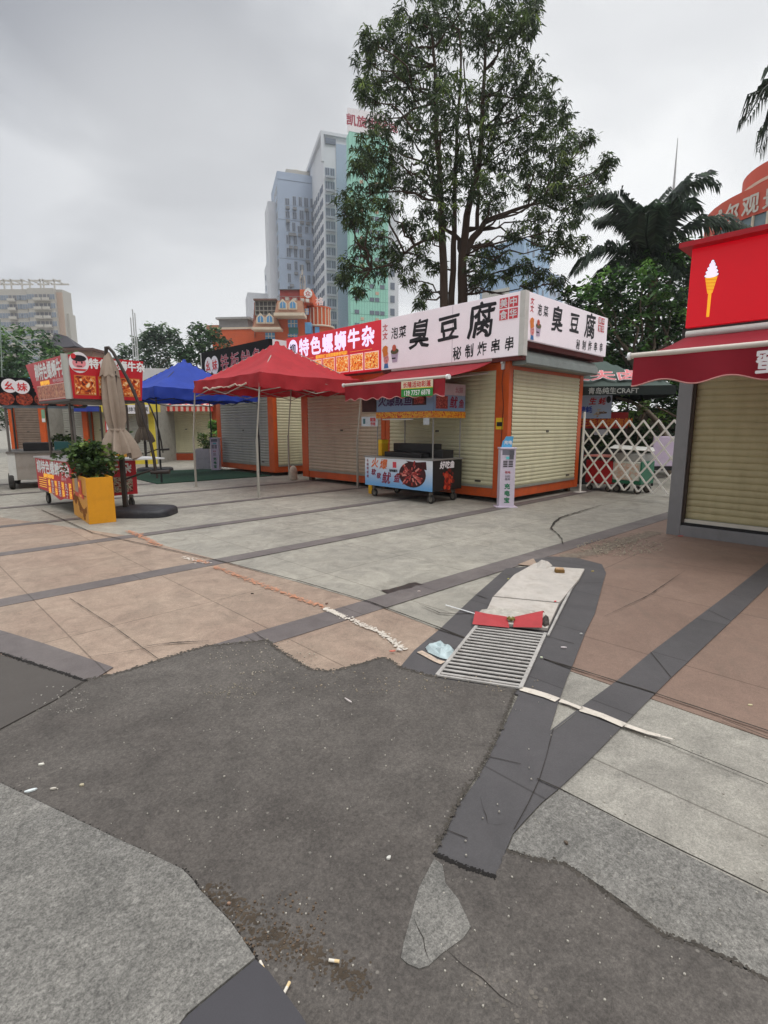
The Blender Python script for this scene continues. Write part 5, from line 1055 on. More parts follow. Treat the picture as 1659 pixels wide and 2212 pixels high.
# ------------------------------------------------------------------ things behind the barrier
def crot(): return -YAW
def camthing(name, label, cat, px, py, d, group=None, drop=True, turn=0):
    p = campos(px, py, d); t = thing(name, label, cat, (p.x, p.y, 0 if drop else p.z), crot() + turn, group); return t, p
gpos = ground(1348, 1068)
t = thing('waste_cart', 'green and white hand cart under a white board behind the lattice barrier', 'cart', (gpos.x + .25, gpos.y, 0), R(-96))
q = MB(); q.box(-.38, .30, -.1, .5, .30, .72, mat('cart_offwhite', (186, 188, 178), .5, .1, 5, dirt=.4)); q.box(-.385, -.34, -.105, .505, .22, .73, mat('bin_green', (30, 100, 72), .5, .1, 5)); q.box(.26, .305, -.105, .505, .22, .73, mat('bin_green', (30, 100, 72), .5, .1, 5)); q.box(-.386, .306, -.106, .506, .22, .30, mat('bin_green', (30, 100, 72), .5, .1, 5)); q.build('body', t, bevel=.02)
q = MB(); q.pan((Vector((-.36, -.1, .3)), Vector((1, 0, 0)), Vector((0, -1, 0))), .05, .60, .02, .38, .003, .004, food('pale_print', [(215, 215, 205), (200, 205, 195), (205, 165, 140), (220, 222, 215)], 5)); q.build('printed_panel', t)
q = MB(); q.box(-.36, .28, -.07, .5, .72, .90, mat('grey_plastic_lid', (150, 150, 146), .4, .15, 7)); q.build('lid', t, bevel=.02)
for x in (-.28, .2): wheel((x, .0, .09), .09, t, 'y')
for x in (-.28, .2): wheel((x, .45, .09), .09, t, 'y')
q = MB(); q.add([(-.50, -.1, .0), (.42, -.2, -.06), (.5, .4, .0), (-.3, .5, .05), (-.50, -.1, .015), (.42, -.2, -.045), (.5, .4, .015), (-.3, .5, .065)], [(0, 3, 2, 1), (4, 5, 6, 7), (0, 1, 5, 4), (1, 2, 6, 5), (2, 3, 7, 6), (3, 0, 4, 7)], mat('white_board', (215, 215, 208), .5, .06, 6)); tag(q.build('foam_board', loc=(gpos.x + .3, gpos.y, 1.01), rz=R(-60)), 'white board lying tilted on top of the green hand cart', 'board')
gp = ground(1290, 1062); t = thing('storage_crate', 'red crate on castors behind the left end of the lattice barrier', 'crate', (gp.x + .15, gp.y + .05, 0), R(-97))
q = MB(); q.box(-.32, .33, -.05, .5, .18, .72, mat('crate_red', (168, 26, 32), .5, .25, 7, dirt=.3, dirt_col=(40, 20, 20))); q.build('body', t, bevel=.02)
q = MB(); q.box(-.36, .34, -.08, .53, .80, .83, mat('pink_shelf', (206, 130, 120), .5, .15, 8)); q.box(-.30, -.27, -.02, .0, .72, .8, BLACK); q.box(.26, .29, -.02, .0, .72, .8, BLACK); q.build('shelf', t)
for x in (-.22, .24): wheel((x, .02, .07), .07, t, 'y')
gp = ground(1455, 1078); q = MB(); q.lathe((0, 0, 0), [(0, 0), (.105, 0), (.115, .30), (.125, .31), (.125, .35), (0, .355)], mat('bucket_white', (214, 210, 200), .4, .08, 6), 18); tag(q.build('bucket', loc=(12.15, 3.5, 0)), 'white lidded bucket at the right foot of the lattice barrier', 'bucket')
gp = ground(1440, 1050); t = thing('display_board', 'pale lilac board with black foot rail behind the barrier at right', 'board', (*gp[:2], 0), R(-47))
q = MB(); q.box(-.42, .5, 0, .05, .50, 1.25, mat('lilac_board', (198, 184, 206), .5, .08, 4)); q.build('panel', t, bevel=.02)
q = MB(); q.box(-.40, .48, .01, .04, .40, .50, BLACK); q.box(-.38, -.34, 0, .05, 0, .5, BLACK); q.box(.42, .46, 0, .05, 0, .5, BLACK); q.build('legs', t)
# oyster stall: signs under a large green parasol
p = campos(1288, 878, 13.6); t = thing('oyster_stall', 'food stall with a pale blue oyster sign over a red sign behind the barrier', 'stall', (p.x, p.y, 0), crot())
BP = (Vector((0, 0, 0)), Vector((1, 0, 0)), Vector((0, -1, 0)))
OB = gradmat('oyster_blue', (196, 204, 226), (176, 202, 232), 1.7, 2.25)
q = MB(); q.pan(BP, -.55, .38, 1.70, 2.28, 0, .03, OB); q = q.build('sign_board', t); t_ = MB(); text(BP, '生', -.12, 2.13, .17, REDINK, None, .031, .008, 1, .2, mb=t_); text(BP, '蚝', .12, 2.13, .17, REDINK, None, .031, .008, 1, .2, mb=t_); text(BP, '烤蚝', -.28, 1.92, .16, mat('blue_ink', (60, 86, 190), .5), None, .031, .008, mb=t_); t_.build('lettering', q)
t2 = MB(); rr = random.Random(9)
for i in range(26): a = rr.uniform(0, 6.28); r0 = rr.uniform(0, 1); cx, cz = .08 + .19 * r0 * math.cos(a), 1.83 + .09 * r0 * math.sin(a); t2.disc(BP, cx, cz, rr.uniform(.02, .05), rr.uniform(.015, .03), .031 + i * .0002, .002, mat('oyster_%d' % (i % 3), [(176, 156, 140), (110, 90, 76), (205, 196, 180)][i % 3], .5, .2, 40), 9)
t2.disc(BP, .29, 2.17, .06, .09, .031, .002, INK, 9); t2.build('oyster_picture', q)
q = MB(); q.pan(BP, -.5, .84, 1.45, 1.69, -.05, .04, mat('stall_red', (166, 24, 22), .5, .1, 4)); q.pan(BP, .38, .84, 1.69, 1.85, -.05, .04, mat('stall_red')); q = q.build('sign_board', t); text(BP, '生蚝烧烤海鲜', .28, 1.60, .21, mat('gold_ink', (216, 120, 30), .5), q, -.008, .01)
q = MB(); q.pan(BP, .0, .35, 1.28, 1.42, -.03, .01, mat('placard')); q.build('placard', t)
for x in (-.5, .82):
    q = MB(); q.tube([(x, .03, 0), (x, .03, 2.2)], .02, DKSTEEL, 8); q.build('pole', t)
q = MB(); q.box(-.5, .82, .1, .8, .1, .85, mat('dark_cabinet', (44, 38, 36), .6, .2, 5)); q.build('cabinet', t, bevel=.01)
# parasol
p = campos(1300, 850, 14.0); t = thing('parasol', 'large dark green parasol with pink characters behind the nearest kiosk', 'parasol', (p.x - .35, p.y + .35, 0), crot() - R(14))
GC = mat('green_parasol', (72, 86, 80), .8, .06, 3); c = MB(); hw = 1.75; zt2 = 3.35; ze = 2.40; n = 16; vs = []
for j in range(n + 1):
    for i in range(n + 1):
        u, v = -1 + 2 * i / n, -1 + 2 * j / n; a = max(abs(u), abs(v)); vs.append((u * hw, v * hw, ze + (zt2 - ze) * (1 - a) ** .9 - .05 * math.sin(math.pi * a)))
c.add(vs, [(j * (n + 1) + i, j * (n + 1) + i + 1, (j + 1) * (n + 1) + i + 1, (j + 1) * (n + 1) + i) for j in range(n) for i in range(n)], GC, True); co = c.build('canopy', t)
q = MB(); 
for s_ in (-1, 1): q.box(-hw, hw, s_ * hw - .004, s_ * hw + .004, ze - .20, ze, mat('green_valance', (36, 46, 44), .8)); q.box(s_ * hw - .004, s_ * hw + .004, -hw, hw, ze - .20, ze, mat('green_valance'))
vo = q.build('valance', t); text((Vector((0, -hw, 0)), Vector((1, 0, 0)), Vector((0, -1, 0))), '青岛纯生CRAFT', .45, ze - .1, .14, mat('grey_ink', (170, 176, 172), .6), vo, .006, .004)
Mx = sloped_group((-hw, -hw - .02, ze + .03), (hw, -hw - .02, ze + .03), (-hw, -.02, zt2 + .12))
q = MB(); PK = mat('pink_print', (222, 130, 134), .7)
for i, ch in enumerate('丈夫卤味'): text(VP, ch, 1.44 + i * .56, .44, .50, WHT, None, .02, .03, 1.05, mb=q); text(VP, ch, 1.44 + i * .56, .44, .50, PK, None, .026, .012, 1.05, mb=q)
mapped(q, Mx).build('lettering', co)
q = MB(); q.tube([(0, 0, 0), (0, 0, 3.1)], .03, DKSTEEL, 10); q.build('pole', t); q = MB(); q.cyl((0, 0, 0), .35, .1, BLACK, 24); q.build('base', t)
# a dim board fence closing the yard behind the stall
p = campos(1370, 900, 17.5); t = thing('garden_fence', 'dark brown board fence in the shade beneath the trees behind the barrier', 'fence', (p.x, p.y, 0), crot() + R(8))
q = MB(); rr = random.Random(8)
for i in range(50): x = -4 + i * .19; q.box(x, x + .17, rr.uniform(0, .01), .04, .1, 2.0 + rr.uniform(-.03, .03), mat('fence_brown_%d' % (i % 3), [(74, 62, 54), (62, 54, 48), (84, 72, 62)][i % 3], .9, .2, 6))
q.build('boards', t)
q = MB(); q.box(-4, 5.5, .05, .1, .4, .5, mat('fence_brown_0')); q.box(-4, 5.5, .05, .1, 1.5, 1.6, mat('fence_brown_0')); q.build('rail', t)

# ------------------------------------------------------------------ left background kiosks and carts
def bg_kiosk(label, px0, px1, pyb, d, h=2.75, sh=CREAM, awn=None, post=ORANGE, sign=None, turn=0, depth=2.6, name='food_kiosk'):
    a = campos(px0, pyb, d); b = campos(px1, pyb, d); w_ = (Vector((b.x, b.y, 0)) - Vector((a.x, a.y, 0))).length
    t = thing(name, label, 'kiosk', (a.x, a.y, 0), crot() + turn)
    for x in (0, w_ - .2): q = MB(); q.box(x, x + .2, -.01, .12, .0, h, post); q.build('post', t)
    q = MB(); q.box(.2, w_ - .2, 0, .1, .0, .3, post); q.build('base_rail', t); q = MB(); q.box(.2, w_ - .2, 0, .1, h - .25, h, post); q.build('top_beam', t)
    q = MB(); q.box(.02, w_ - .02, .09, depth, .0, h, WALLG); q.build('wall', t)
    shutter(YM(0, .04), .21, w_ - .21, .33, h - .25, sh, t, .09)
    if awn:
        m1, m2, reach = awn; ap = YM(0, 0); O, X, Nn = ap; a_ = MB(); n = 26
        for i in range(n):
            x0, x1 = -.1 + (w_ + .2) * i / n, -.1 + (w_ + .2) * (i + 1) / n; m = m1 if i % 2 else m2; z0, z1 = h - .15, h - .38
            a_.add([(x0, -.02, z0), (x1, -.02, z0), (x1, -reach, z1), (x0, -reach, z1)], [(0, 1, 2, 3)], m); a_.add([(x0, -reach, z1), (x1, -reach, z1), (x1, -reach - .01, z1 - .22), ((x0 + x1) / 2, -reach - .01, z1 - .26), (x0, -reach - .01, z1 - .22)], [(0, 1, 2, 3, 4)], m)
        ao = a_.build('awning', t); q = MB(); q.tube([(-.12, -reach, h - .38), (w_ + .12, -reach, h - .38)], .03, WHITEM, 8); q.build('front_bar', ao)
    if sign:
        q = MB(); q.box(-.2, w_ + .2, -.25, -.1, h + .02, h + sign[0], sign[1]); q.build('sign_board', t)
    return t, w_
AWS = mat('awning_stripe_red', (196, 62, 50), .8, .1, 4); AWW = mat('awning_stripe_cream', (214, 184, 168), .8, .1, 4)
bg_kiosk('cream-shuttered kiosk with a red striped awning beyond the blue canopy', 338, 470, 985, 23.5, 2.75, CREAM, (AWS, AWW, .9), sign=(.55, mat('sign_maroon', (150, 26, 40), .5)), turn=R(3), post=mat('orange_post_far', (170, 74, 40), .5))
bg_kiosk('dim cream kiosk partly hidden behind the noodle cart', 196, 246, 985, 22.0, 2.7, CREAM, (mat('navy_awn', (44, 62, 150), .7), mat('navy_awn'), .8), turn=R(2))
t, w_ = bg_kiosk('yellow-framed kiosk with a white lottery sign seen through the noodle cart', 236, 335, 985, 21.0, 2.6, CREAMG, None, mat('yellow_frame', (220, 200, 70), .5, .08, 5), turn=R(3))
q = MB(); q.box(-.05, w_ + .3, -.35, -.02, 2.05, 2.62, mat('yellow_frame')); yb = q.build('fascia', t)
q = MB(); Py = YM(.1, -.37); q.pan(Py, .35, w_ - .1, 1.98, 2.32, 0, .03, SIGNW); ys = q.build('sign_board', t); t_ = MB(); text(Py, '中国体育彩票', 1.15, 2.15, .17, mat('grey_letters', (110, 110, 112), .5), None, .031, .006, mb=t_); text(Py, '☆', .52, 2.15, .22, mat('pale_red_ink', (190, 110, 110), .5), None, .031, .004, mb=t_); t_.build('lettering', ys)
q = MB(); q.box(.15, .42, -.45, -.37, 1.1, 2.0, mat('red_lightbox', (190, 40, 44), .5)); q.box(.2, .37, -.46, -.45, 1.35, 1.85, SIGNW); q.build('blade_sign', t)
bg_kiosk('orange kiosk with an open front far left behind the steel cart', 28, 100, 985, 20.0, 2.6, mat('brown_shutter', (120, 104, 92), .6, .2, 4), None, turn=R(6), sign=None)
bg_kiosk('grey kiosk behind the black-signed steel cart', 102, 192, 985, 21.5, 2.6, CREAMG, None, turn=R(4))
# white sheet-metal roof behind the blue canopy
p = campos(325, 840, 27); t = thing('shed', 'white metal shed roofline between the noodle sign and the blue canopy', 'shed', (p.x, p.y, 0), crot() + R(3))
q = MB(); q.box(-1.0, 2.6, 0, 3, 0, 3.2, SIGNW); q.build('wall', t); q = MB(); q.box(-1.1, 2.7, -.1, 3.1, 3.2, 4.35, mat('shed_white', (205, 204, 206), .5, .04, 2)); q.build('fascia', t); q = MB(); q.tube([(.35, -.3, 3.6), (.5, -.3, 4.05)], .05, BLACK, 8); q.build('bracket', t)
# steel cart
p = ground(14, 1047); t = thing('food_cart', 'bare steel cart with rubber wheels under a black sign at far left', 'cart', (2.40, 15.15, 0), R(-14)); CS = mat('cart_bare_steel', (158, 150, 142), .42, .12, 3, metal=.35, dirt=.4, dirt_col=(120, 100, 82)); CD = mat('cart_dim', (110, 106, 102), .5, .15, 4, metal=.3)
q = MB(); q.box(.0, 1.5, 0, 1.9, .22, .86, CS); q.build('cabinet', t, bevel=.01); q = MB(); q.box(-.03, 1.53, -.04, 1.93, .86, .90, CD); q.build('worktop', t)
q = MB(); q.pan((Vector((0, 1.9, 0)), Vector((0, -1, 0)), Vector((-1, 0, 0))), 0, 1.9, .22, .86, .002, .006, mat('dull_red_print', (120, 62, 60), .5, .2, 12)); q.build('printed_panel', t)
q = MB(); q.box(-.012, .14, -.012, .01, .22, .9, WHITEM); q.build('corner_trim', t)
for x, y in ((.05, .05), (1.42, .05), (.05, 1.8), (1.42, 1.8)): q = MB(); q.tube([(x, y, .9), (x, y, 1.98)], .028, mat('cart_post', (112, 108, 104), .4, metal=.4), 6); q.build('canopy_pole', t)
q = MB(); q.box(.01, 1.45, .02, .05, 1.93, 1.99, mat('blue_steel', (130, 150, 165), .4, metal=.4)); q.box(.02, .05, .05, 1.8, 1.93, 1.99, mat('blue_steel')); q.build('top_rail', t)
q = MB(); q.box(-.1, 1.75, -.1, 1.9, 2.0, 2.62, BLK); sb2 = q.build('sign_box', t)
P6 = YM(-.1, -.1, 2.0); q = MB(); q.disc(P6, .30, .43, .16, .16, .002, .003, SIGNW); q.disc(P6, .53, .41, .16, .16, .003, .003, SIGNW); q = q.build('round_logo', sb2); t_ = MB(); text(P6, '幺', .29, .43, .19, REDINK, None, .007, .006, mb=t_); text(P6, '妹', .54, .41, .19, REDINK, None, .007, .006, mb=t_); t_.build('lettering', q)
text(P6, '铁板鱿鱼', 1.22, .42, .22, REDINK, sb2, .002, .006)
q = MB()
for i in range(5): q.disc(P6, .2 + i * .36, .13, .17, .15, .002 + i * .0002, .003, food('sign_food_%d' % i, [(50, 14, 10), (120, 36, 20), (170, 70, 40)], 14, seed=i * 3), 12)
q.build('food_picture', sb2)
q = MB(); q.box(-.14, -.07, -.14, .05, 2.0, 2.66, WHITEM); q.build('corner_trim', sb2)
wheel((.02, .12, .20), .20, t, 'x', .11, False); wheel((.02, 1.6, .20), .20, t, 'x', .11, False); wheel((1.48, .12, .20), .20, t, 'x', .11, False)
q = MB(); q.box(.3, .9, .3, .8, .9, 1.10, BLACK); q.box(.95, 1.4, .3, .8, .9, 1.12, mat('teal_tray', (40, 84, 84), .4)); q.build('stove', t, bevel=.01)
# a second dim cart body cut by the left frame edge
t = thing('food_cart', 'grey cart cut off by the left picture edge with bent steel rails', 'cart', (.9, 15.6, 0), R(-14))
q = MB(); q.box(0, 1.1, 0, 1.6, .35, .95, mat('maroon_print', (120, 70, 70), .5, .2, 10)); q.build('cabinet', t); q = MB(); q.box(0, 1.1, 0, 1.6, .95, 1.35, CD); q.build('upper_cabinet', t); q = MB(); q.tube([(.3, -.05, 1.5), (1.05, -.05, 1.5), (1.1, -.05, 1.45)], .03, STEEL, 8); q.tube([(.3, -.05, 1.25), (1.15, -.05, 1.25)], .03, STEEL, 8); q.build('rail', t); wheel((1.0, .1, .2), .2, t, 'x', .11, False); wheel((.1, .1, .2), .2, t, 'x', .11, False); q = MB(); q.box(-.3, 1.2, 0, 1.6, 2.0, 2.6, mat('maroon_print')); q.box(.1, .14, 0, .04, 1.35, 2, STEEL); q.box(1.0, 1.04, 0, .04, 1.35, 2, STEEL); q.build('sign_box', t)
# small teal pavilion tip
p = campos(72, 800, 33); q = MB(); q.lathe((0, 0, 0), [(2.0, 3.6), (1.1, 4.0), (.3, 4.9), (0, 5.2)], mat('teal_roof', (70, 160, 190), .6), 12); q.cyl((0, 0, 0), .08, 3.9, WHITEM); tag(q.build('garden_parasol', loc=(p.x, p.y, 0)), 'sky blue pointed parasol top behind the black sign at far left', 'parasol')

# ------------------------------------------------------------------ buildings
def solve(C, d, px, py, zref):
    """length along horizontal direction d from C so that the point projects to column px"""
    r = campos(px, py, 1.0) ; r = Vector((r.x, r.y)); return (C.x * r.y - C.y * r.x) / -(d.x * r.y - d.y * r.x)
def heading(deg):
    a = R(deg); c, s = math.cos(YAW), math.sin(YAW); X, Y = math.sin(a), math.cos(a); return Vector((X * c + Y * s, -X * s + Y * c, 0))
WINC = {}
def windows(root, P, specs, m, frame=None, cap=100, off=.01, th=.12):
    """specs: (x,z,w,h) rectangles; the first `cap` are parts, the rest one stuff part"""
    O, X, Nn = P; U = Vector((0, 0, 1))
    for (x, z, w_, h) in specs[:cap]:
        key = (round(w_, 2), round(h, 2), m.name, frame.name if frame else '', round(X.x, 3), round(X.y, 3))
        if key not in WINC:
            b = MB(); P0 = (Vector((0, 0, 0)), X, Nn)
            if frame: b.pan(P0, -w_ / 2 - .12, w_ / 2 + .12, -.12, h + .12, 0, th * .6, frame); b.pan(P0, -.03, .03, 0, h, th, .03, frame)
            b.pan(P0, -w_ / 2, w_ / 2, 0, h, .0, th, m); o = b.build('window', root); WINC[key] = o
        else: o = WINC[key].copy(); COL.objects.link(o); o.parent = root
        o.location = O + X * x + U * z + Nn * off
    rest = specs[cap:]
    if rest:
        b = MB()
        for (x, z, w_, h) in rest:
            if frame: b.pan(P, x - w_ / 2 - .12, x + w_ / 2 + .12, z - .12, z + h + .12, off, th * .6, frame)
            b.pan(P, x - w_ / 2, x + w_ / 2, z, z + h, off, th, m)
        tag(b.build('window', root), kind='stuff')
HA = -17.8
def tower(label, pxc, pyt, d, pxl, pxr, wallm, cat='tower block', name='tower_block', side=None, ha=HA, name_h=None):
    C = campos(pxc, pyt, d); zt = C.z; C0 = Vector((C.x, C.y, 0)); da, db = heading(ha), heading(ha + 90)
    wb = abs(solve(C, db, pxr, pyt, zt)); wa = abs(solve(C, da, pxl, pyt, zt)) if pxl is not None else 14
    t = thing(name, label, cat, C0, math.atan2(db.y, db.x), 'high-rise blocks beyond the plaza')
    q = MB(); q.box(0, wb, 0, wa, 0, zt, wallm); q = q.build('wall', t)
    return t, wa, wb, zt
WINA = mat('tower_window', (128, 138, 152), .25, .3, .3); WINA2 = mat('tower_window_dark', (110, 118, 132), .25, .3, .3)
TW1 = mat('tower_bluegrey', (164, 178, 198), .8, .05, .15, fine=.03, fscale=3); TW2 = mat('tower_white', (206, 209, 215), .8, .05, .15); TW3 = mat('tower_green', (150, 208, 190), .5, .05, .1); BEI = mat('tower_beige', (176, 172, 164), .8, .06, .12)
# A blue-grey slab
t, wa, wb, zt = tower('blue-grey tower with tall irregular windows left of the white tower', 598, 369, 152, 584, 690, TW1)
rr = random.Random(21); FP = YM(0, 0); sp = []
z = zt - 8
while z > 4:
    x = wb * .22
    while x < wb - 1.2:
        if rr.random() < .93: sp.append((x, z, rr.choice([.8, 1.05]), rr.choice([2.2, 2.2, 1.5])))
        x += rr.choice([1.6, 1.9])
    z -= 3.3
sp2 = [(x + rr.choice([0, 0, .6]), z2 - 1.3, .9, .7) for (x, z2, a, b) in sp if rr.random() < .45]
windows(t, FP, sp, WINA2, mat('window_reveal', (172, 182, 196), .8), 60)
q = MB()
for (x, z, a, b) in sp2: q.box(x - .5, x + .5, -.7, -.15, z, z + .7, mat('aircon_grey', (130, 132, 136), .6))
tag(q.build('air_conditioner', t), kind='stuff')
q = MB(); 
z = zt - 2
while z > 3: q.box(-.02, wb + .01, -.05, 0, z, z + .12, mat('tower_line', (122, 132, 150), .8)); z -= 9.9
tag(q.build('floor_band', t), kind='stuff')
LPn = (Vector((0, wa, 0)), Vector((0, -1, 0)), Vector((-1, 0, 0))); windows(t, LPn, [(wa * f, zt - 5 - k * 3.05, wa * .16, 1.7) for k in range(int((zt - 8) / 3.05)) for f in (.25, .6, .85)], WINA, TW2, 40)
q = MB(); q.box(wb * .25, wb * .8, 3, wa - 2, zt, zt + 2.2, BEI); q.lathe((wb * .52, 6, zt + 2.19), [(2.4, 0), (2.2, .5), (1.4, .9), (0, 1.0)], BEI, 20); q.build('roof_plant', t)
q = MB(); q.box(-2.2, 0, wa * .3, wa * .9, 0, zt - 6, TW2); q.build('side_bay', t)
# low white block left of it
t, wa, wb, zt = tower('pale narrow block stepping down left of the blue-grey tower', 580, 556, 160, 570, 592, TW2, cat='apartment block')
windows(t, YM(0, 0), [(wb * f, zt - 4 - k * 3.05, 1.1, 1.5) for k in range(14) for f in (.3, .7)], WINA, None, 40); windows(t, (Vector((0, wa, 0)), Vector((0, -1, 0)), Vector((-1, 0, 0))), [(wa * f, zt - 4 - k * 3.05, 1.4, 1.5) for k in range(14) for f in (.3, .7)], WINA, None, 40)
q = MB(); q.box(-6, 0, 4, 14, 0, zt - 9, TW2); q.build('lower_wing', t)
# B white slab tower with a roof frame
t, wa, wb, zt = tower('tall pale tower with a sloping-looking roof frame beside the green tower', 698, 292, 140, 664, 752, TW2)
rr = random.Random(22); sp = []
for k in range(int((zt - 6) / 3.05)):
    for f in (.1, .2, .32, .44, .56, .68, .80, .9): sp.append((wa * f, zt - 12 - k * 3.05, 1.5, 1.6))
LPb = (Vector((0, wa, 0)), Vector((0, -1, 0)), Vector((-1, 0, 0))); sp = [s for s in sp if s[1] > 1]; rr.shuffle(sp); windows(t, LPb, sp, WINA2, None, 50)
q = MB(); q.box(wb * .5, wb + .02, -.25, wa * .5, 0, zt - 1.5, TW1); q.build('side_bay', t)
sp = [(wb * f, zt - 9 - k * 3.05, 1.0, 1.8) for k in range(int((zt - 12) / 3.05)) for f in (.14, .34)]; windows(t, YM(0, -.02), sp, WINA2, mat('window_reveal'), 50)
q = MB()
for k in range(int((zt - 12) / 3.05)): q.box(wb * .05, wb * .42, -.8, -.25, zt - 9.6 - k * 3.05, zt - 9.1 - k * 3.05, mat('balcony_pale', (168, 172, 182), .8))
tag(q.build('balcony', t), kind='stuff')
q = MB(); q.box(-.6, wb * .95, -.6, wa, zt, zt + .7, TW2); q.box(-.6, 0, -.6, .2, zt - 6, zt, TW2); q.box(.5, 3, -.4, -.1, zt - 1.8, zt - .6, mat('tower_window_dark')); q.box(-.7, .3, 0, wa, zt - .1, zt + 1, TW2); q.build('roof_frame', t)
# C green glass tower with roof sign
t, wa, wb, zt = tower('pale green tower with a red-lettered white sign on its roof', 754, 284, 132, 748, 839, TW3)
q = MB(); n_ = int(zt / 3.05)
for k in range(n_): q.box(-.0, wb, -.04, 0, zt - k * 3.05, zt - k * 3.05 + .07, mat('green_line', (108, 160, 146), .6))
for i in range(1, 14): q.box(wb * i / 14, wb * i / 14 + .05, -.035, 0, 0, zt, mat('green_line'))
q.build('curtain_grid', t)
sp = [(wb * f, zt - 3 - k * 3.05, 1.1, .9) for k in range(5, n_ - 1) for f in (.16, .56, .70, .84) if random.random() < .7]; windows(t, YM(0, 0), sp, WINA2, None, 80)
q = MB(); q.xf = None
for k in range(3, n_ - 1, 2):
    for f in (.30, .7): q.box(wb * f - .4, wb * f + .4, -.1, 0, zt - 1.4 - k * 3.05, zt - .7 - k * 3.05, mat('salmon_panel', (198, 168, 146), .7))
tag(q.build('panel', t), kind='stuff')
q = MB(); q.box(-.2, wb * .95, .2, .6, zt, zt + 5.0, SIGNW); q = q.build('roof_sign', t); text(YM(0, .2, zt), '凯旋世纪城', 5.6 * 5.0 / 5 + 0, 2.6, 2.3, mat('sign_maroon_ink', (160, 60, 76), .6), q, .02, .1, 1.0)
q = MB(); q.tube([(4, .8, zt), (4, .8, zt + 14)], .09, STEEL, 6); q.build('lightning_rod', t)
q = MB(); q.box(wb, wb + 3.2, 1.5, 12, 0, zt - 3, TW2); q = q.build('side_bay', t); windows(t, YM(wb, 1.5), [(1.6, zt - 30 - k * 3.05, 1.1, 1.6) for k in range(int((zt - 34) / 3.05))], WINA2, None, 30)
# D blue block behind the tree
t, wa, wb, zt = tower('light blue and cream block seen through the big tree', 1133, 512, 150, 1040, 1190, mat('tower_lightblue', (158, 186, 214), .8, .05, .15), ha=-45)
q = MB(); q.box(-.3, 0, 4, wa - 1, 0, zt - 12, mat('tower_cream', (200, 196, 186), .8, .05, .2)); q.build('side_bay', t)
windows(t, (Vector((-.3, wa, 0)), Vector((0, -1, 0)), Vector((-1, 0, 0))), [(x * 1.0, zt - 16 - k * 3.05, 1.3, 1.5) for k in range(12) for x in range(4, int(wa) - 2, 3)], WINA2, None, 40)
windows(t, YM(0, 0), [(x, zt - 4 - k * 3.05, .9, 1.5) for k in range(15) for x in range(2, int(wb), 3)], WINA, None, 40)
q = MB(); q.box(wb, wb + 9, 0, 12, 0, zt - 6, mat('tower_lightblue2', (178, 194, 216), .8, .05, .15)); q.build('lower_wing', t); windows(t, YM(wb, 0), [(1.5 + x * 2.4, zt - 9 - k * 3.05, 1.3, 1.4) for k in range(12) for x in range(3)], WINA2, TW2, 36)
# beige apartments at far left
p = campos(171, 612, 200); zt = p.z; xr = Vector((p.x, p.y, 0)); pL = campos(-40, 612, 200); wB = (Vector((pL.x, pL.y, 0)) - xr).length
t = thing('apartment_block', 'beige apartment block with balconies and open roof frames at far left', 'apartment block', (pL.x, pL.y, 0), crot(), 'high-rise blocks beyond the plaza')
q = MB(); k_ = wB / 211
segs = [(0, 95, 0), (95, 102, 3), (102, 158, -1.5), (158, 171, .5)]
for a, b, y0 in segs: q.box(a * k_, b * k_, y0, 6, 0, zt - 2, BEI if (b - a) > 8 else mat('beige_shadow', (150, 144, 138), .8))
q.box(171 * k_, 176 * k_, 2, 6, 0, zt - 10, BEI); q.build('wall', t)
BALC = mat('balcony_dark', (112, 112, 116), .7, .25, .5); RAIL = mat('balcony_rail', (190, 186, 178), .8, .05, 1); n_ = int((zt - 6) / 3.1)
bal = []; 
for k in range(n_):
    z = zt - 6.2 - k * 3.1
    for (a, b, y0) in ((55, 72, 0), (117, 134, -1.5), (136, 152, -1.5), (10, 26, 0)): bal.append(((a + b) / 2 * k_, z, (b - a) * k_, y0))
pr_ = {}
for i, (x, z, w_, y0) in enumerate(bal):
    key = round(w_, 2)
    if key not in pr_:
        b = MB(); b.box(-w_ / 2, w_ / 2, -.08, 0, 0, 2.1, BALC); b.box(-w_ / 2, w_ / 2, -1.1, -.1, -.25, .0, RAIL); b.box(-w_ / 2, w_ / 2, -1.15, -1.05, -.0, .8, RAIL); b.box(-w_ * .05, w_ * .05, -.12, -.08, .2, 2.1, RAIL); o = b.build('balcony', t); pr_[key] = o
    elif i < 90: o = pr_[key].copy(); COL.objects.link(o); o.parent = t
    else: break
    o.location = (x, y0, z)
for (a, y0) in ((78, 0), (84, 0), (90, 0), (106, -1.5), (112, -1.5), (32, 0), (38, 0), (45, 0), (50, 0), (156, -1.5), (161, .5), (4, 0)): windows(t, YM(0, y0), [(a * k_, zt - 5.8 - k * 3.1, 1.6, 1.7) for k in range(n_)], WINA, RAIL, 8)
q = MB()
for (a, b) in ((0, 60), (62, 92), (102, 128), (132, 171)):
    for y in (0, 5): q.box(a * k_, b * k_, y, y + .4, zt + .7, zt + 1.2, RAIL)
    x = a * k_
    while x < b * k_: q.box(x, x + .35, -.3, 5.5, zt + 1.2, zt + 1.5, RAIL); q.box(x, x + .4, 0, .4, zt - 2, zt + 1.2, RAIL); x += 3.9
q.build('roof_frame', t)
q = MB(); q.box(152 * k_, 171 * k_, .35, .5, 0, zt - 3, mat('beige_pinkish', (184, 160, 142), .8)); q.build('corner_panel', t)
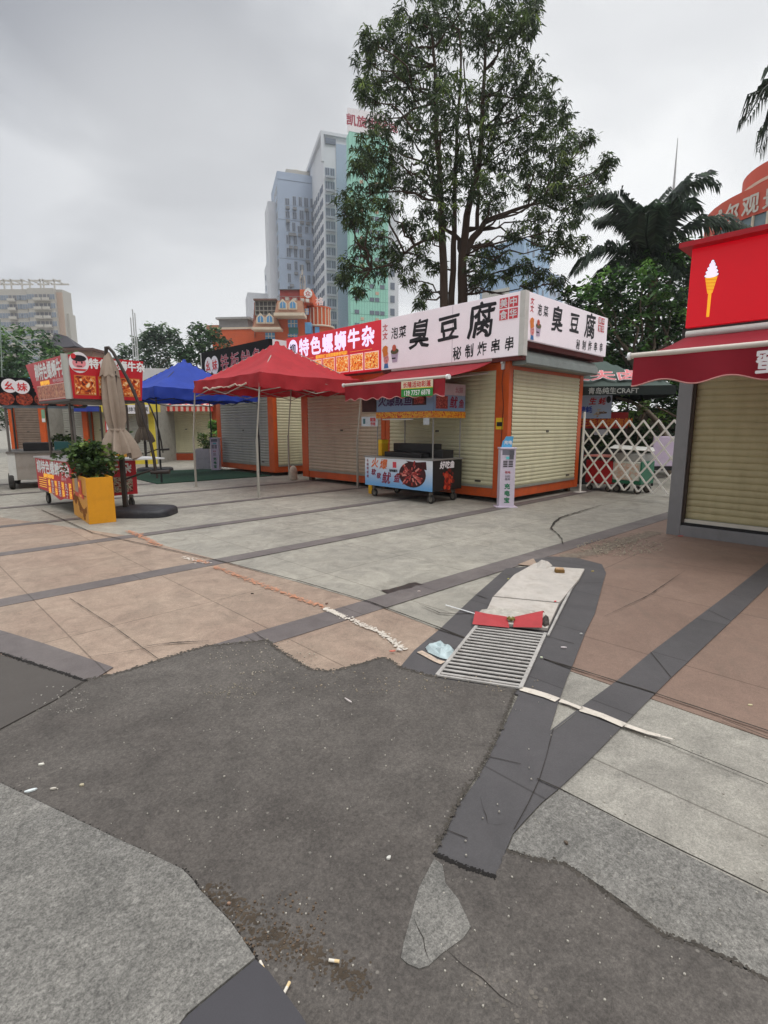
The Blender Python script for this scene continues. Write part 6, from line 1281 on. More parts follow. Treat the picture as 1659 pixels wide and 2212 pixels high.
# small pagoda-like roof under it
p = campos(168, 752, 60); t = thing('roof_pavilion', 'brown upswept tiled pavilion roof below the beige apartment block', 'pavilion', (p.x, p.y, 0), crot())
q = MB(); q.box(-3.2, 1.6, 0, 3, 0, p.z - .3, mat('pav_wall', (140, 112, 98), .8)); q.build('wall', t)
q = MB(); zz = p.z - .3; q.box(-3.4, 1.8, -.3, 3.3, zz, zz + .3, mat('pav_eave', (96, 70, 62), .8)); q.add([(-3.2, 0, zz + .3), (-.2, 0, zz + .5), (-1.6, 1, zz + 1.7), (-3.0, 1, zz + 2.1), (-3.2, 2, zz + .3), (-.2, 2, zz + .5)], [(0, 1, 2, 3), (4, 5, 2, 3), (1, 5, 2), (0, 3, 4)], mat('roof_dark', (66, 64, 70), .7)); q.build('roof', t)
# orange castle-like building
D0 = 70.0; U1 = lambda px: (px - 829.5) / 1131
p = campos(640, 921, D0); cb_ = thing('hotel_building', 'orange building with brown sloped bays and arched windows below the towers', 'building', (p.x, p.y, 0), crot())
xm = lambda px, py=780: (lambda a: (a.x - p.x) * math.cos(YAW) - (a.y - p.y) * math.sin(YAW))(campos(px, py, D0))
zm = lambda py: campos(640, py, D0).z
zx = lambda x: (680 + x * .3014) * .64005
zy = lambda y: (930 + y * .3014) * .64005
ORB = mat('orange_render', (200, 92, 50), .8, .07, .5); BRN = mat('brown_tiles', (150, 110, 86), .8, .1, 2.5, fine=.12, fscale=12); CRM = mat('cream_trim', (210, 196, 176), .7, .06, 1); BWIN = mat('blue_window', (92, 150, 196), .15, .2, .8, spec=.8)
X = lambda x, y=300: xm(zx(x), zy(y)); Z = lambda y: zm(zy(y))
q = MB(); q.box(X(600, 600), X(1165, 600), 0, 14, 0, Z(300), ORB); q.box(X(1165, 400), X(1290, 400), 2.0, 12, 0, Z(330), ORB); q.build('wall', cb_)
q = MB(); q.lathe((X(1285, 500), 3.2, 0), [(1.7, 0), (1.7, Z(560)), (1.95, Z(550)), (1.98, Z(530)), (1.5, Z(520)), (1.5, Z(330)), (1.6, Z(320)), (1.6, Z(305)), (0, Z(300))], ORB, 32, False); tr = q.build('turret', cb_)
q = MB()
for i in range(9):
    a = R(180 + 180 * (i + .5) / 9); cx, cy = X(1285, 500) + 1.53 * math.cos(a), 3.2 + 1.53 * math.sin(a); q.box(cx - .07, cx + .07, cy - .07, cy + .07, Z(520), Z(320), CRM)
q.lathe((X(1285, 500), 3.2, 0), [(1.99, Z(545)), (2.05, Z(538)), (2.05, Z(528)), (1.7, Z(520))], CRM, 32); q.build('pilasters', tr)
q = MB(); q.box(X(1160, 560), X(1230, 560), -.12, 2.6, Z(650), Z(525), BWIN); q.box(X(1255, 560), X(1305, 560), 1.3, 2.0, Z(640), Z(545), BWIN); q.build('window', cb_)
def bay(x0, x1, ya, yb, yl, slant, y0):
    q = MB(); a, b = X(x0, ya), X(x1, ya); zt_, zb_ = Z(ya), Z(yb); s = slant
    q.add([(a, y0 - 1.6, zb_), (b, y0 - 1.6, zb_), (b - s, y0 - .3, zt_), (a + s * .5, y0 - .3, zt_), (a, y0 + .5, zb_), (b, y0 + .5, zb_), (b - s, y0 + .5, zt_), (a + s * .5, y0 + .5, zt_)], [(0, 1, 2, 3), (4, 7, 6, 5), (0, 3, 7, 4), (1, 5, 6, 2), (3, 2, 6, 7), (0, 4, 5, 1)], BRN); o = q.build('sloped_bay', cb_)
    q = MB(); q.box(a - .1, b + .1, y0 - 1.8, y0 + .5, Z(yl), zb_ - .003, CRM); q.build('ledge', o); return a, b
bay(600, 900, 450, 605, 632, .7, 0); bay(850, 1165, 295, 455, 488, .3, -.4)
def arch(px_, py0, py1, wpx, y):
    c = X(px_, py0); w_ = X(px_ + wpx / 2, py0) - X(px_ - wpx / 2, py0); h = Z(py0) - Z(py1); P = (Vector((c, y, Z(py1))), Vector((1, 0, 0)), Vector((0, -1, 0)))
    q = MB(); q.ppoly(P, [(-w_ / 2 - .18, -.15), (w_ / 2 + .18, -.15), (w_ / 2 + .18, h * .72), (0, h + .35), (-w_ / 2 - .18, h * .72)], 0, .12, CRM); o = q.build('window', cb_)
    q = MB(); q.ppoly(P, [(-w_ / 2, 0), (w_ / 2, 0), (w_ / 2, h * .66), (w_ / 4, h * .92), (0, h), (-w_ / 4, h * .92), (-w_ / 2, h * .66)], .13, .03, BWIN); q.pan(P, -.03, .03, 0, h * .95, .17, .02, CRM); q.build('pane', o)
for a in (695, 793): arch(a, 480, 552, 60, -1.62)
for a in (945, 1053): arch(a, 335, 405, 60, -2.0)
for (x0, x1, y0, y1) in ((968, 1076, 498, 580), (968, 1076, 655, 690), (715, 822, 640, 720), (1160, 1200, 370, 440)):
    q = MB(); P = YM(0, -.02); q.pan(P, X(x0, y0), X(x1, y0), Z(y1), Z(y0), 0, .08, BWIN)
    for j in range(1, 3): xx = X(x0 + (x1 - x0) * j / 3, y0); q.pan(P, xx - .04, xx + .04, Z(y1), Z(y0), .081, .02, CRM)
    zz = (Z(y0) + Z(y1)) / 2; q.pan(P, X(x0, y0), X(x1, y0), zz - .04, zz + .04, .081, .025, CRM); q.build('window', cb_)
q = MB(); q.pan(YM(0, -.02), X(968), X(1076), Z(655), Z(582), 0, .07, mat('teal_panel', (70, 118, 120), .5)); q.build('panel', cb_)
# glazed terrace, roof boxes
q = MB(); q.box(X(610, 400), X(840, 400), -.2, 5, Z(448), Z(290), mat('terrace_dark', (92, 88, 86), .6, .3, 1.2)); q.build('terrace_room', cb_)
q = MB()
for f in (0, .2, .4, .6, .8, 1): x = X(610, 400) + (X(840, 400) - X(610, 400)) * f; q.box(x - .05, x + .05, -.35, -.22, Z(448), Z(290), mat('terrace_frame', (150, 146, 138), .7))
for y in (448, 400, 350, 292): q.box(X(605), X(845), -.36, -.23, Z(y) - .05, Z(y) + .05, mat('terrace_frame'))
q.build('terrace_frame', cb_)
q = MB(); q.box(X(595, 290), X(850, 290), -.7, 5.5, Z(290), Z(272), mat('canopy_brown', (120, 92, 84), .8)); q.box(X(625, 250), X(800, 250), 1, 4, Z(262), Z(240), mat('terrace_dark')); q.box(X(870, 200), X(1100, 200), .5, 9, Z(300), Z(152), mat('roof_box_red', (150, 66, 62), .8, .06, 1)); q.box(X(1100, 200), X(1240, 200), .0, 9, Z(300), Z(155), ORB); q.box(X(866, 150), X(1102, 150), .3, 9.2, Z(152), Z(145), mat('terrace_dark')); q.build('roof_box', cb_)
q = MB(); P = YM(0, -.05); q.disc(P, X(1195, 200), Z(205), .52, .52, 0, .2, WHT, 24); q.ppoly(P, [(X(1165, 200), Z(160)), (X(1228, 200), Z(160)), (X(1196, 200), Z(140))], 0, .2, WHT); q = q.build('round_emblem', cb_); text(P, '众', X(1195, 200), Z(208), .66, mat('emblem_red', (190, 90, 80), .6), q, .21, .025)
text((Vector((0, 3, 0)), Vector((1, 0, 0)), Vector((0, -1, 0))), '格', X(1290, 215), Z(225), 1.0, WHT, cb_, 0, .03); 
q = MB(); q.box(X(1255, 260), X(1320, 260), 3, 3.1, Z(300), Z(262), STEEL); q.build('letter_rack', cb_)
# roof rail and air conditioners
q = MB(); 
for f in range(13): x = X(600 + f * 43, 290); q.box(x, x + .05, -.6, -.55, Z(288), Z(255) if f > 5 else Z(270), STEEL)
q.box(X(860), X(1160), -.6, -.55, Z(248), Z(244), STEEL); q.build('roof_railing', cb_)
for a, b in ((965, 272), (1055, 280), (1135, 285), (1190, 290)): q = MB(); q.box(X(a) - .22, X(a) + .22, -.5, .1, Z(b) - .16, Z(b) + .22, mat('aircon_white', (205, 200, 192), .6)); q.build('air_conditioner', cb_, bevel=.02)
# left slanted flank
q = MB(); q.add([(X(520, 580), 2, Z(620)), (X(600, 620), -.2, Z(700)), (X(600, 300), -.2, Z(292)), (X(560, 360), 2, Z(360)), (X(520, 580), 8, Z(620)), (X(560, 360), 8, Z(360))], [(0, 1, 2, 3), (4, 0, 3, 5)], mat('flank_brown', (140, 84, 66), .8, .2, 1.5)); q.build('flank', cb_)
q = MB(); q.box(X(535, 650), X(600, 650), 0.3, 10, 0, Z(620), ORB); q.build('wall', cb_)
# rooftop antenna mast
p2 = campos(654, 628, 74); an = thing('antenna_mast', 'cluster of white antennas on a thin mast above the orange building', 'antenna', (p2.x, p2.y, 0), crot())
q = MB(); zt2 = campos(650, 572, 74).z; q.tube([(0, 0, p2.z - 4), (0, 0, zt2)], .09, STEEL, 8); q.tube([(0, 0, 0), (0, 0, p2.z - 4)], .09, STEEL, 6); q.build('mast', an)
rr = random.Random(5); q = MB()
for i in range(9): a = rr.uniform(0, 6.28); z = p2.z - .3 + rr.uniform(0, 2.4); x, y = .32 * math.cos(a), .32 * math.sin(a); q.box(x - .07, x + .07, y - .05, y + .05, z, z + .6, mat('antenna_grey', (176, 174, 170), .6)); q.tube([(0, 0, z + .4), (x, y, z + .4)], .03, STEEL, 5)
q.build('antenna', an)
# low orange annex at left
p3 = campos(540, 921, 74); t = thing('annex_building', 'low orange flat-roofed annex left of the arched-window building', 'building', (p3.x, p3.y, 0), crot() - R(6))
xw = lambda px, py: (px - 540) / 1131 * 74 / math.cos(PITCH) * 1.0
q = MB(); zt3 = campos(540, zy(600), 74).z; q.box(-4.8, 4.2, 0, 9, 0, zt3, ORB); q.box(4.2, 6.2, 1, 9, 0, zt3 - .4, ORB); q.build('wall', t)
q = MB(); q.box(-4.9, 4.3, -.1, 9, zt3, zt3 + .25, CRM); q.build('parapet', t)
q = MB(); q.box(-4.6, -.4, 2, 6, zt3 + .25, zt3 + 1.7, mat('grey_hut', (126, 126, 128), .7, .1, 1)); q.box(-4.9, .0, 1.6, 6.4, zt3 + 1.7, zt3 + 1.95, mat('hut_roof', (156, 158, 160), .7)); q.box(-6.5, -4.7, 2, 6, zt3 - .4, zt3 + 1.0, mat('hut_brown', (170, 120, 92), .8)); q.build('roof_hut', t)
q = MB(); P = YM(0, -.01); q.pan(P, 1.2, 2.5, zt3 - 2.6, zt3 - 1.1, 0, .08, BWIN); q.pan(P, 1.82, 1.88, zt3 - 2.6, zt3 - 1.1, .08, .03, CRM); q.build('window', t)
for x in (-1.6, 2.8): q = MB(); q.box(x, x + .8, -.4, 0, zt3 - 3.7, zt3 - 3.1, mat('aircon_white')); q.build('air_conditioner', t)
# curved orange building on the right
p4 = campos(1778, 400, 40); t = thing('round_building', 'curved orange building with large white rooftop characters behind the red sign', 'building', (p4.x, p4.y, 0), crot())
zr_ = campos(1640, 385, 46).z; z_a = campos(1640, 430, 46).z
rad = 7.0
def ring_(z0, z1, r, m, mb): mb.lathe((0, 0, 0), [(r, z0), (r, z1)], m, 48, True)
q = MB(); OR2 = mat('orange_red_wall', (196, 84, 62), .7, .06, .5); GW = mat('ribbon_glass', (104, 122, 130), .2, .2, 1)
zt4 = campos(1659, 368, 34.5).z; z = zt4
ring_(zt4 - 1.5, zt4 + .3, rad, OR2, q); zz = zt4 - 1.5; i = 0
while zz > 0: ring_(max(0, zz - 1.5), zz, rad - .12, GW, q); ring_(max(0, zz - 3.2), max(0, zz - 1.5), rad, OR2, q); zz -= 3.2
q.lathe((0, 0, 0), [(rad, zt4 + .3), (rad - 2.2, zt4 + .35)], OR2, 48, False); q.build('wall', t)
q = MB(); q.lathe((0, 0, 0), [(rad - 2.2, zt4 + .3), (rad - 2.2, zt4 + 2.6), (rad - 2.4, zt4 + 2.7), (0, zt4 + 2.7)], OR2, 48, False); q.lathe((0, 0, 0), [(rad - 2.15, zt4 + 1.4), (rad - 2.13, zt4 + 1.6)], CRM, 48); q.build('upper_drum', t)
q = MB(); zz = zt4 - 1.5
while zz > 3:
    for k in range(48): a = 2 * math.pi * k / 48; cx, cy = (rad - .06) * math.cos(a), (rad - .06) * math.sin(a); q.box(cx - .06, cx + .06, cy - .06, cy + .06, zz - 1.5, zz, CRM)
    zz -= 3.2
tag(q.build('mullions', t), kind='stuff')
LTW = mat('roof_letters', (196, 190, 180), .7)
for ch, ang in (('威', 178), ('尔', 190), ('观', 201), ('景', 212), ('酒', 224), ('店', 236)):
    a = R(ang); Nn = Vector((math.cos(a), math.sin(a), 0)); Xr = Vector((-math.sin(a), math.cos(a), 0)); text((Nn * (rad + .05) + Vector((0, 0, zt4 - .75)), Xr, Nn), ch, 0, 0, 1.2, LTW, t, .02, .04, .9, name='roof_letter')
for ch, ang in (('A', 205), ('H', 222), ('O', 240), ('T', 256)):
    a = R(ang); Nn = Vector((math.cos(a), math.sin(a), 0)); Xr = Vector((-math.sin(a), math.cos(a), 0)); text((Nn * (rad - 2.2) + Vector((0, 0, zt4 + 3.4)), Xr, Nn), ch, 0, 0, 1.3, LTW, t, .02, .05, .7, name='roof_letter')

# ------------------------------------------------------------------ masts and wires
p = campos(1455, 410, 60); q = MB(); zt5 = campos(1457, 298, 60).z; q.tube([(0, 0, 0), (0, 0, p.z), (.0, 0, zt5)], [.16, .13, .03], mat('mast_pale', (178, 180, 182), .6), 10); tag(q.build('lightning_mast', loc=(p.x, p.y, 0)), 'tall thin pale mast rising above the palm tree', 'mast')
for (px, py, lab) in ((282, 686, 'shortest of the three thin flagpoles left of the blue canopy'), (286, 668, 'tallest of the three thin flagpoles left of the blue canopy'), (291, 676, 'right one of the three thin flagpoles by the blue canopy')):
    p = campos(px, py, 32); q = MB(); q.tube([(0, 0, 0), (0, 0, p.z)], [.05, .035], mat('pole_pale', (186, 188, 188), .5), 8); tag(q.build('flagpole', loc=(p.x, p.y, 0)), lab, 'flagpole', 'thin flagpoles behind the canopies')
def wire(a, b, label, r=.012, sag=.3, col=(128, 142, 130)):
    pts = [a.lerp(b, i / 10) - Vector((0, 0, sag * 4 * (i / 10) * (1 - i / 10))) for i in range(11)]; q = MB(); q.tube(pts, r, mat('wire_pale', col, .7), 5); tag(q.build('guy_wire'), label, 'wire')
wire(campos(-60, 640, 16), campos(86, 774, 13), 'pale wire running down to the noodle cart canopy corner', sag=.1); wire(campos(0, 690, 14), campos(5, 836, 13.5), 'nearly upright pale wire at the left picture edge', sag=.02)
# ------------------------------------------------------------------ trees
BARK = mat('bark_dark', (74, 60, 50), .9, .2, 6, bump=.8, bscale=14, stretch=(1, 1, .25)); BARKL = mat('bark_grey', (104, 94, 82), .9, .2, 6, bump=.8, bscale=14, stretch=(1, 1, .25))
def wob(a, b, rr, n=6, amp=.12):
    L_ = (b - a).length; return [a.lerp(b, i / n) + (rdir(rr) * amp * L_ * .25 * math.sin(math.pi * i / n) if 0 < i < n else Vector()) for i in range(n + 1)]
def big_tree():
    D = 19.0; rr = random.Random(31); base = campos(985, 921, D); base.z = 0
    t = thing('broadleaf_tree', 'tall many-stemmed tree with drooping dark leaves rising behind the white sign kiosk', 'tree', base)
    cp = lambda x, y, d=D: campos(640 + x * .4244, y * .4244, d) - base          # crop coordinates of the photo's tree
    tr = MB(); stems = []
    spec = [([(770, 1900), (752, 1500), (742, 1200), (735, 1000), (712, 700), (705, 330), (690, 150)], -.25, .20), ([(800, 1900), (790, 1500), (800, 1250), (806, 1080), (815, 800), (835, 450), (830, 150)], .1, .16), ([(845, 1900), (848, 1500), (846, 1300), (868, 1100), (930, 850), (950, 500), (965, 200)], 0, .24), ([(846, 1320), (900, 1210), (960, 1130), (1060, 1090), (1180, 1045), (1300, 1010)], .1, .17), ([(846, 1300), (830, 1220), (760, 1170), (720, 1020), (650, 800)], .2, .12), ([(752, 1180), (700, 1210), (600, 1250), (500, 1330), (380, 1370)], -.3, .09), ([(850, 1180), (920, 1160), (930, 1000), (880, 700), (850, 300)], .3, .12)]
    for pts, dd, r in spec:
        P = [cp(x, y, D + dd) for x, y in pts]
        if pts[0][1] > 1800: P[0].z = -.1
        Q = [P[0]]
        for a, b in zip(P, P[1:]): Q += [a.lerp(b, .5) + rdir(rr) * .05, b]
        tr.tube(Q, [r * .82 * (1 - .8 * i / (len(Q) - 1)) for i in range(len(Q))], BARK, 9); stems += Q[1:]
    lobes = [(560, 110, 105), (690, 50, 120), (850, 60, 140), (1010, 90, 130), (1120, 50, 110), (1220, 20, 60), (1130, 150, 90), (1190, 140, 50), (420, 200, 85), (520, 260, 105), (345, 200, 55), (335, 300, 60), (630, 190, 120), (780, 180, 110), (960, 210, 110), (400, 420, 70), (310, 430, 50), (350, 490, 60), (470, 380, 110), (600, 400, 120), (740, 430, 90), (560, 520, 110), (700, 560, 110), (830, 520, 120), (950, 520, 110), (1080, 440, 130), (1190, 420, 110), (1290, 500, 95), (1350, 580, 75), (1120, 330, 90), (1100, 580, 130), (1230, 620, 110), (420, 620, 90), (380, 720, 85), (330, 800, 75), (440, 800, 95), (300, 850, 50), (560, 700, 90), (690, 700, 80), (830, 680, 110), (960, 730, 110), (1090, 760, 120), (1230, 760, 120), (1340, 720, 90), (1430, 740, 80), (1500, 710, 55), (1390, 850, 90), (680, 850, 80), (800, 860, 100), (930, 870, 90), (520, 900, 90), (420, 950, 80), (320, 980, 70), (230, 1040, 60), (320, 1080, 75), (250, 1110, 50), (440, 1050, 70), (600, 950, 60), (740, 960, 80), (880, 980, 90), (1000, 960, 90), (1180, 930, 110), (1300, 900, 110), (1290, 1010, 90), (1420, 980, 90), (1500, 930, 70), (1560, 1000, 60), (1590, 880, 50), (1620, 820, 40), (1450, 1090, 80), (1380, 1180, 85), (1460, 1240, 60), (1240, 1110, 70), (1330, 1280, 70), (1250, 1210, 60), (1130, 1180, 55), (640, 1080, 60), (560, 1150, 60), (400, 1200, 80), (320, 1260, 75), (480, 1270, 75), (240, 1350, 65), (210, 1420, 45), (300, 1390, 70), (400, 1370, 70), (290, 1480, 40), (520, 1330, 70), (620, 1300, 70), (560, 1420, 55), (640, 1480, 45), (700, 1350, 55), (920, 1330, 70), (980, 1400, 65), (900, 1430, 60), (1040, 1300, 60), (1090, 1400, 50), (1170, 1350, 50), (1270, 1390, 50), (1200, 1450, 40), (690, 1180, 60), (960, 1260, 50), (1010, 1060, 60), (620, 1550, 30), (1340, 1440, 50), (760, 1080, 60)]
    cl = []; br = MB()
    for (x, y, r) in lobes:
        x = 820 + (x - 820) * .96; r *= .93
        dz = rr.uniform(-2.2, 2.2) * (.4 if y > 1250 else 1); c = cp(x, y, D + dz); rad = r * .4244 / 1131 * D
        s = min(stems, key=lambda q: (q - c).length + max(0, q.z - c.z + .2) * 2.5)
        pts = wob(s, c, rr, 6, .3); br.tube(pts, [.034 * (1 - i / 7.5) + .006 for i in range(7)], BARK, 5)
        n = int(14 + (rad * 10) ** 1.62 * 1.45 * (1 if y < 950 else .9))
        for k in range(5):
            e = c + rdir(rr) * rad * .85; br.tube(wob(c.lerp(s, .15), e, rr, 3, .3), [.014, .011, .008, .004], BARK, 4, caps=False)
        for k in range(n):
            d = rdir(rr); q = c + Vector((d.x, d.y, d.z * .85)) * rad * rr.random() ** .42 * 1.08
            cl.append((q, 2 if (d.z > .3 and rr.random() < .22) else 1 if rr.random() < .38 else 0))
    tr.build('trunk', t); br.build('branches', t)
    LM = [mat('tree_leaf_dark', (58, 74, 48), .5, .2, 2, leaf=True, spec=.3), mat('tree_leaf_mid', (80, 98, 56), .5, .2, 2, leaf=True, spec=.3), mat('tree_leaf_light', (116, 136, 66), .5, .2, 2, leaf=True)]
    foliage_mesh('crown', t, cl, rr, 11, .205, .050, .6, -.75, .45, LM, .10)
big_tree()
def round_tree(label, px, D, lobes, seed, mats, kind='broadleaf_tree', L_=.22, W_=.09, dens=1.0, trunk_w=.16, group='trees beyond the kiosks', per=10, trunkbase=None, depth=1.0):
    rr = random.Random(seed); base = campos(px, 921, D); base.z = 0; t = thing(kind, label, 'tree', base, 0, group); br = MB(); cl = []
    cs = [(campos(x, y, D + rr.uniform(-depth, depth)) - base, r / 1131 * D) for x, y, r in lobes]; mz = sum(c.z for c, _ in cs) / len(cs); fork = Vector((0, 0, max(.8, mz * .55)))
    tk = MB(); tk.tube([Vector((0, 0, -.1)), fork * .5 + Vector((.05, 0, 0)), fork], [trunk_w, trunk_w * .8, trunk_w * .65], BARKL, 9)
    for c, rad in cs:
        tk.tube(wob(fork, c, rr, 5, .3), [trunk_w * .45, trunk_w * .35, trunk_w * .28, trunk_w * .2, trunk_w * .12, .01], BARKL, 6)
        n = int((14 + (rad * 10) ** 1.6 * .62) * dens)
        for _ in range(n):
            d = rdir(rr); q = c + d * rad * rr.random() ** .4; cl.append((q, 2 if d.z > .45 and rr.random() < .5 else 1 if rr.random() < .5 else 0))
    tk.build('trunk', t); foliage_mesh('crown', t, cl, rr, per, L_, W_, .3, -.5, .7, mats, L_ * .7); return t
MG = [mat('glossy_leaf_dark', (38, 66, 34), .32, .2, 2, leaf=True, spec=.6), mat('glossy_leaf_mid', (74, 112, 54), .32, .2, 2, leaf=True, spec=.6), mat('glossy_leaf_light', (116, 158, 78), .35, .2, 2, leaf=True, spec=.6)]
round_tree('bushy broad-leaved tree with bright glossy leaves right of the white side sign', 1390, 16.5, [(1300, 640, 45), (1340, 620, 48), (1390, 610, 50), (1440, 600, 40), (1330, 680, 55), (1390, 670, 58), (1450, 660, 42), (1350, 730, 60), (1420, 720, 55), (1470, 700, 30), (1370, 780, 58), (1440, 770, 50), (1330, 770, 45), (1290, 690, 30), (1400, 830, 40), (1460, 820, 35), (1340, 810, 40), (1275, 640, 26), (1460, 560, 30), (1400, 575, 32)], 41, MG, L_=.20, W_=.085, dens=1.35, per=9)
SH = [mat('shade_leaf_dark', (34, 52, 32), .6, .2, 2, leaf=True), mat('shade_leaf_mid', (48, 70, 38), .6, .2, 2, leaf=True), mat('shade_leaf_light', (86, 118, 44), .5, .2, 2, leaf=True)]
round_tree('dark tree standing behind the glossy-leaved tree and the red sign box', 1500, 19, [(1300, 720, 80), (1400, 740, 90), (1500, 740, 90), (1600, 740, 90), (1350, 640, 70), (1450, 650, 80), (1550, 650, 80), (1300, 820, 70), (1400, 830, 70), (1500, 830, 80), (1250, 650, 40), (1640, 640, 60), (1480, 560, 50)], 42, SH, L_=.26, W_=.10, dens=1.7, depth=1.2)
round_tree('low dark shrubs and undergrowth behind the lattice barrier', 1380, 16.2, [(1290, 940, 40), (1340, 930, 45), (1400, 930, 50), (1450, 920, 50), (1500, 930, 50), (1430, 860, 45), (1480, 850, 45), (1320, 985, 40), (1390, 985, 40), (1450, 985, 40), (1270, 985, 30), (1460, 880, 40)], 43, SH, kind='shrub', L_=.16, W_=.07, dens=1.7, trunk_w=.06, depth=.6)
# leaning bare trunks in the shade
rr = random.Random(6); p = campos(1440, 985, 15.2); p.z = 0; t = thing('leaning_tree', 'bare crooked brown trunk leaning left behind the lattice barrier', 'tree', p); q = MB()
pp = [campos(x, y, 15.2) - p for x, y in ((1452, 990), (1440, 950), (1425, 915), (1395, 885), (1365, 868), (1330, 858))]; pp[0].z = 0; q.tube(pp, [.10, .09, .08, .065, .05, .03], BARKL, 8); q.build('trunk', t); q = MB(); q.tube([pp[3], pp[3] + Vector((-.1, .1, -.35)), pp[3] + Vector((-.2, .1, -.9))], [.04, .03, .02], BARK, 6); q.tube([campos(1420, 880, 15.4) - p, campos(1470, 905, 15.4) - p, campos(1500, 890, 15.4) - p], .03, BARK, 6); q.build('limb', t)
cl = [(pp[i] + rdir(rr) * .4, 2) for i in (4, 5, 5, 4, 3) for _ in range(8)]; foliage_mesh('crown', t, cl, rr, 8, .15, .06, .3, -.5, .7, SH, .1)
LT = [mat('left_leaf_dark', (58, 84, 58), .6, .2, 1, leaf=True), mat('left_leaf_mid', (74, 104, 64), .6, .2, 1, leaf=True), mat('left_leaf_light', (102, 134, 76), .6, .2, 1, leaf=True)]
round_tree('wide green tree behind the carts at the far left', 55, 30, [(10, 760, 55), (60, 750, 55), (110, 765, 45), (140, 790, 35), (30, 800, 45), (90, 800, 45), (-40, 770, 60), (170, 800, 20), (0, 830, 40)], 44, LT, L_=.35, W_=.14, dens=.8, depth=1.5)
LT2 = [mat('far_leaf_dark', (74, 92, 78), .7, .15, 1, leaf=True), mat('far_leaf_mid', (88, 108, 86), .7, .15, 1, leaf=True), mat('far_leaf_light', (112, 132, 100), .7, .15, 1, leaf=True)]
round_tree('hazy tree with an open crown behind the three flagpoles', 320, 44, [(275, 765, 22), (300, 750, 26), (325, 740, 24), (350, 722, 22), (330, 720, 20), (370, 722, 14), (350, 755, 26), (310, 780, 26), (350, 785, 26), (270, 790, 20), (380, 740, 12), (250, 790, 14)], 45, LT2, L_=.42, W_=.16, dens=.8, depth=1.5)
round_tree('darker rounded tree between the flagpole tree and the orange annex', 435, 38, [(420, 735, 22), (450, 725, 24), (430, 715, 18), (475, 745, 22), (410, 760, 24), (445, 765, 28), (480, 775, 24), (400, 785, 20), (500, 770, 16), (390, 760, 14)], 46, [mat('mid_leaf_dark', (50, 74, 54), .6, .2, 1, leaf=True), mat('mid_leaf_mid', (64, 90, 60), .6, .2, 1, leaf=True), mat('mid_leaf_light', (90, 114, 72), .6, .2, 1, leaf=True)], L_=.36, W_=.14, dens=1.0, depth=1.3)
round_tree('small tree just above the noodle sign between roof and flagpoles', 225, 40, [(200, 785, 12), (230, 785, 14), (255, 795, 14), (215, 800, 12)], 47, LT2, L_=.3, W_=.12, dens=1, depth=.8)
round_tree('small bright shrub between striped-awning kiosk and the black-signed kiosk', 464, 22, [(462, 915, 10), (468, 940, 12), (462, 925, 9), (470, 960, 10)], 48, [mat('bright_leaf_a', (66, 110, 44), .6, .2, 1, leaf=True), mat('bright_leaf_b', (96, 140, 60), .6, .2, 1, leaf=True), mat('bright_leaf_c', (120, 160, 70), .6, .2, 1, leaf=True)], kind='shrub', L_=.14, W_=.06, dens=1.4, trunk_w=.04, depth=.2)
# ---- palms
PM = [mat('palm_leaf_dark', (46, 60, 50), .5, .2, 2, leaf=True, spec=.4), mat('palm_leaf_mid', (62, 80, 60), .5, .2, 2, leaf=True, spec=.4)]
def frond(rib, lv, lf, lm, pts, rr, L_=.55, W_=.042, n=70, hang=.55):
    """pts: rib polyline; leaflets hang from both sides"""
    rib.tube(pts, [.03 * (1 - .85 * i / (len(pts) - 1)) + .003 for i in range(len(pts))], PM[0], 5, caps=False)
    seg = [(pts[i + 1] - pts[i]).length for i in range(len(pts) - 1)]; tot = sum(seg)
    for k in range(n):
        s = tot * (.10 + .90 * k / n); i = 0
        while i < len(seg) - 1 and s > seg[i]: s -= seg[i]; i += 1
        f = s / seg[i]; p = pts[i].lerp(pts[i + 1], min(1, f)); d = (pts[i + 1] - pts[i]).normalized(); side = d.cross(Vector((0, 0, 1))).normalized(); u = k / n; l = L_ * (math.sin(math.pi * (.12 + .80 * u)) ** .6) * rr.uniform(.8, 1.1)
        for sg_ in (-1, 1):
            dd = (side * sg_ * .75 + d * (.35 + .4 * u) + Vector((0, 0, rr.uniform(-.1, .45)))).normalized(); o = len(lv); m1 = p + dd * l * .5; tip = p + (dd + Vector((0, 0, -hang))).normalized() * l * 1.0; wv = d * W_ * .6 + Vector((0, 0, W_ * .4))
            lv += [p, m1 - wv, tip, m1 + wv]; lf.append([o, o + 1, o + 2, o + 3]); lm.append(rr.choice([0, 0, 1]))
def palm(label, base, H_, fronds, seed, trunk_r=.17, L_=.55, group='palms at the right', n=80, hang=.55):
    t = thing('palm_tree', label, 'palm', (base.x, base.y, 0), 0, group); rr = random.Random(seed); q = MB()
    q.tube([(0, 0, -.1), (.03, 0, H_ * .5), (0, 0, H_)], [trunk_r * 1.1, trunk_r * .85, trunk_r * .75], mat('palm_bark', (112, 100, 86), .9, .2, 5, bump=.6, bscale=12), 12); q.tube([(0, 0, H_ - .02), (0, 0, H_ + .9)], [trunk_r * .8, trunk_r * .3], mat('palm_shaft', (84, 96, 70), .5, .1, 4), 12); q.build('trunk', t)
    rib, lv, lf, lm = MB(), [], [], []
    for pts in fronds: frond(rib, lv, lf, lm, [Vector(p) - Vector((base.x, base.y, 0)) for p in pts], rr, L_, n=n, hang=hang)
    rib.build('frond_ribs', t); mb = MB(); mb.v = [tuple(v) for v in lv]; mb.f = lf; mb.m = lm; mb.sm = [False] * len(lf); mb.mats = PM; mb.build('crown', t)
DP = 17.0; pb = campos(1408, 640, DP); pb0 = Vector((pb.x, pb.y, 0)); o_ = campos(1405, 575, DP)
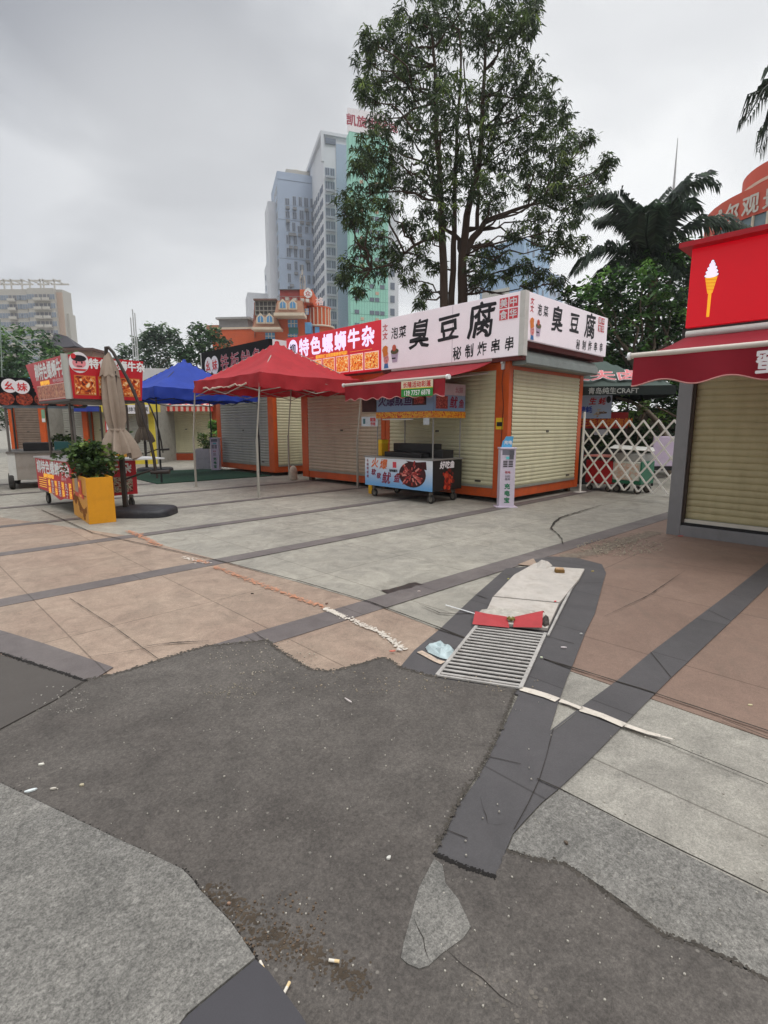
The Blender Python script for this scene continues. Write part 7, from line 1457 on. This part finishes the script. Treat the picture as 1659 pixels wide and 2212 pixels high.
def arcpx(path, d0, d1): 
    n = len(path); return [campos(x, y, d0 + (d1 - d0) * i / (n - 1)) for i, (x, y) in enumerate(path)]
palm('feathery palm with arching fronds behind the red sign box', pb0, campos(1408, 600, DP).z, [
    arcpx([(1405, 575), (1392, 520), (1370, 470), (1338, 430), (1300, 425), (1262, 445)], DP, DP - .6), arcpx([(1405, 575), (1425, 500), (1450, 440), (1480, 400), (1520, 385), (1548, 400)], DP, DP - .8),
    arcpx([(1405, 575), (1445, 520), (1500, 485), (1555, 480), (1610, 495)], DP, DP - .8), arcpx([(1405, 575), (1360, 540), (1310, 535), (1270, 555), (1240, 590)], DP, DP - .5), arcpx([(1405, 575), (1370, 500), (1330, 475), (1290, 480)], DP, DP + .8),
    arcpx([(1405, 575), (1412, 500), (1430, 440), (1455, 410), (1490, 420)], DP, DP + 1.0), arcpx([(1405, 575), (1380, 500), (1368, 450), (1340, 445)], DP, DP + 1.4), arcpx([(1405, 575), (1450, 540), (1490, 530), (1530, 550)], DP, DP + .6), arcpx([(1405, 575), (1440, 470), (1470, 440), (1500, 450)], DP, DP - 1.4), arcpx([(1405, 575), (1350, 560), (1310, 590), (1290, 640)], DP, DP - 1), arcpx([(1405, 575), (1440, 560), (1470, 590), (1480, 640)], DP, DP - 1.2), arcpx([(1405, 575), (1395, 510), (1400, 460), (1415, 450)], DP, DP - 1.6)], 51, n=135, L_=.70)
DQ = 9.0; qb = campos(1760, 500, DQ)
palm('palm beyond the right picture edge with drooping frond tips at upper right', Vector((qb.x, qb.y, 0)), campos(1760, 260, DQ).z, [
    arcpx([(1760, 240), (1720, 170), (1680, 165), (1648, 195), (1610, 262)], DQ, DQ - .2), arcpx([(1760, 240), (1730, 200), (1690, 220), (1655, 270), (1640, 330)], DQ, DQ + .2), arcpx([(1760, 240), (1780, 180), (1830, 170), (1890, 230)], DQ, DQ), arcpx([(1760, 240), (1740, 160), (1700, 130), (1665, 150)], DQ, DQ + .8), arcpx([(1760, 240), (1800, 200), (1850, 240), (1890, 300)], DQ, DQ + 1)], 52, L_=.42, n=46, hang=1.0)
# distant low hedge line closing the far ground on the left and the right
round_tree('long dark hedge behind the left kiosks', 250, 34, [(x, 900, 34) for x in range(-60, 520, 44)], 61, SH, kind='hedge', L_=.3, W_=.12, dens=.5, trunk_w=.08, depth=.6)

# ------------------------------------------------------------------ damp overcast air
q = MB(); q.box(-160, 330, -160, 330, -1.0, 125); hz = q.build('haze'); tag(hz, kind='stuff')
hm = bpy.data.materials.new('haze_air'); hm.use_nodes = True; ht = hm.node_tree; ht.nodes.clear(); ho = N('ShaderNodeOutputMaterial', ht); hv = N('ShaderNodeVolumePrincipled', ht)
hv.inputs['Color'].default_value = (.93, .95, 1, 1); hv.inputs['Density'].default_value = .0007; hv.inputs['Anisotropy'].default_value = .2; ht.links.new(hv.outputs[0], ho.inputs['Volume']); hz.data.materials.append(hm)
